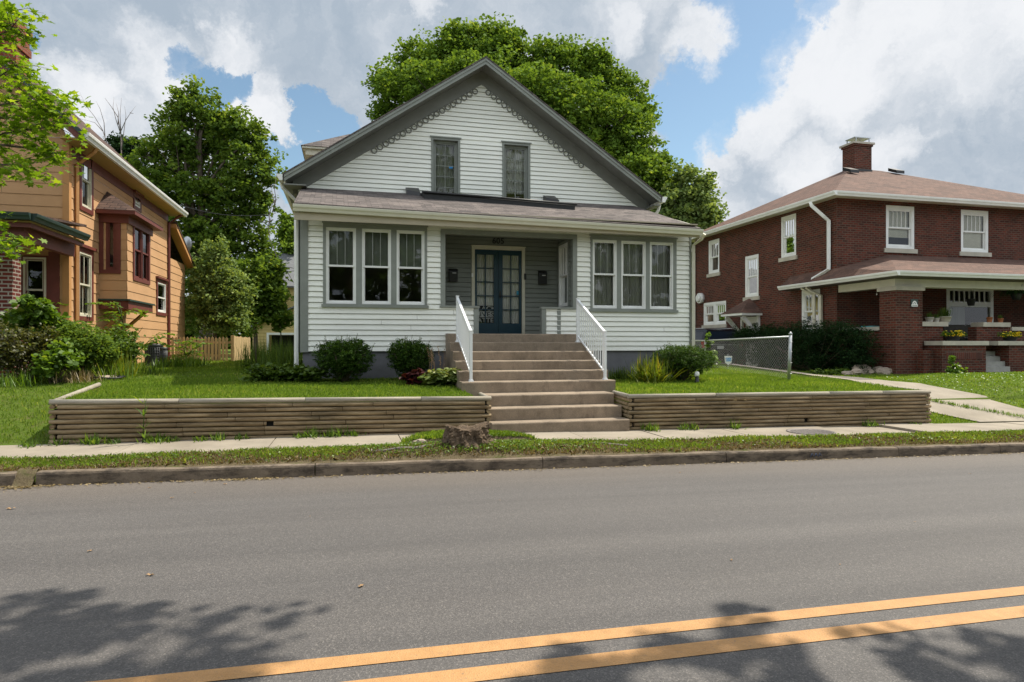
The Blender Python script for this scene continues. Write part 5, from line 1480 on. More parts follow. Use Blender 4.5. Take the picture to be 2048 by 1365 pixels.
def limbs(mb, base, top, lobes, r0, seed, wob=.25):
    rn = random.Random(seed); base = Vector(base); top = Vector(top)
    n = 7; pts = []; 
    for k in range(n + 1):
        t = k / n; q = base.lerp(top, t) + Vector((rn.uniform(-1,1), rn.uniform(-1,1), 0)) * wob * t * .5; pts.append(q)
    mb.tube(pts, [r0 * (1.35 if k == 0 else 1 - .78 * k / n) for k in range(n + 1)], 9)
    for lb in lobes:
        c = Vector(lb[:3]); k = rn.randint(2, n - 1)
        while k > 1 and pts[k].z > c.z: k -= 1
        s0 = pts[k]; mid = s0.lerp(c, .5) + Vector((rn.uniform(-.4,.4), rn.uniform(-.4,.4), rn.uniform(.1,.6)))
        rr = r0 * .42 * (1 - .5 * k / n)
        mb.tube([s0, s0.lerp(mid, .5), mid, mid.lerp(c, .5), c], [rr, rr*.85, rr*.62, rr*.42, rr*.2], 6)
        for j in range(4):
            d = Vector((rn.gauss(0,1), rn.gauss(0,1), rn.gauss(.3,1))).normalized()
            e = c + Vector((d.x*lb[3], d.y*lb[4], d.z*lb[5])) * .75; mm = mid.lerp(c, .5).lerp(e, .5) + Vector((0,0,.15))
            mb.tube([mid.lerp(c, .5 + .12*j), mm, e], [rr*.4, rr*.25, rr*.08], 5)
def tree(name, label, cat, base, top, lobes, n, size, leafm, barkm, seed, r0=.25, clump=.45, per=26, shape=DIAMOND, group=None, shell=.45, up=.35):
    t = thing(name, label, cat, base, group)
    m = MB(); limbs(m, base, top, lobes, r0, seed); m.build('trunk', barkm, t, uv=False)
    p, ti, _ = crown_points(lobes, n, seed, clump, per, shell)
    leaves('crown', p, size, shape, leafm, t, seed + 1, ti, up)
    return t
def plobe(px, py, D, rp, ry=None, rdep=1.0):
    """lobe seen at a pixel at distance D with pixel radii"""
    x, y, z = at(px, py, D); r = rp * D / F_PX; rz = (ry or rp) * D / F_PX
    return (x, y, z, r, r * rdep, rz)
gzf = lambda x, y: ground(x, y)
# big maple behind the white house
D0 = 38.0
lob = [plobe(*a) for a in ((985,128,D0,74,58),(905,118,D0,60,48),(835,128,D0+1,52,46),(800,182,D0-1,50,44),(865,180,D0-2,66,54),(1000,205,D0-2,86,72),(1078,138,D0,58,52),(940,150,D0-3,50,46),
      (1148,150,D0,58,54),(1208,178,D0+1,52,50),(1250,196,D0,42,42),(1140,225,D0-2,84,66),(1216,250,D0-2,62,56),(1262,276,D0-1,50,54),(1290,330,D0-1,46,54),(1065,190,D0-3,54,50),
      (1310,392,D0-1,44,50),(1235,340,D0-2,66,58),(783,232,D0,36,34),(768,165,D0+1,26,26),(1288,225,D0,24,32),(1335,380,D0,28,40),(1290,450,D0,60,56),(930,92,D0,56,38),(1003,86,D0,46,34),(1160,290,D0-2,60,50),(1190,120,D0,32,26),(1320,330,D0,24,26),(1110,105,D0,34,26))]
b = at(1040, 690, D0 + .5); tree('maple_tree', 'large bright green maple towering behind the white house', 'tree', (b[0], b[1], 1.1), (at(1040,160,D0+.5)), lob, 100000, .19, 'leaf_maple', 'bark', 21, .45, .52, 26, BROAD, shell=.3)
# paler tree further right
lob = [plobe(*a) for a in ((1385,395,36,42,50),(1412,385,36,20,40),(1365,350,36,26,26),(1400,440,36,42,40),(1350,430,36,50,60),(1425,430,36,16,30),(1376,500,36,40,50),(1372,570,36,30,50))]
b = at(1385, 690, 36); tree('young_tree', 'paler loose tree between the white house and the brick house', 'tree', (b[0], b[1], 1.0), at(1388, 380, 36), lob, 15000, .18, 'leaf_pear', 'bark_grey', 22, .2, .5, 26, BROAD)
# tall maple at left, behind the orange house
D1 = 37.0
lob = [plobe(*a) for a in ((375,215,D1,38,50),(345,240,D1,34,46),(420,230,D1,50,44),(465,255,D1,50,46),(505,275,D1,38,46),(345,300,D1,60,54),(420,310,D1+1,84,66),(500,330,D1,60,60),(540,345,D1,26,32),
      (290,305,D1,28,24),(300,350,D1,60,46),(370,390,D1,90,62),(460,400,D1,80,66),(520,400,D1,36,50),(350,470,D1,70,60),(430,480,D1,84,60),(500,470,D1,60,60),(530,540,D1,36,60),(400,560,D1,80,60),(520,600,D1,46,50),(360,190,D1,16,26),(385,175,D1,13,20))]
b = at(415, 690, D1); tree('maple_tree', 'tall dark green maple beyond the roof of the orange house', 'tree', (b[0], b[1], 1.1), at(400, 260, D1), [(q[0], q[1], q[2], q[3]*.9, q[4]*.9, q[5]*.88) for q in lob], 48000, .19, 'leaf_maple_dark', 'bark', 23, .40, .48, 30, BROAD, shell=.42)
# lower broadleaf by the yellow house
lob = [plobe(*a) for a in ((505,560,31,42,46),(540,590,31,32,50),(505,620,31,44,34),(560,640,31,20,22),(480,600,31,40,50),(545,545,31,22,30))]
b = at(512, 690, 31); tree('young_maple_tree', 'small maple with drooping boughs beside the yellow garage', 'tree', (b[0], b[1], 1.1), at(512, 560, 31), lob, 13000, .18, 'leaf_maple_dark', 'bark', 24, .12, .4, 26, BROAD)
lob = [plobe(*a) for a in ((575,470,46,22,30),(590,500,46,30,40),(575,440,46,12,20))]
b = at(582, 690, 46); tree('young_maple_tree', 'distant green tree above the grey roof of the yellow house', 'tree', (b[0], b[1], 1.1), at(582, 470, 46), lob, 5000, .22, 'leaf_maple', 'bark', 25, .2, .5, 26, BROAD)
# columnar pear
lob = [plobe(*a) for a in ((430,520,26,26,34),(405,560,26,30,44),(455,560,26,32,40),(425,600,26,50,46),(475,600,26,28,40),(400,630,26,36,36),(450,640,26,46,34),(440,500,26,12,24),(415,495,26,9,18))]
b = at(432, 690, 26); tree('pear_tree', 'silvery green upright young tree behind the picket fence', 'tree', (b[0], b[1], 1.15), at(430, 520, 26), lob, 15000, .13, 'leaf_pear', 'bark_grey', 26, .09, .3, 22)
# dark conifer like tree beyond the orange roof
lob = [plobe(*a) for a in ((228,285,44,14,14),(250,290,44,16,14),(240,300,44,30,16),(272,290,44,18,16),(262,300,44,24,14),(265,330,44,30,30))]
b = at(250, 690, 44); tree('dark_tree', 'dark small crowned tree peeking over the orange house gutter', 'tree', (b[0], b[1], 1.1), at(250, 300, 44), lob, 7000, .16, 'leaf_hedge', 'bark_grey', 27, .25, .35, 24)
# bare dead tree
def bare(name, label, base, D, paths, seed, r):
    t = thing(name, label, 'bare tree', base); m = MB(); rn = random.Random(seed)
    for p in paths:
        q = [Vector(at(a, b_, D + rn.uniform(-.4, .4))) for a, b_ in p]; n = len(q)
        m.tube(q, [r * (1 - .85 * k / (n - 1)) * (.5 if p[0][1] < 330 else 1) for k in range(n)], 5)
    m.build('trunk', 'dead_wood', t, uv=False); return t
b = at(243, 690, 40)
bare('dead_tree', 'leafless dead tree with thin upright twigs above the orange house', (b[0], b[1], 1.1), 40,
     [[(245,690),(244,500),(243,330),(242,270),(236,235),(222,213),(210,197)],[(242,270),(232,240),(226,215),(228,195)],[(242,270),(240,230),(243,196)],[(242,262),(252,240),(262,225),(272,212)],[(236,250),(237,225),(232,206)],[(243,300),(248,262),(252,232),(249,212)],
      [(213,285),(205,260),(188,232),(172,212),(160,186)],[(210,275),(208,245),(200,218),(192,203)],[(205,262),(190,246),(170,240)],[(260,226),(268,228)],[(243,330),(228,300),(212,283)]], 3, .055)
b = at(560, 690, 34)
bare('dead_tree', 'bare curling branches beside the left eave of the white house', (b[0], b[1], 1.1), 34,
     [[(562,690),(560,600),(556,520),(540,480),(536,450),(545,430),(560,420)],[(540,450),(538,430),(546,405),(560,395)],[(546,440),(530,446),(518,440)],[(545,425),(552,400),(549,380),(553,350)],[(550,410),(545,392),(542,370)],[(556,520),(575,545),(590,570)],[(556,540),(580,535),(596,540)]], 5, .035)

# maple bough entering at the upper left
DN = 11.5
T0 = at(-330, 690, DN + .8); T0 = (T0[0], T0[1], ground(T0[0], T0[1]))
nb = thing('street_maple', 'near bright yellow green maple bough hanging in at the upper left', 'tree', T0)
m = MB(); tt = Vector(at(-330, -100, DN + .8)); m.tube([T0, Vector(T0).lerp(tt, .5) + Vector((.1,0,0)), tt], [.24, .19, .13], 10)
rn = random.Random(8)
cl = []
boughs = [((-330,330),(-150,250),(-20,215),(70,195),(130,195)), ((-330,300),(-160,160),(-40,90),(20,60),(36,40)), ((-330,360),(-120,290),(20,265),(95,255),(145,248)), ((-330,400),(-150,350),(-20,330),(50,330),(62,352)), ((-330,420),(-170,480),(-60,500),(20,478),(38,480)), ((-330,380),(-140,320),(0,290),(80,300),(120,312)),((-330,200),(-180,60),(-60,10),(0,20),(12,35)),((-330,330),(-160,240),(-30,170),(20,140),(30,130)),((-330,330),(-160,280),(-30,240),(60,230),(110,222))]
for bi, bo in enumerate(boughs):
    q = [Vector(at(a, b_, DN + .9 - .25 * k + rn.uniform(-.3,.3))) for k, (a, b_) in enumerate(bo)]
    m.tube(q, [.07, .045, .022, .012, .005], 6)
    for k in range(1, len(q)):
        a, b_ = q[k-1], q[k]; L = (b_ - a).length; n = int(L / .022)
        for j in range(n):
            c = a.lerp(b_, j / n) + Vector((rn.gauss(0,1), rn.gauss(0,1), rn.gauss(-.1,.65))) * (.26 if k < 4 else .17)
            if k == 1 and bi != 4: continue
            cl.append(c)
    for j in range(26):
        t = rn.uniform(.35, 1); k = min(len(q) - 2, int(t * (len(q) - 1))); s0 = q[k].lerp(q[k+1], t * (len(q)-1) - k)
        e = s0 + Vector((rn.gauss(.1,.3), rn.gauss(0,.3), rn.gauss(-.02,.2))); m.tube([s0, s0.lerp(e,.5)+Vector((0,0,.03)), e], [.007,.005,.002], 4)
        for _ in range(7): cl.append(s0.lerp(e, rn.uniform(.3,1.1)) + Vector((rn.gauss(0,.07), rn.gauss(0,.07), rn.gauss(0,.06))))
m.build('trunk', 'bark', nb, uv=False)
cen = np.array([tuple(c) for c in cl]); rng = np.random.default_rng(5)
leaves('crown', cen, .155, MAPLE, 'leaf_near', nb, 9, .5 + rng.normal(size=len(cen)) * .25, up=.9)

# trees on the near side of the street, whose shade falls on the road
def over_tree(label, bx, by, lobes, seed, n):
    t = thing('shade_tree', label, 'tree', (bx, by, .1), 'street trees on the near side')
    m = MB(); limbs(m, (bx, by, .1), (bx, by, 10), lobes, .12, seed); m.build('trunk', 'bark', t, uv=False)
    p, ti, _ = crown_points(lobes, n, seed, .26, 14, .6)
    leaves('crown', p, .17, BROAD, 'leaf_maple', t, seed + 1, ti, up=.5)
def sh(X, Y, h): return (X + .58 * h, Y + .20 * h, h)        # crown point that shades ground point X, Y
lobes = [(*sh(*p, h), a_, b_, c_) for p, h, a_, b_, c_ in (((-1.6,3.95),8.2,.55,.28,.25),((-.95,3.75),8.4,.45,.22,.2),((-.50,3.92),8.0,.22,.10,.10),((-.93,4.16),8.1,.13,.09,.08),((-2.0,4.5),8.6,.5,.16,.2),((-.6,3.35),8.5,.5,.25,.25),((-1.6,3.2),8.8,.9,.4,.4),((-2.6,3.7),9,.9,.5,.5),((-1.5,2.2),9.2,1.4,.8,.8),((-3.4,2.6),9.5,1.5,1.1,1),((-2.4,.6),10,2,1.4,1.3))]
over_tree('maple on the near pavement whose shadow falls on the lower left of the road', .2, -3.4, lobes, 61, 4700)
lobes = [(*sh(*p, h), a_, b_, c_) for p, h, a_, b_, c_ in (((2.0,3.3),8.3,.26,.12,.12),((1.9,3.05),8.4,.3,.12,.12),((.95,2.85),8.5,.5,.16,.16),((2.0,2.75),8.6,.35,.14,.14),((1.55,3.05),8.5,.42,.14,.14),((1.1,3.0),8.5,.28,.10,.1),((.6,2.85),8.6,.4,.14,.14),((1.5,2.6),8.8,.7,.28,.28),((2.75,2.75),8.6,.2,.13,.12),((3.2,2.65),8.9,.42,.2,.2),((3.0,2.3),9,.6,.26,.25),((4.0,2.6),9.2,.6,.35,.35),((2.4,1.8),9.2,1.2,.5,.5),((4.5,1.4),9.6,1.4,.9,.9),((2.0,.2),10,1.8,1.2,1.2),((5.5,-.2),10,1.8,1.6,1.4))]
over_tree('maple on the near pavement whose shadow crosses the yellow lines at lower right', 6.2, -3.6, lobes, 62, 7600)
# tall trees across the road behind the viewer, mirrored in the front windows
for i, (x, y, h, r) in enumerate(((-10, -17, 13, 5.0), (0, -20, 15, 5.5), (9, -17, 12, 4.6), (18, -20, 14, 5.2), (-20, -20, 14, 5.5), (-28,-16,12,5), (5,-26,14,6), (27,-18,13,5.5), (-5,-26,14,6), (-15,-26,14,6), (15,-27,15,6))):
    lobes = [(x + r*.6*math.cos(k*2.4), y + r*.5*math.sin(k*2.4), h*.10 + k*h*.11, r*.62, r*.62, h*.16) for k in range(8)]
    t = thing('opposite_tree', 'green tree on the far side of the street, mirrored in the windows', 'tree', (x, y, .2), 'trees across the street')
    m = MB(); limbs(m, (x,y,.2), (x,y,h*.8), lobes, .35, 70+i); m.build('trunk', 'bark', t, uv=False)
    p, ti, _ = crown_points(lobes, 7000, 80+i, .8, 24, .5); leaves('crown', p, .5, BROAD, 'leaf_maple', t, 90+i, ti)

# ------------------------------------------------------------------ shrubs
def shrub(name, label, cat, c, lobes, n, size, leafm, seed, shape=NARROW, stems=6, per=14, clump=.10, shell=.3, group=None, barkm='bark', up=.4, jag=.15):
    t = thing(name, label, cat, c, group)
    m = MB(); rn = random.Random(seed)
    for lb in lobes:
        for k in range(stems):
            d = Vector((rn.gauss(0,1), rn.gauss(0,1), rn.gauss(.4,.8))).normalized()
            e = Vector(lb[:3]) + Vector((d.x*lb[3], d.y*lb[4], d.z*lb[5])) * .85; b = Vector(c) + Vector((rn.uniform(-.06,.06), rn.uniform(-.06,.06), -.03))
            m.tube([b, b.lerp(e,.5) + Vector((0,0,-.02)), e], [.014,.009,.003], 5)
    m.build('stem', barkm, t, uv=False)
    p, ti, _ = crown_points(lobes, n, seed, clump, per, shell, jag)
    leaves('foliage', p, size, shape, leafm, t, seed+1, ti, up)
    return t
def bush_from_px(pa, pb, ytop, ybot, Y, n, size, leafm, seed, name='yew_shrub', label='', cat='shrub', group=None, under=.25, **k):
    x0, x1 = wx(pa, Y), wx(pb, Y); xm = (x0+x1)/2; w = (x1-x0)/2; pm = (pa+pb)/2
    zt = wz(pm, ytop, Y); zb = wz(pm, ybot, Y); g = ground(xm, Y); h = zt - g; rn = random.Random(seed)
    lobes = []
    for q in range(9):
        a = 2*math.pi*q/8
        if q == 8: lobes.append((xm, Y, g + h*.62, w*.55, w*.5, h*.36)); break
        lobes.append((xm + math.cos(a)*w*.50, Y + math.sin(a)*w*.40, g + h*(.62 + rn.uniform(-.05,.05)), w*.52, w*.46, h*(.36)))
    lobes.append((xm-w*.25, Y-w*.1, g+h*.32, w*.42, w*.35, h*.26)); lobes.append((xm+w*.25, Y-w*.1, g+h*.32, w*.40, w*.35, h*.26))
    t = shrub(name, label, cat, (xm, Y, g), lobes, n, size, leafm, seed, group=group, **k)
    m = MB(); pts = []
    for q in range(22):                                    # stray new shoots over the clipped top
        a = rn.uniform(0, 6.28); r_ = rn.uniform(.2, .95); p0 = Vector((xm + math.cos(a)*w*r_, Y + math.sin(a)*w*.7*r_, g + h*(.96 - .28*r_**3))); d = Vector((math.cos(a)*.5*r_, math.sin(a)*.4, 1)).normalized(); L = rn.uniform(.06, .17)
        m.tube([p0 - d*.06, p0 + d*L], .003, 4)
        for j in range(9): pts.append(p0 + d*L*j/9 + Vector((rn.gauss(0,.008), rn.gauss(0,.008), 0)))
    m.build('shoot_stems', 'bark', t, uv=False)
    cen_ = np.array([tuple(p) for p in pts]); leaves('shoots', cen_, size*.8, NARROW, leafm, t, seed+7, np.full(len(cen_), .85), up=.6)
    return t
bush_from_px(628, 748, 678, 757, 13.25, 30000, .045, 'leaf_yew', 31, clump=.055, shell=.22, jag=.05, label='rounded dark green clipped yew furthest left under the left windows', group='clipped yews along the white house')
bush_from_px(774, 866, 680, 762, 13.25, 24000, .045, 'leaf_yew', 32, clump=.055, shell=.22, jag=.05, label='rounded dark green clipped yew beside the left flank of the steps', group='clipped yews along the white house')
bush_from_px(1308, 1420, 692, 757, 13.15, 24000, .045, 'leaf_yew', 33, clump=.055, shell=.22, jag=.05, label='rounded dark green clipped yew at the right corner of the white house', group='clipped yews along the white house')
# big dark hedge along the brick house: two masses
hl = []
for k in range(9):
    y = 17.0 + k * .72; hl.append((15.35 + .15*math.sin(k*2), y, 1.55 + .12*math.sin(k*1.7), .58, .55, .85))
    hl.append((15.2, y+.3, 2.1+.1*math.sin(k*2.3), .45, .5, .40))
shrub('hedge', 'big dark green overgrown yew hedge against the brick house side wall', 'hedge', (15.35, 19, .85), hl, 52000, .085, 'leaf_hedge', 34, clump=.2, per=20, shell=.32, stems=2)
# blade plants
def blades(name, label, cat, c, n, length, width, spread, leafm, seed, droop=.5, group=None, r=.05, tmid=.5, seg=4, parent=None):
    rng = np.random.default_rng(seed)
    ang = rng.uniform(0, 2*np.pi, n); lean = rng.uniform(.1, 1, n) * spread; L = length * rng.uniform(.6, 1.15, n)
    bx = c[0] + rng.normal(size=n) * r; by = c[1] + rng.normal(size=n) * r
    quads = []; tints = []
    ti = np.clip(tmid + rng.normal(size=n) * .25, 0, 1)
    dirx, diry = np.cos(ang), np.sin(ang); px_, py_ = -diry, dirx
    def pos(t):
        out = lean * L * t * (1 - .1*t); up = L * (t * np.sqrt(np.maximum(.05, 1 - lean**2*.6)) - droop * lean * t**2.2)
        return np.stack([bx + dirx*out, by + diry*out, c[2] + up], 1)
    for k in range(seg):
        t0, t1 = k/seg, (k+1)/seg; w0 = width * (1 - t0**2) * .5 * (.6 if k == 0 else 1); w1 = width * (1 - t1**2) * .5
        p0, p1 = pos(t0), pos(t1); s_ = np.stack([px_, py_, np.zeros(n)], 1)
        quads.append(np.stack([p0 - s_*w0, p0 + s_*w0, p1 + s_*w1, p1 - s_*w1], 1)); tints.append(ti)
    v = np.concatenate(quads); tt = np.concatenate(tints)
    o = fast_mesh(name, v, 4, leafm, parent, base=c, tint=tt)
    if label: tag(o, label, cat, group)
    return o
def gp(px, Y): x = wx(px, Y); return (x, Y, ground(x, Y))
blades('daylily', 'daylily clump with arching yellowing leaves beside the right yew', 'perennial plant', gp(1300, 12.95), 420, .68, .024, .95, 'leaf_lily', 41, .45, r=.16, tmid=.5)
blades('daylily', 'low green blade leaved plant at the foot of the right foundation', 'perennial plant', gp(1243, 13.4), 240, .34, .018, .9, 'leaf_weed_dark', 42, .4, r=.12)
def leafy(name, label, cat, c, r, h, n, size, leafm, seed, shape=BROAD, up=1.0, group=None):
    lobes = [(c[0] + r*.5*math.cos(k*1.9), c[1] + r*.35*math.sin(k*1.9), c[2] + h*.5, r*.6, r*.5, h*.5) for k in range(4)]
    return shrub(name, label, cat, c, lobes, n, size, leafm, seed, shape=shape, stems=3, per=9, clump=.09, shell=.45, group=group, barkm='leaf_weed', up=up)
leafy('hosta', 'variegated hosta clump with cream edged leaves left of the steps', 'perennial plant', gp(895, 12.5), .36, .34, 800, .11, 'leaf_hosta', 43)
leafy('hosta', 'variegated hosta clump nearer the purple plant left of the steps', 'perennial plant', gp(862, 12.6), .26, .30, 500, .10, 'leaf_hosta', 44)
leafy('coral_bells', 'purple leaved low plant between the second yew and the hosta', 'perennial plant', gp(826, 12.7), .22, .30, 380, .085, 'leaf_purple', 45)
for i, (px, Y, r, h) in enumerate(((530,13.4,.42,.36),(575,13.3,.40,.34),(615,13.25,.34,.30))):
    leafy('ground_plant', ('low dark leafy plants at the left edge of the bed by the house corner', 'low dark leafy plants in the middle of the bed by the house corner', 'low dark leafy plants against the first yew')[i], 'perennial plant', gp(px, Y), r, h, 900, .085, 'leaf_weed_dark', 46+i, group='bed plants at the left corner of the white house')
# flower stalks beside the steps
for i, px in enumerate((858, 872, 880)):
    c = gp(px, 12.95); m = MB(); rn = random.Random(i)
    t = thing('flower_stalk', ('dry flower stalk leftmost of three beside the second yew','dry flower stalk middle of three beside the second yew','dry flower stalk nearest the steps flank')[i], 'flower', c, 'flower stalks by the steps')
    for k in range(4):
        q = Vector(c) + Vector((rn.uniform(-.12,.12), rn.uniform(-.1,.1), rn.uniform(.5,.75))); m.tube([c, Vector(c).lerp(q,.5)+Vector((.02,0,.03)), q], [.004,.003,.002], 4)
        for j in range(5): m.tube([q - Vector((0,0,.04*j)), q - Vector((rn.uniform(-.03,.03),rn.uniform(-.02,.02),.04*j+.02))], .007, 4)
    m.build('stem', 'dry_leaf', t, uv=False)

# far belt of trees closing the horizon
rng = np.random.default_rng(500); n = 42000
bx_ = rng.uniform(-75, 85, n); hh_ = 5.5 + 1.6*np.sin(bx_*.23) + 1.2*np.sin(bx_*.61+1) + .6*np.sin(bx_*1.7)
bz = 1.0 + hh_ * rng.uniform(0, 1, n)**.8; by = 66 + rng.uniform(-2, 3, n)
o = leaves('far_treeline', np.stack([bx_, by, bz], 1), .75, BROAD, 'leaf_maple_dark', None, 501, .45 + rng.normal(size=n)*.2); o['kind'] = 'stuff'; o['label'] = 'belt of distant trees closing the view behind the houses'
# ------------------------------------------------------------------ left garden in front of the orange house
def gs(px, py, Y): x = wx(px, Y); return x, Y, ground(x, Y)
def pbush(name, label, specs, Y, n, size, leafm, seed, shape=DIAMOND, clump=.16, per=14, cat='shrub', group=None, shell=.4):
    lobes = []
    for px, py, rx, ry in specs:
        D = wd(px, Y); x = wx(px, Y); z = wz(px, py, Y); r = rx*D/F_PX; lobes.append((x, Y + (hash((px,py)) % 7 - 3)*.06, z, r, max(.25, r*.8), ry*D/F_PX))
    xm = sum(l[0] for l in lobes)/len(lobes); return shrub(name, label, cat, (xm, Y, ground(xm, Y)), lobes, n, size, leafm, seed, shape=shape, per=per, clump=clump, shell=shell, group=group)
pbush('rusty_shrub', 'twiggy rust and green shrub at the far left of the garden bed', [(30,690,55,42),(70,705,36,32),(20,720,50,30),(85,680,20,30)], 13.7, 5200, .06, 'leaf_rust', 101)
pbush('green_shrub', 'bright green leafy shrub before the brick pillar of the orange porch', [(70,640,34,30),(85,615,16,16),(45,650,34,24),(100,660,30,26),(60,600,10,10)], 14.2, 2600, .12, 'leaf_weed', 102, BROAD)
pbush('green_shrub', 'dense mid green shrub under the tall narrow window of the orange house', [(170,690,52,36),(130,700,40,36),(200,705,36,34),(160,665,30,20),(120,665,24,20)], 14.3, 9000, .065, 'leaf_maple_dark', 103)
pbush('green_shrub', 'light leaved shrub in front of the dense green shrub', [(120,715,26,26),(100,730,24,22)], 13.4, 1500, .09, 'leaf_weed', 104, BROAD)
pbush('green_shrub', 'shaded mass of leaves beneath the box bay', [(235,690,40,30),(215,700,34,30),(252,702,24,24),(238,712,32,22)], 16.2, 6000, .08, 'leaf_weed_dark', 105)
# tree of heaven sapling with long compound leaves
def compound(name, label, base, D, stems, seed, leafm='leaf_weed', size=.13):
    t = thing(name, label, 'sapling', base); m = MB(); pts = []; rn = random.Random(seed)
    for st in stems:
        q = [Vector(at(a, b, D + rn.uniform(-.1,.1))) for a, b in st]
        m.tube([q[0], q[1], q[-1]] if len(q) > 2 else q, [.02, .012, .004][:max(2, min(3, len(q)))], 5)
        for a, b in zip(q, q[1:]):
            for k in range(3):
                s0 = a.lerp(b, k/3)
                ang = rn.uniform(0, 6.28); L = rn.uniform(.4, .75); e = s0 + Vector((math.cos(ang)*L, math.sin(ang)*L*.8, rn.uniform(-.05,.22)))
                mid = s0.lerp(e, .5) + Vector((0,0,.1)); m.tube([s0, mid, e], [.006,.004,.002], 4)
                for j in range(1, 9):
                    f = j/8; c = (s0.lerp(mid, f*2) if f < .5 else mid.lerp(e, f*2-1)); d = (e - s0).normalized(); pr = Vector((-d.y, d.x, 0))
                    for sg in (-1, 1): pts.append(c + pr * sg * .075 + Vector((0,0,rn.uniform(-.02,.01))))
    m.build('stem', 'leaf_weed', t, uv=False)
    cen = np.array([tuple(p) for p in pts]); rng = np.random.default_rng(seed)
    leaves('foliage', cen, size, DIAMOND, leafm, t, seed, .55 + rng.normal(size=len(cen))*.22, up=1.2)
b = at(255, 725, 16.2)
compound('tree_of_heaven', 'tall sapling with long feathery compound leaves in front of the box bay', (b[0], b[1], 1.05), 16.2, [[(255,725),(250,680),(243,640),(240,605)],[(255,720),(268,680),(285,655)],[(252,720),(230,680),(215,655)],[(258,720),(290,690),(305,675)],[(252,715),(240,690),(222,690)],[(243,640),(235,612)]], 106)
b = at(372, 716, 20)
compound('tree_of_heaven', 'small sapling with compound leaves in front of the picket fence', (b[0], b[1], 1.15), 20, [[(372,716),(368,700),(372,680)],[(372,716),(385,700),(398,690)]], 107)
b = at(80, 720, 15.2)
compound('tree_of_heaven', 'leafy sapling before the low brick porch wall at far left', (b[0], b[1], 1.05), 14.6, [[(80,720),(82,670),(78,620),(75,600)],[(80,720),(100,680),(110,650)]], 108, size=.14)
for i, (px, Y, L, w, n, mt) in enumerate(((232,14.6,.55,.022,220,'leaf_lily'),(205,14.2,.42,.018,200,'leaf_weed'),(270,15.0,.34,.02,180,'leaf_weed_dark'),(352,18.6,.34,.03,320,'leaf_weed'),(374,19.4,.36,.03,260,'leaf_weed'),(28,13.2,.35,.014,200,'leaf_weed'),(160,13.6,.3,.014,160,'dead_blade'))):
    blades('tall_grass', ('tuft of yellowing tall grass left of the condensers','tuft of shorter grass below the dense green shrub','tuft of dark tall grass against the condensers','broad leaved grass clump right of the condensers','broad leaved grass clump nearest the picket fence','wispy grass tuft at the far left lawn edge','dry straw tuft at the edge of the garden bed')[i], 'grass tuft', gp(px, Y), n, L, w, .8, mt, 120+i, .35, r=.22)
# a tangle of taller plants left of the house corner
for i, (px, Y, n, L) in enumerate(((520,16.5,260,.75),(545,16.0,260,.7),(570,15.2,300,.8),(590,14.8,260,.75))):
    blades('tall_grass', ('feathery plant clump beside the staked sapling','feathery plant clump second from the staked sapling','dark feathery plants beside the white downspout','dark feathery plants at the foundation corner')[i], 'garden plant', gp(px, Y), n, L, .014, .5, 'leaf_weed_dark', 140+i, .2, r=.25)
# staked sapling trunk
c = gp(513, 15.5); m = MB(); m.tube([c, (c[0]-.01, c[1], c[2]+.5), (c[0]-.03, c[1], c[2]+1.0)], [.013,.011,.008], 6)
t = thing('sapling', 'thin dark bare sapling stake standing in the left lawn by the house bed', 'sapling', c); m.build('trunk', 'bark', t, uv=False)
p, ti, _ = crown_points([(c[0]-.02,c[1],c[2]+1.05,.16,.14,.22),(c[0]-.08,c[1],c[2]+.85,.10,.1,.10)], 160, 5, .08, 8); leaves('crown', p, .06, DIAMOND, 'leaf_maple', t, 6, ti)
# air conditioner condensers
def condenser(px, pw, ytop, ybot, X, label):
    Y = sy(px, X); D = sd(px, X); r = pw * D / F_PX / 2; g = ground(X, Y); zt = EYE + (HY - ytop)/F_PX*D
    t = thing('air_conditioner', label, 'air conditioner', (X, Y, g), 'air conditioner condensers by the orange house')
    m = MB(); h = zt - g; n = 28
    m.lathe((X, Y, g), [(r*.96,.0),(r*.96,.05),(r*.9,.06),(r*.9,h-.10),(r*.96,h-.09),(r,h-.04),(r*.93,h)], 20); m.build('casing', 'ac_grey', t)
    m = MB()
    for k in range(26):
        a = 2*math.pi*k/26; m.tube([(X+r*.95*math.cos(a), Y+r*.95*math.sin(a), g+.05), (X+r*.95*math.cos(a), Y+r*.95*math.sin(a), g+h-.09)], .007, 4)
    for k in range(7):
        zz = g + .1 + (h-.2)*k/6; m.tube([(X+r*.955*math.cos(2*math.pi*j/20), Y+r*.955*math.sin(2*math.pi*j/20), zz) for j in range(20)], .006, 4, closed=True)
    m.build('grille', 'ac_grille', t)
condenser(308, 34, 688, 728, -5.2, 'larger round grey condenser beside the orange house')
condenser(327, 14, 695, 728, -4.9, 'smaller grey condenser right of the larger one beside the orange house')
# stones edging the garden bed
for i, (px, Y, r) in enumerate(((208,14.0,.10),(222,14.1,.09),(196,14.0,.08))):
    c = gp(px, Y); m = MB(); m.rock((c[0], c[1], c[2]+.02), (r*1.5, r, r*.6), 200+i); tag(m.build('edging_stone', 'rock_tan', None, c, uv=False), ('largest pale edging stone of the left garden bed','edging stone nearest the condensers in the left garden bed','small edging stone furthest left in the left garden bed')[i], 'stone', 'edging stones')
# hosepipe coil lying in the bed
m = MB(); c = gp(215, 13.9); m.tube([(c[0]+.3*math.cos(k*.5)*(1-.01*k), c[1]+.22*math.sin(k*.5), c[2]+.05+.012*math.sin(k)) for k in range(36)], .013, 5)
tag(m.build('garden_hose', 'black_rubber', None, c), 'dark garden hose coiled at the edge of the left bed', 'hose')

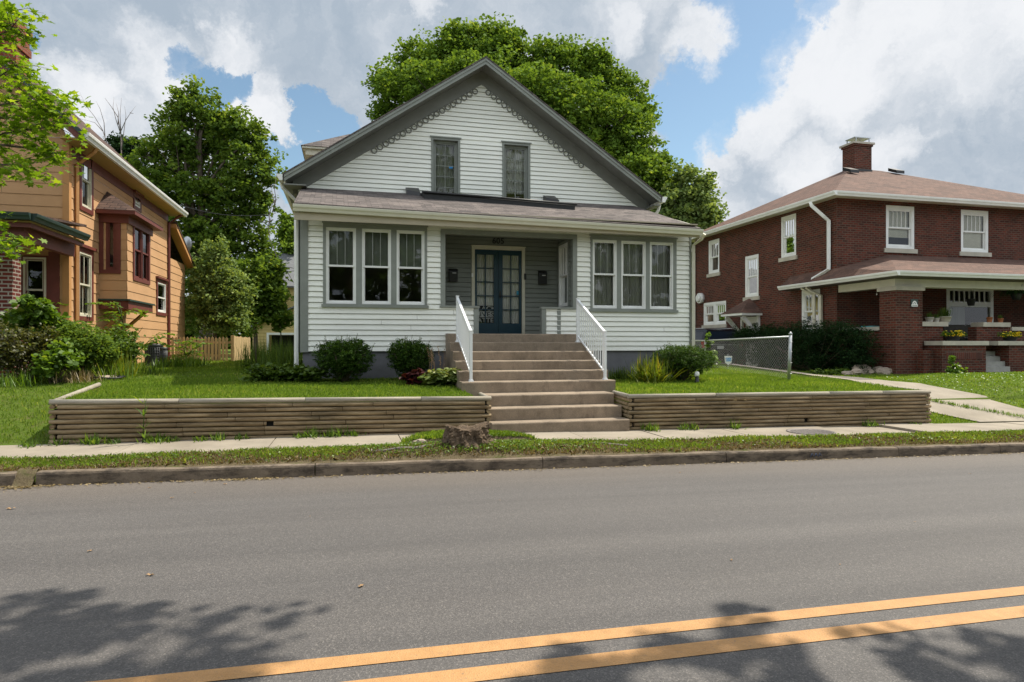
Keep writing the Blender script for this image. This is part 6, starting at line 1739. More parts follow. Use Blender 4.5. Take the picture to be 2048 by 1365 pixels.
# ------------------------------------------------------------------ picket fence
YPF = 25.6
pf = thing('picket_fence', 'weathered tan wooden picket fence between the orange house and the far yard', 'fence', (wx(420, YPF), YPF, 1.15))
x0, x1 = wx(372, YPF), wx(463, YPF); g = 1.13; zt = wz(430, 674, YPF)
def pickets(name, p0, p1, g, zt, wdt, gap, seed, pointed=True):
    p0, p1 = Vector((*p0, 0)), Vector((*p1, 0)); L = (p1-p0).length; d = (p1-p0)/L; nn = Vector((d.y,-d.x,0)); n = int(L/(wdt+gap)); rn = random.Random(seed); m = MB()
    for k in range(n):
        a = p0 + d*(k*(wdt+gap)); b = a + d*wdt; h = zt + rn.uniform(-.02,.02); mid = (a+b)/2
        pts = [(a.x,a.y,g),(b.x,b.y,g),(b.x,b.y,h-.06),(mid.x,mid.y,h),(a.x,a.y,h-.06)] if pointed else [(a.x,a.y,g),(b.x,b.y,g),(b.x,b.y,h),(a.x,a.y,h)]
        m.prism(pts, nn*.018)
    m.build('pickets', 'fence_wood', pf, uv=False)
    m = MB()
    for zz in (g+.3, zt-.25):
        a, b = p0 - nn*.05, p1 - nn*.05; m.hexa([(a.x,a.y,zz),(b.x,b.y,zz),(b.x-nn.x*.04,b.y-nn.y*.04,zz),(a.x-nn.x*.04,a.y-nn.y*.04,zz)],[(a.x,a.y,zz+.08),(b.x,b.y,zz+.08),(b.x-nn.x*.04,b.y-nn.y*.04,zz+.08),(a.x-nn.x*.04,a.y-nn.y*.04,zz+.08)])
    m.build('rails', 'fence_wood', pf, uv=False)
pickets('front', (x0-.6, YPF), (x1, YPF), g-.1, zt, .085, .035, 1)
pickets('side', (x1+.02, YPF), (wx(500, 29.5), 29.5), g-.1, zt+.02, .10, .008, 2)
m = MB(); m.box(x1-.02, x1+.09, YPF-.03, YPF+.08, g-.1, zt+.06); m.build('post', 'fence_wood', pf, uv=False)
# utility lines
for i, (pa, ya, pb, yb, D) in enumerate(((350,408,540,430,30),(455,530,598,541,33),(480,594,600,594,33))):
    a, b = Vector(at(pa, ya, D)), Vector(at(pb, yb, D)); m = MB(); m.tube([a.lerp(b, k/8) - Vector((0,0,.25*math.sin(math.pi*k/8))) for k in range(9)], .014, 4)
    tag(m.build('utility_wire', 'black_rubber', None, tuple(a)), ('highest utility wire, from the orange house roof across the tall maple','middle utility wire crossing behind the upright young tree','lowest utility wire in front of the yellow house')[i], 'wire', 'utility wires')

# ------------------------------------------------------------------ chain link fence
cf = thing('chain_link_fence', 'galvanised chain link fence between the right lawn and the driveway', 'fence', (9.95, 14, .95))
XF = 9.98; ys = [13.15, 16.9, 20.4, 24]
gzs = [ground(XF, y) for y in ys]; zt0_ = wz(1578, 674, 13.15); 
def ftop(y): return lerp_tab([(13.15, zt0_), (16.9, EYE+.12), (24, EYE+.14)], y)
for i, y in enumerate(ys):
    m = MB(); r = .038 if i == 0 else .024; lx_ = .06 if i == 0 else 0
    m.tube([(XF - lx_*.8, y, gzs[i]-.1), (XF, y, ftop(y)+(.05 if i == 0 else .0))], r, 10); 
    if i == 0: m.lathe((XF, y, ftop(y)+.05), [(.042,0),(.042,.03),(.02,.05),(.012,.065)], 10)
    p = m.build('post', 'grey_metal', cf)
    if i == 0:
        m = MB()
        for q in (.15,.4,.65,.88): m.tube([(XF + .045*math.cos(t)-.02*(1-q), y + .045*math.sin(t), gzs[0] + q*(ftop(y)-gzs[0])) for t in [2*math.pi*j/10 for j in range(10)]], .006, 4, closed=True)
        m.build('band', 'grey_metal', p)
m = MB(); m.tube([(XF, y, ftop(y)) for y in ys], .021, 8); m.build('top_rail', 'grey_metal', cf)
m = MB(); st = .085
y = 13.15 - 1.2
while y < 24:
    for sg in (1, -1):
        ya, yb = (y, y+1.0) if sg > 0 else (y+1.0, y)
        # clip to the panel
        pts = []
        for k in range(11):
            t = k/10; yy = ya + (yb-ya)*t
            if 13.17 < yy < 24: pts.append((XF + .006*sg, yy, ground(XF, yy)+.03 + t*(ftop(yy)+.02-ground(XF, yy)-.03)))
        if len(pts) > 1: m.tube([pts[0], pts[-1]], .0019, 3, cap=False)
    y += st
m.build('wire_mesh', 'galvanised', cf, uv=False)
# vine on the second post
c = (XF+.05, 16.7, ground(XF, 16.7)); shrub('climbing_weed', 'leafy yellow green vine climbing the second chain link post', 'vine', c, [(c[0],c[1],c[2]+.25,.22,.3,.25),(c[0],c[1]+.1,c[2]+.75,.09,.1,.35)], 420, .085, 'leaf_weed', 151, shape=BROAD, stems=3, per=6, clump=.08)
# security yard sign
x, y = wx(1456, 16.2), 16.2; g = ground(x, y)
t = thing('yard_sign', 'small white shield shaped security sign behind the chain link fence', 'sign', (x, y, g)); 
m = MB(); m.tube([(x,y,g-.05),(x,y,g+.42)], .008, 6); m.build('stake', 'grey_metal', t)
z = EYE + (HY-721)/F_PX*wd(1456, y); m = MB(); m.prism([(x-.12,y-.02,z+.12),(x+.12,y-.02,z+.12),(x+.10,y-.02,z-.06),(x,y-.02,z-.13),(x-.10,y-.02,z-.06)], (0,.012,0)); sg = m.build('panel', 'lamp_white', t)
m = MB(); m.prism([(x-.09,y-.024,z+.07),(x+.09,y-.024,z+.07),(x+.08,y-.024,z-.03),(x-.08,y-.024,z-.03)], (0,.003,0)); m.build('emblem', 'paper_blue', sg)
m = MB()
m.tube([(x-.05+.02*math.cos(k*.7), y-.026, z+.02+.03*math.sin(k*.7)) for k in range(9)], .006, 4); m.tube([(x+.01,y-.026,z+.05),(x+.01,y-.026,z-.01)], .006, 4); m.tube([(x+.04,y-.026,z+.05),(x+.06,y-.026,z-.01)], .006, 4); m.build('mark', 'lamp_white', sg)
# garden lamp by the right yew
x, y, g = gp(1394, 12.7); zt_ = wz(1394, 744, 12.7)
t = thing('garden_lamp', 'small white capped garden light at the foot of the right yew', 'garden light', (x, y, g)); h = max(.12, zt_ - g)
m = MB(); m.lathe((x,y,g), [(.05,-.02),(.05,.04),(.04,.05),(.04,h*.6)], 14); m.build('base', 'black_metal', t)
m = MB(); m.lathe((x,y,g+h*.6), [(.045,0),(.05,.02),(.05,h*.3),(.03,h*.42),(.0,h*.45)], 14); m.build('cap', 'lamp_white', t)

# ------------------------------------------------------------------ parked vehicle, rear view
vx, vy = wx(1432, 24.0)+.30, 24.0
gv = ground(vx, vy) + .02
car = thing('parked_suv', 'dark blue black parked vehicle in the driveway seen from behind through the fence', 'car', (vx, vy, gv))
prof = [(-.95,.35),(-.97,.75),(-.93,1.0),(-.80,1.40),(-.72,1.52),(.72,1.52),(.80,1.40),(.93,1.0),(.97,.75),(.95,.35)]
def sect(y, s_, zs, dz=0): return [(vx + a*s_, vy + y, gv + .0 + (b*zs if b < 1.01 else 1.0*zs + (b-1.0)*zs) + dz) for a, b in prof]
secs = [sect(0,.96,.97), sect(.12,1,1), sect(2.4,1,1.0), sect(3.2,1,1.0)]
hood = [(vx + a, vy + 3.7, gv + min(b, 1.0)) for a, b in prof]; nose = [(vx + a*.95, vy + 4.6, gv + min(b, .92)) for a, b in prof]
secs += [hood, nose]; m = MB()
for s0, s1 in zip(secs, secs[1:]):
    for k in range(len(prof)-1): m.face([s0[k], s0[k+1], s1[k+1], s1[k]], False)
    m.face([s0[-1], s0[0], s1[0], s1[-1]])
m.face(secs[0][::-1]); m.face(secs[-1]); m.build('body', 'car_paint', car)
m = MB(); m.prism([(vx-.74,vy-.012,gv+1.02),(vx+.74,vy-.012,gv+1.02),(vx+.66,vy+.0,gv+1.42),(vx-.66,vy+.0,gv+1.42)], (0,.01,0)); m.build('rear_window', 'car_glass', car)
m = MB(); m.box(vx-.95, vx+.95, vy-.16, vy+.05, gv+.38, gv+.62); m.build('bumper', 'car_paint', car, bevel=.04)
m = MB(); m.box(vx-.70, vx+.70, vy-.03, vy+.0, gv+.86, gv+.90); m.build('trim_strip', 'grey_metal', car)
for sx in (-1, 1):
    m = MB(); m.box(min(vx+sx*.78,vx+sx*.93), max(vx+sx*.78,vx+sx*.93), vy-.03, vy+.10, gv+.72, gv+1.0); m.build('tail_light', 'tail_light', car)
    for yy in (.8, 3.6):
        m = MB(); m.tube([(vx+sx*.72,vy+yy,gv+.33),(vx+sx*.94,vy+yy,gv+.33)], .33, 18); w_ = m.build('wheel', 'black_rubber', car)
        m = MB(); m.tube([(vx+sx*.941,vy+yy,gv+.33),(vx+sx*.955,vy+yy,gv+.33)], .20, 14); m.build('rim', 'grey_metal', w_)
m = MB(); m.box(vx-.26, vx+.04, vy-.045, vy-.02, gv+.70, gv+.83); m.build('number_plate', 'plate_white', car)
for sx in (-1, 1):
    m = MB(); m.tube([(vx+sx*.66,vy+.3,gv+1.56),(vx+sx*.66,vy+2.6,gv+1.56)], .018, 6); m.build('roof_rail', 'grey_metal', car)

# ------------------------------------------------------------------ brick porch furnishings
def pot(x, y, z, r, h, mt, label, plant=None, seed=0, group=None, L=.28, n=60):
    t = thing('flower_pot', label, 'plant pot', (x, y, z), group)
    m = MB(); m.lathe((x,y,z), [(r*.72,0),(r*.78,.02),(r,h),(r*1.05,h),(r*1.05,h+.015),(r*.85,h+.015),(r*.8,h-.02)], 16); m.build('pot', mt, t)
    if plant == 'spiky': blades('plant', None, None, (x,y,z+h), n, L, .014, .8, 'leaf_weed_dark', seed, .1, r=r*.3, parent=t)
    if plant == 'flowers':
        p, ti, _ = crown_points([(x+dx*r*1.4,y,z+h+.07,r*.95,r*.7,.09) for dx in (-.8,0,.8)], 900, seed, .07, 10); leaves('foliage', p, .05, DIAMOND, 'leaf_weed', t, seed, ti, .6)
        rng = np.random.default_rng(seed); k = 90; a = rng.uniform(0,6.28,k); cc = np.stack([x + np.cos(a)*r*1.9*rng.uniform(.2,1,k), y - np.abs(np.sin(a))*r*1.1, z+h+.06+rng.uniform(-.05,.12,k)], 1)
        leaves('flowers', cc, .055, BROAD, 'flower_petal', t, seed+2, rng.uniform(.3,1,k), .3)
    return t
zc = zcap + .02; yp = PB0 + .3
pot(wx(1859,yp), yp, zc, .12, .13, 'pot_white', 'white round plant pot on the porch parapet, leftmost', 'spiky', 1, L=.2)
pot(wx(1873,yp), yp, zc, .085, .11, 'pot_white', 'smaller white plant pot beside the leftmost one on the parapet', 'spiky', 2, L=.16)
pot(wx(1889,yp), yp, zc, .19, .16, 'limestone', 'wide stone coloured bowl of spiky plants on the left parapet', 'spiky', 3, L=.34, n=160)
pot(wx(1979,yp), yp, zc, .085, .16, 'terracotta', 'terracotta pot on the parapet right of the porch stairs')
pot(wx(2001,yp), yp, zc, .08, .12, 'terracotta', 'dull clay pot tipped near the hanging fern', 'spiky', 4, L=.15)
yc = YCH + .3; zc_ = zch + .13
pot(wx(1906,yc), yc, zc_, .20, .14, 'black_rubber', 'black planter of yellow flowers on the left stair cheek', 'flowers', 5, 'yellow flower planters')
pot(wx(2020,yc), yc, zc_, .20, .12, 'black_rubber', 'black planter of yellow flowers on the right stair cheek', 'flowers', 6, 'yellow flower planters')
# hanging pot and hanging fern
x, y = wx(1942, 16.9), 16.9; z = wz(1942, 612, y)
t = thing('hanging_planter', 'dark hanging pot in front of the porch window', 'hanging basket', (x, y, pe-.4)); m = MB(); m.lathe((x,y,z), [(.09,0),(.13,.2),(.14,.2),(.14,.22),(.1,.22)], 14); m.build('pot', 'black_rubber', t)
m = MB()
for k in range(3): a = k*2.1; m.tube([(x+.12*math.cos(a),y+.12*math.sin(a),z+.22),(x,y,z+.55),(x,y,pe-.16)], .004, 4)
m.build('hanger', 'black_metal', t)
x, y = wx(2032, 16.8), 16.8; z = wz(2032, 600, y)
t = thing('hanging_fern', 'large drooping green fern hanging at the right of the porch', 'hanging basket', (x, y, pe-.4))
m = MB(); m.lathe((x,y,z), [(.10,0),(.16,.18),(.16,.2)], 14); m.build('pot', 'black_rubber', t)
m = MB(); m.tube([(x,y,z+.2),(x,y,pe-.16)], .006, 5); m.build('hanger', 'lamp_white', t)
blades('fronds', None, None, (x, y, z+.2), 420, .85, .05, 1.0, 'leaf_fern', 161, .95, r=.08, parent=t)
# porch swing bench
x0, x1 = wx(1906, 17.6), wx(1965, 17.6); zs_ = wz(1935, 668, 17.6); 
t = thing('porch_swing', 'dark wicker seat with a slatted back on the brick porch', 'bench', ((x0+x1)/2, 17.6, 1.52)); m = MB(); m.box(x0, x1, 17.35, 17.8, 1.9, 1.97); m.build('seat', 'wicker', t, bevel=.02)
m = MB(); m.hexa([(x0,17.8,1.97),(x1,17.8,1.97),(x1,17.86,1.97),(x0,17.86,1.97)],[(x0-.05,17.95,2.45),(x1+.05,17.95,2.45),(x1+.05,18.0,2.45),(x0-.05,18.0,2.45)]); m.build('backrest', 'wicker', t, bevel=.02)
for xx in (x0+.04, x1-.04):
    for yy in (17.4, 17.76): m = MB(); m.box(xx-.025, xx+.025, yy-.025, yy+.025, 1.52, 1.9); m.build('leg', 'wicker', t)
# small table on the porch
x = wx(1950, 16.9); t = thing('side_table', 'small dark metal table behind the left stair cheek', 'table', (x, 16.9, 1.52)); m = MB(); m.box(x-.25, x+.25, 16.75, 17.05, 1.98, 2.0); m.build('tabletop', 'grey_metal', t)
for dx in (-.22,.22):
    for dy in (-.12,.12): m = MB(); m.box(x+dx-.012,x+dx+.012,16.9+dy-.012,16.9+dy+.012,1.52,1.98); m.build('leg', 'black_metal', t)
# string light bulbs under the porch ceiling
for i, px in enumerate((1874, 1908, 1937, 1966, 1997, 2027)):
    y = 16.75; x = wx(px, y); z = wz(px, 570 + i*1.5, y); m = MB(); m.lathe((x,y,z), [(.0,-.035),(.022,-.02),(.026,0),(.015,.03),(.012,.05)], 10)
    m.tube([(x,y,z+.05),(x,y,pe-.16)], .005, 4)
    tag(m.build('string_light_bulb', 'lamp_white', None, (x,y,z)), 'small round white bulb of the string lights under the brick porch ceiling', 'light bulb', 'string lights of the brick porch')
for i, (px, py) in enumerate(((1702,588),(1727,578),(1747,575),(1770,580))):
    y = 17.4; x = wx(px, y)
    if x < PX + .4: x = PX + .4 + .12*i
    z = wz(px, py, y); m = MB(); m.lathe((x,y,z), [(.0,-.03),(.02,-.015),(.022,0),(.012,.03)], 10); m.tube([(x,y,z+.03),(x,y,pe-.16)], .005, 4)
    tag(m.build('string_light_bulb', 'lamp_white', None, (x,y,z)), 'small round white bulb hanging at the shaded left end of the brick porch', 'light bulb', 'string lights at the left end of the brick porch')
# wind chime
x, y = PX + .75, 17.6; z = wz(1745, 600, y); t = thing('wind_chime', 'pale wind chime hanging in the left end of the brick porch', 'wind chime', (x, y, pe-.4))
m = MB(); m.lathe((x,y,z), [(.05,0),(.05,.015)], 10); m.tube([(x,y,z),(x,y,pe-.16)], .004, 4); m.build('disc', 'pot_white', t)
for k in range(5): a = k*1.256; m = MB(); m.tube([(x+.035*math.cos(a),y+.035*math.sin(a),z),(x+.035*math.cos(a),y+.035*math.sin(a),z-.26-.03*k)], .008, 6); m.build('tube', 'lamp_white', t)
# teal tray on left parapet
y0 = PB0+.9; m = MB(); m.box(PX+.02, PX+.32, y0, y0+.55, zc2+.10, zc2+.135); tag(m.build('tray', 'hose_teal', None, (PX+.15, y0+.2, zc2+.1), bevel=.01), 'teal tray lying on the left parapet of the brick porch', 'tray')
# stones by the brick pillar
for i, (px, py, Y, r) in enumerate(((1712,752,16.6,.17),(1722,745,16.9,.26),(1742,750,16.7,.15),(1756,745,16.8,.22),(1766,748,16.5,.20),(1694,756,16.3,.12))):
    x = wx(px, Y); g = ground(x, Y); m = MB(); m.rock((x, Y, g+r*.35), (r*1.25, r*.9, r*.75), 170+i, 11, .3)
    tag(m.build('garden_rock', 'rock_tan', None, (x, Y, g), uv=False), ('flat tan rock in front of the hedge end','tallest tan rock beside the hedge end','small rock in the middle of the rock row by the pillar','broad cracked rock near the brick pillar','rock closest to the brick pillar','smallest rock leftmost of the row by the driveway')[i], 'rock', 'rocks by the brick pillar')
shrub('weed_plant', 'broad leaved weed growing in front of the brick stair cheek', 'weed', gp(1915, 14.9), [(wx(1912,14.9),14.9,ground(wx(1912,14.9),14.9)+.12,.26,.2,.14),(wx(1905,14.9),14.9,ground(wx(1905,14.9),14.9)+.36,.08,.08,.14)], 330, .10, 'leaf_weed', 181, shape=BROAD, stems=3, per=6, clump=.08)
for i, (px, Y) in enumerate(((1640,17.0),(1665,16.6),(1690,17.0))):
    leafy('ground_plant', ('low green plants under the hedge, furthest from the pillar','low green plants under the middle of the hedge','low green plants between the hedge and the rocks')[i], 'plant', gp(px, Y), .35, .16, 300, .07, 'leaf_weed_dark', 185+i, group='plants under the hedge')

# ------------------------------------------------------------------ stump, roots, manhole, weeds, litter
sx_, sy_ = wx(932, 9.12), 9.12; g = ground(sx_, sy_)
t = thing('tree_stump', 'rough grey brown tree stump with torn bark in the grass strip', 'tree stump', (sx_, sy_, g))
zt_ = wz(932, 854, sy_); hgt = zt_ - g; m = MB(); n = 64; rows = 13; rn = random.Random(4)
ph = [rn.uniform(0, 6.28) for _ in range(8)]
def rad_(a, t):
    r = .245 * (1 + .30*(1-t)**2.2) * (1 + .09*math.sin(3*a+ph[0]) + .07*math.sin(5*a+ph[1]) + .06*math.sin(9*a+ph[2]+t*2.5) + .06*math.sin(15*a+ph[3]+t*6) + .04*math.sin(7*t+4*a))
    return r * (1.18 if True else 1)
i0 = len(m.v)
for k in range(rows):
    tt_ = k/(rows-1)
    for j in range(n):
        a = 2*math.pi*j/n; r = rad_(a, tt_) * (1 + rn.uniform(-.055,.055)); zz = g - .05 + (hgt+.05)*tt_ + (.028*math.sin(2*a+1) + .018*math.sin(5*a) + rn.uniform(-.014,.014) if k == rows-1 else 0)
        m.v.append((sx_ + r*math.cos(a), sy_ + r*.8*math.sin(a), zz))
for k in range(rows-1):
    for j in range(n): l = (j+1) % n; m.f.append((i0+k*n+j, i0+k*n+l, i0+(k+1)*n+l, i0+(k+1)*n+j)); m.sm.append(False)
ci = len(m.v); m.v.append((sx_, sy_, g+hgt-.03))
for j in range(n): m.f.append((i0+(rows-1)*n+j, i0+(rows-1)*n+(j+1)%n, ci)); m.sm.append(False)
m.build('stump_body', 'stump_wood', t, uv=False)
for k, (ang, L) in enumerate(((200,.55),(235,.5),(285,.55),(320,.6),(345,.6),(170,.5),(20,.5))):
    a = R(ang); p = [Vector((sx_ + math.cos(a)*(.2+L*q), sy_ + math.sin(a)*(.16+L*.7*q) , 0)) for q in (0,.35,.7,1)]
    for q in p: q.y = max(q.y, 8.70); q.z = ground(q.x, q.y)
    p[0].z += .05; p[1].z += .005; p[2].z -= .02; p[3].z -= .04
    mm = MB(); mm.tube(p, [.06,.04,.025,.015], 7); mm.build('root', 'stump_wood', t, uv=False)
m = MB(); m.rock((wx(840,9.3), 9.3, ground(wx(840,9.3),9.3)+.03), (.10,.07,.07), 77, 9, .3); tag(m.build('garden_rock', 'rock_tan', None, (wx(840,9.3), 9.3, .3), uv=False), 'small brown rock at the pavement edge left of the stump', 'rock')
# surface roots in the verge
for i, pts in enumerate((((735,8.95),(770,8.9),(800,8.97),(830,8.93),(860,9.0),(885,9.05)), ((1140,9.15),(1170,9.1),(1195,9.13),(1225,9.05),(1255,9.0)))):
    m = MB(); m.tube([(wx(p,y), y, ground(wx(p,y),y)+(.012 if 0<k<5 else -.01)) for k,(p,y) in enumerate(pts)], [.016,.022,.024,.022,.02,.014][:len(pts)], 7)
    tag(m.build('surface_root', 'dead_wood', None, (wx(pts[0][0],9), 9, .25), uv=False), ('long pale root lying exposed in the grass left of the stump','pale root lying exposed in the grass right of the stump')[i], 'root')
# manhole cover
mx, my = wx(1624, 9.75), 9.78; mz = z_walk(mx) + .012
t = MB(); t.lathe((mx, my, mz-.02), [(.40,0),(.40,.028),(.37,.028),(.365,.022),(.02,.022)], 36); o = t.build('manhole_cover', 'iron_cover', None, (mx, my, mz)); tag(o, 'round rusty brown cover set in the pavement before the right log wall', 'manhole cover')
m = MB()
for k in range(-4,5):
    w_ = math.sqrt(max(0,.33**2-(k*.07)**2)); m.box(mx-w_, mx+w_, my+k*.07-.008, my+k*.07+.008, mz+.001, mz+.006)
m.build('tread_pattern', 'iron_cover', o)
# tall corn-like weed at the left log wall
wxp, wyp = wx(283, 10.3), 10.42; g = z_walk(wxp)
t = thing('tall_weed', 'tall grassy weed with arching leaves growing against the left log wall', 'weed', (wxp, wyp, g)); m = MB(); m.tube([(wxp-.02,wyp,g),(wxp+.0,wyp-.01,g+.35),(wxp+.03,wyp-.02,g+.62)], [.008,.006,.004], 5); m.build('stem', 'leaf_weed', t, uv=False)
for k, (hz, L, n_) in enumerate(((.58,.34,5),(.40,.30,4),(.22,.26,4),(.08,.2,5))): blades('leaf', None, None, (wxp+.02*k/4, wyp-.04, g+hz), n_, L, .026, 1.0, 'leaf_weed', 190+k, .6, r=.005, parent=t)
# weeds at the foot of the log walls and in the joints
wk = [(120,10.5,.12),(175,10.5,.16),(200,10.48,.16),(228,10.5,.1),(300,10.5,.12),(320,10.46,.15),(345,10.5,.1),(405,10.5,.1),(440,10.5,.13),(480,10.5,.1),(600,10.5,.1),(622,10.5,.16),(655,10.5,.12),(680,10.5,.16),(708,10.5,.1),(1295,10.45,.15),(1305,10.42,.13),(1370,10.45,.13),(1390,10.45,.14),(1470,10.45,.16),(1735,10.5,.12),(1750,10.5,.1),(1830,10.5,.06),(60,10.4,.1)]
for i, (px, Y, L) in enumerate(wk):
    x = wx(px, Y); o = blades('weed', 'small green weed sprouting along the pavement at the foot of a log wall', 'weed', (x, Y, z_walk(x)-.005), 34, L*1.3, .022, 1.0, 'leaf_weed' if i % 3 else 'leaf_weed_dark', 210+i, .35, 'weeds at the foot of the log walls', r=.06, seg=3)
# weeds along the driveway joint
n = 26
for i in range(n):
    f = i/(n-1); y = 10.75 + f*1.5; l, r = drive_edges(y); x = l + (r-l)*(.62 - .30*f) + .04*math.sin(i*2.1)
    blades('weed', 'low weed growing in the long driveway crack', 'weed', (x, y, ground(x, y)+.015), 26, .10, .014, 1.0, 'leaf_weed', 240+i, .3, 'weeds in the driveway crack', r=.05, seg=2)
# weeds that hang over the timber cap and dry grass wisps there
for i, px in enumerate((1372, 1470, 1488)):
    x = wx(px, 10.6); blades('dry_weed', 'wispy dry grass hanging through the right log wall courses', 'weed', (x, 10.57, wall_top(x)-.14), 12, .14, .008, 1.0, 'dead_blade', 270+i, .9, 'dry wisps on the right log wall', r=.02, seg=3)
# litter: leaves on the road and in the gutter (each loose leaf a thing)
lit = [(300,1149,.05),(180,1101,.04),(722,1171,.05),(1463,1119,.03),(22,1017,.07),(1940,947,.03),(620,1032,.02),(1000,1000,.02),(1360,945,.04),(1975,906,.06),(1480,925,.03),(1520,922,.03),(1680,1128,.02),(1830,1043,.02),(1250,960,.02),(450,968,.05),(300,975,.04),(390,985,.03),(345,995,.04)]
rn = random.Random(12)
for i, (px, py, s_) in enumerate(lit):
    D = (EYE - .1) * F_PX / (py - HY)
    for _ in range(4):
        x, y, _z = at(px, py, D); D = (EYE - z_road(x, y) - .01) * F_PX / (py - HY)
    s_ *= .6; x, y, _z = at(px, py, D); y = min(y, 8.5); z = z_road(x, y) + .006; a = rn.uniform(0, 6.28); m = MB()
    pts = [(x + s_*q*math.cos(a+b), y + s_*q*math.sin(a+b), z + s_*h) for q, b, h in ((1,0,.1),(.6,.7,.25),(.3,1.6,.0),(.7,2.4,.3),(1,3.14,.05),(.55,4.0,.2),(.35,4.7,.0),(.6,5.6,.3))]
    m.face(pts); tag(m.build('fallen_leaf', 'dry_leaf', None, (x,y,z), uv=False), 'small dry brown leaf lying on the asphalt', 'leaf', 'fallen leaves on the road')
rng = np.random.default_rng(77); n = 2600
X = rng.uniform(-9, 16, n); Yg_ = 8.50 - np.abs(rng.normal(size=n))*.07
X[:500] = rng.uniform(-5.9,-5.3,500)*1.0 + .0; 
gapx = (wx(33,8.53)+wx(68,8.53))/2; X[:700] = gapx + rng.normal(size=700)*.16; Yg_[:700] = 8.6 + rng.normal(size=700)*.16
X[700:900] = wx(500,8.5) + rng.normal(size=200)*.35; 
zz = np.array([z_road(a,b)+.012 if b < 8.53 else z_gut(a)+.03 for a,b in zip(X,Yg_)])
o = leaves('gutter_litter', np.stack([X,Yg_,zz],1), .028, DIAMOND, 'dead_blade', None, 78, rng.uniform(.1,1,n), 2.0, .6); o['kind'] = 'stuff'; o['label'] = 'dry leaf crumbs lying along the kerb'
# blue paint mark on the kerb
x = wx(1632, 8.5); m = MB()
rn = random.Random(3)
for q in range(3):
    xx = x + q*.07 - .08; zq = z_gut(xx)+.07; m.tube([(xx, 8.522, zq-.03), (xx+.03, 8.523, zq+.03), (xx+.055, 8.522, zq-.01)], .006, 4)
tag(m.build('paint_mark', 'faded_blue', None, (x, 8.52, z_gut(x)+.07), uv=False), 'faded blue survey paint squiggle on the right kerb face', 'paint mark')
# ------------------------------------------------------------------ grass
def grass(name, label, regions, mat, length, width, seed, skip=None, tmid=.5, lean=.55):
    rng = np.random.default_rng(seed); vs = []; ts = []
    for (x0, x1, y0, y1, dens) in regions:
        n = int((x1-x0)*(y1-y0)*dens); x = rng.uniform(x0, x1, n); y = rng.uniform(y0, y1, n)
        patch = .5 + .5*np.sin(x*1.7 + 1.3*np.sin(y*2.1)) * np.sin(y*1.9 + np.sin(x*.9)*1.7)
        keep = np.array([not (skip and skip(a, b)) for a, b in zip(x, y)]) if skip else np.ones(n, bool)
        x, y, patch = x[keep], y[keep], patch[keep]; n = len(x)
        z = np.array([ground(a, b) for a, b in zip(x, y)])
        ang = rng.uniform(0, 2*np.pi, n); L = length * rng.uniform(.45, 1.25, n) * (.75 + .5*patch); ln = rng.uniform(.1, 1, n) * lean
        dx, dy = np.cos(ang), np.sin(ang); w = width * rng.uniform(.7, 1.3, n) * .5
        sa = rng.uniform(0, 2*np.pi, n); sx, sy2 = np.cos(sa)*w, np.sin(sa)*w
        b0 = np.stack([x - sx, y - sy2, z - .01], 1); b1 = np.stack([x + sx, y + sy2, z - .01], 1)
        m_ = np.stack([x + dx*L*ln*.45, y + dy*L*ln*.45, z + L*.62], 1); tp = np.stack([x + dx*L*ln*1.1, y + dy*L*ln*1.1, z + L*(1 - .3*ln)], 1)
        s3 = np.stack([sx*.8, sy2*.8, np.zeros(n)], 1)
        vs.append(np.stack([b0, b1, m_ + s3, tp, m_ - s3], 1)); ts.append(np.clip(tmid + rng.normal(size=n)*.2 + (patch-.5)*.4, 0, 1))
    o = fast_mesh(name, np.concatenate(vs), 5, mat, None, tint=np.concatenate(ts)); o['kind'] = 'stuff'; o['label'] = label
    return o
def skip_lawn(x, y):
    if XL < x < XR and y > YF: return True
    if x < XO and y > PYF: return True
    if S0 < x < S1 and 11.6 < y < 14: return True
    if ST0 < x < ST1 and y < 11.8: return True
    if WL0 - .04 < x < WL1 + .02 and y < 10.72: return True
    if WR0 - .02 < x < WR1 + .04 and y < 10.72: return True
    l, r = drive_edges(y)
    if l < x < r: return True
    if x > XB and y > PB0 - .6: return True
    return False
ys_ = 10.6
grass('lawn_grass', 'short green lawn grass around the houses', [(WL0+.05, 2.4, 10.7, 13.9, 1500), (4.9, 11.6, 10.7, 14.5, 1300), (-13, WL0, 10.62, 14.5, 900), (-9.5, -.9, 13.9, 19, 550), (-6.3, -1.0, 19, 26, 220), (7.8, 11.3, 14, 20, 420), (11.3, 12.6, 10.6, 12, 1500), (13.2, 24, 10.6, 15.8, 620), (13.4,15.9,15.8,19,200)], 'grass_blade', .050, .012, 301, skip_lawn)
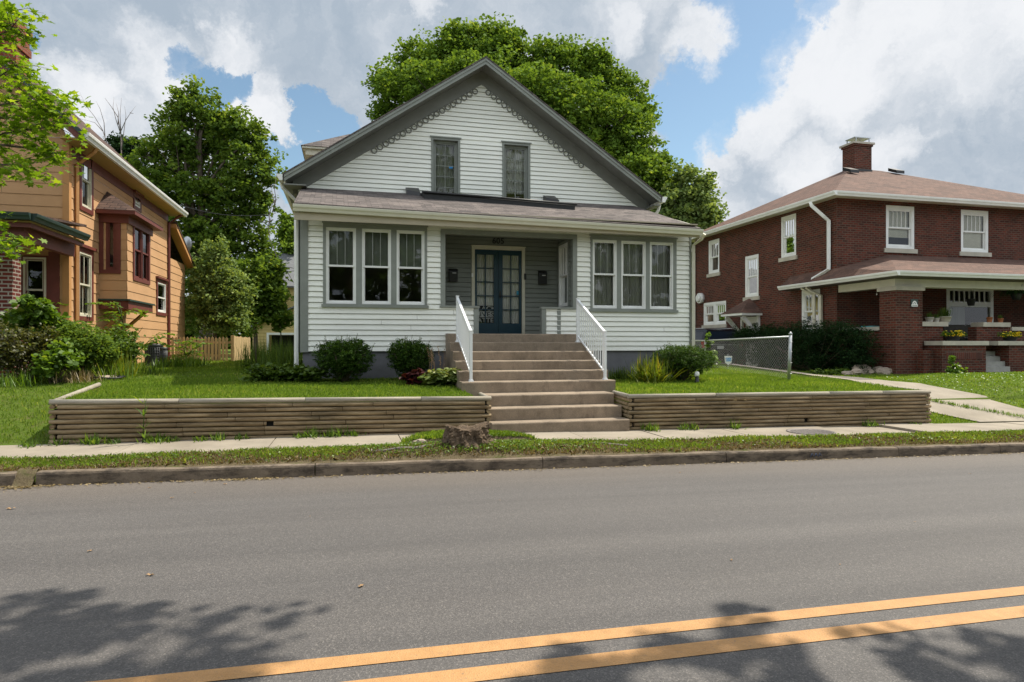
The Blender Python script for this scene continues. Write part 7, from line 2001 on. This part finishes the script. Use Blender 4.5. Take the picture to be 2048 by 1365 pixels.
def skip_verge(x, y):
    if math.hypot(x-wx(932,9.12), (y-9.12)*1.0) < .25 and y < 9.3: return True
    k = math.sin(x*3.1 + 1.2*math.sin(y*7)) * math.sin(x*1.3+.5) 
    if y < 8.93 + .12*math.sin(x*2.3) + .06*math.sin(x*7) and random.random() < .80: return True
    if -5.75 < x < -5.3 and y < 8.9: return True
    return random.random() < .42 + .5*max(0, -k)
def skip_mound(x, y): return ((x-1.72)/1.05)**2 + ((y-9.2)/1.12)**2 > .97 or random.random() < .3 or math.hypot(x-wx(932,9.12), y-9.12) < .27
grass('mound_grass', 'tufted grass on the mound around the stump', [(.6, 2.9, 9.3, 10.35, 4200)], 'grass_blade', .075, .013, 305, skip_mound, .55, .9)
grass('verge_grass', 'rough patchy grass on the strip between pavement and kerb', [(-9, 13, 8.70, 9.37, 5200), (13, 18, 8.70, 9.37, 2500)], 'grass_blade', .060, .013, 302, skip_verge, .55, .9)
grass('verge_straw', 'dry straw and dead blades among the verge grass', [(-9, 14, 8.68, 9.33, 2600)], 'dead_blade', .05, .010, 303, None, .45, 1.6)
# clover-like leaves in the verge near the stump
rng = np.random.default_rng(9); n = 4500
x = np.concatenate([rng.normal(1.9, .9, n//2), rng.uniform(-6, 12, n//2)]); y = rng.uniform(8.75, 9.4, n); z = np.array([ground(a, b) for a, b in zip(x, y)]) + rng.uniform(.01, .06, n)
o = leaves('verge_clover', np.stack([x, y, z], 1), .034, DIAMOND, 'leaf_weed', None, 10, .5 + rng.normal(size=n)*.2, 1.0); o['kind'] = 'stuff'; o['label'] = 'small clover leaves among the verge grass'
n = 5000; x = rng.uniform(14, 24, n); y = rng.uniform(10.9, 14.6, n); k = np.array([not skip_lawn(a, b) for a, b in zip(x, y)]); x, y = x[k], y[k]
z = np.array([ground(a, b) for a, b in zip(x, y)]) + rng.uniform(.02, .06, len(x))
o = leaves('lawn_clover', np.stack([x, y, z], 1), .05, DIAMOND, 'leaf_weed', None, 11, .6 + rng.normal(size=len(x))*.2, 1.0); o['kind'] = 'stuff'; o['label'] = 'clover and violet leaves in the lawn right of the driveway'
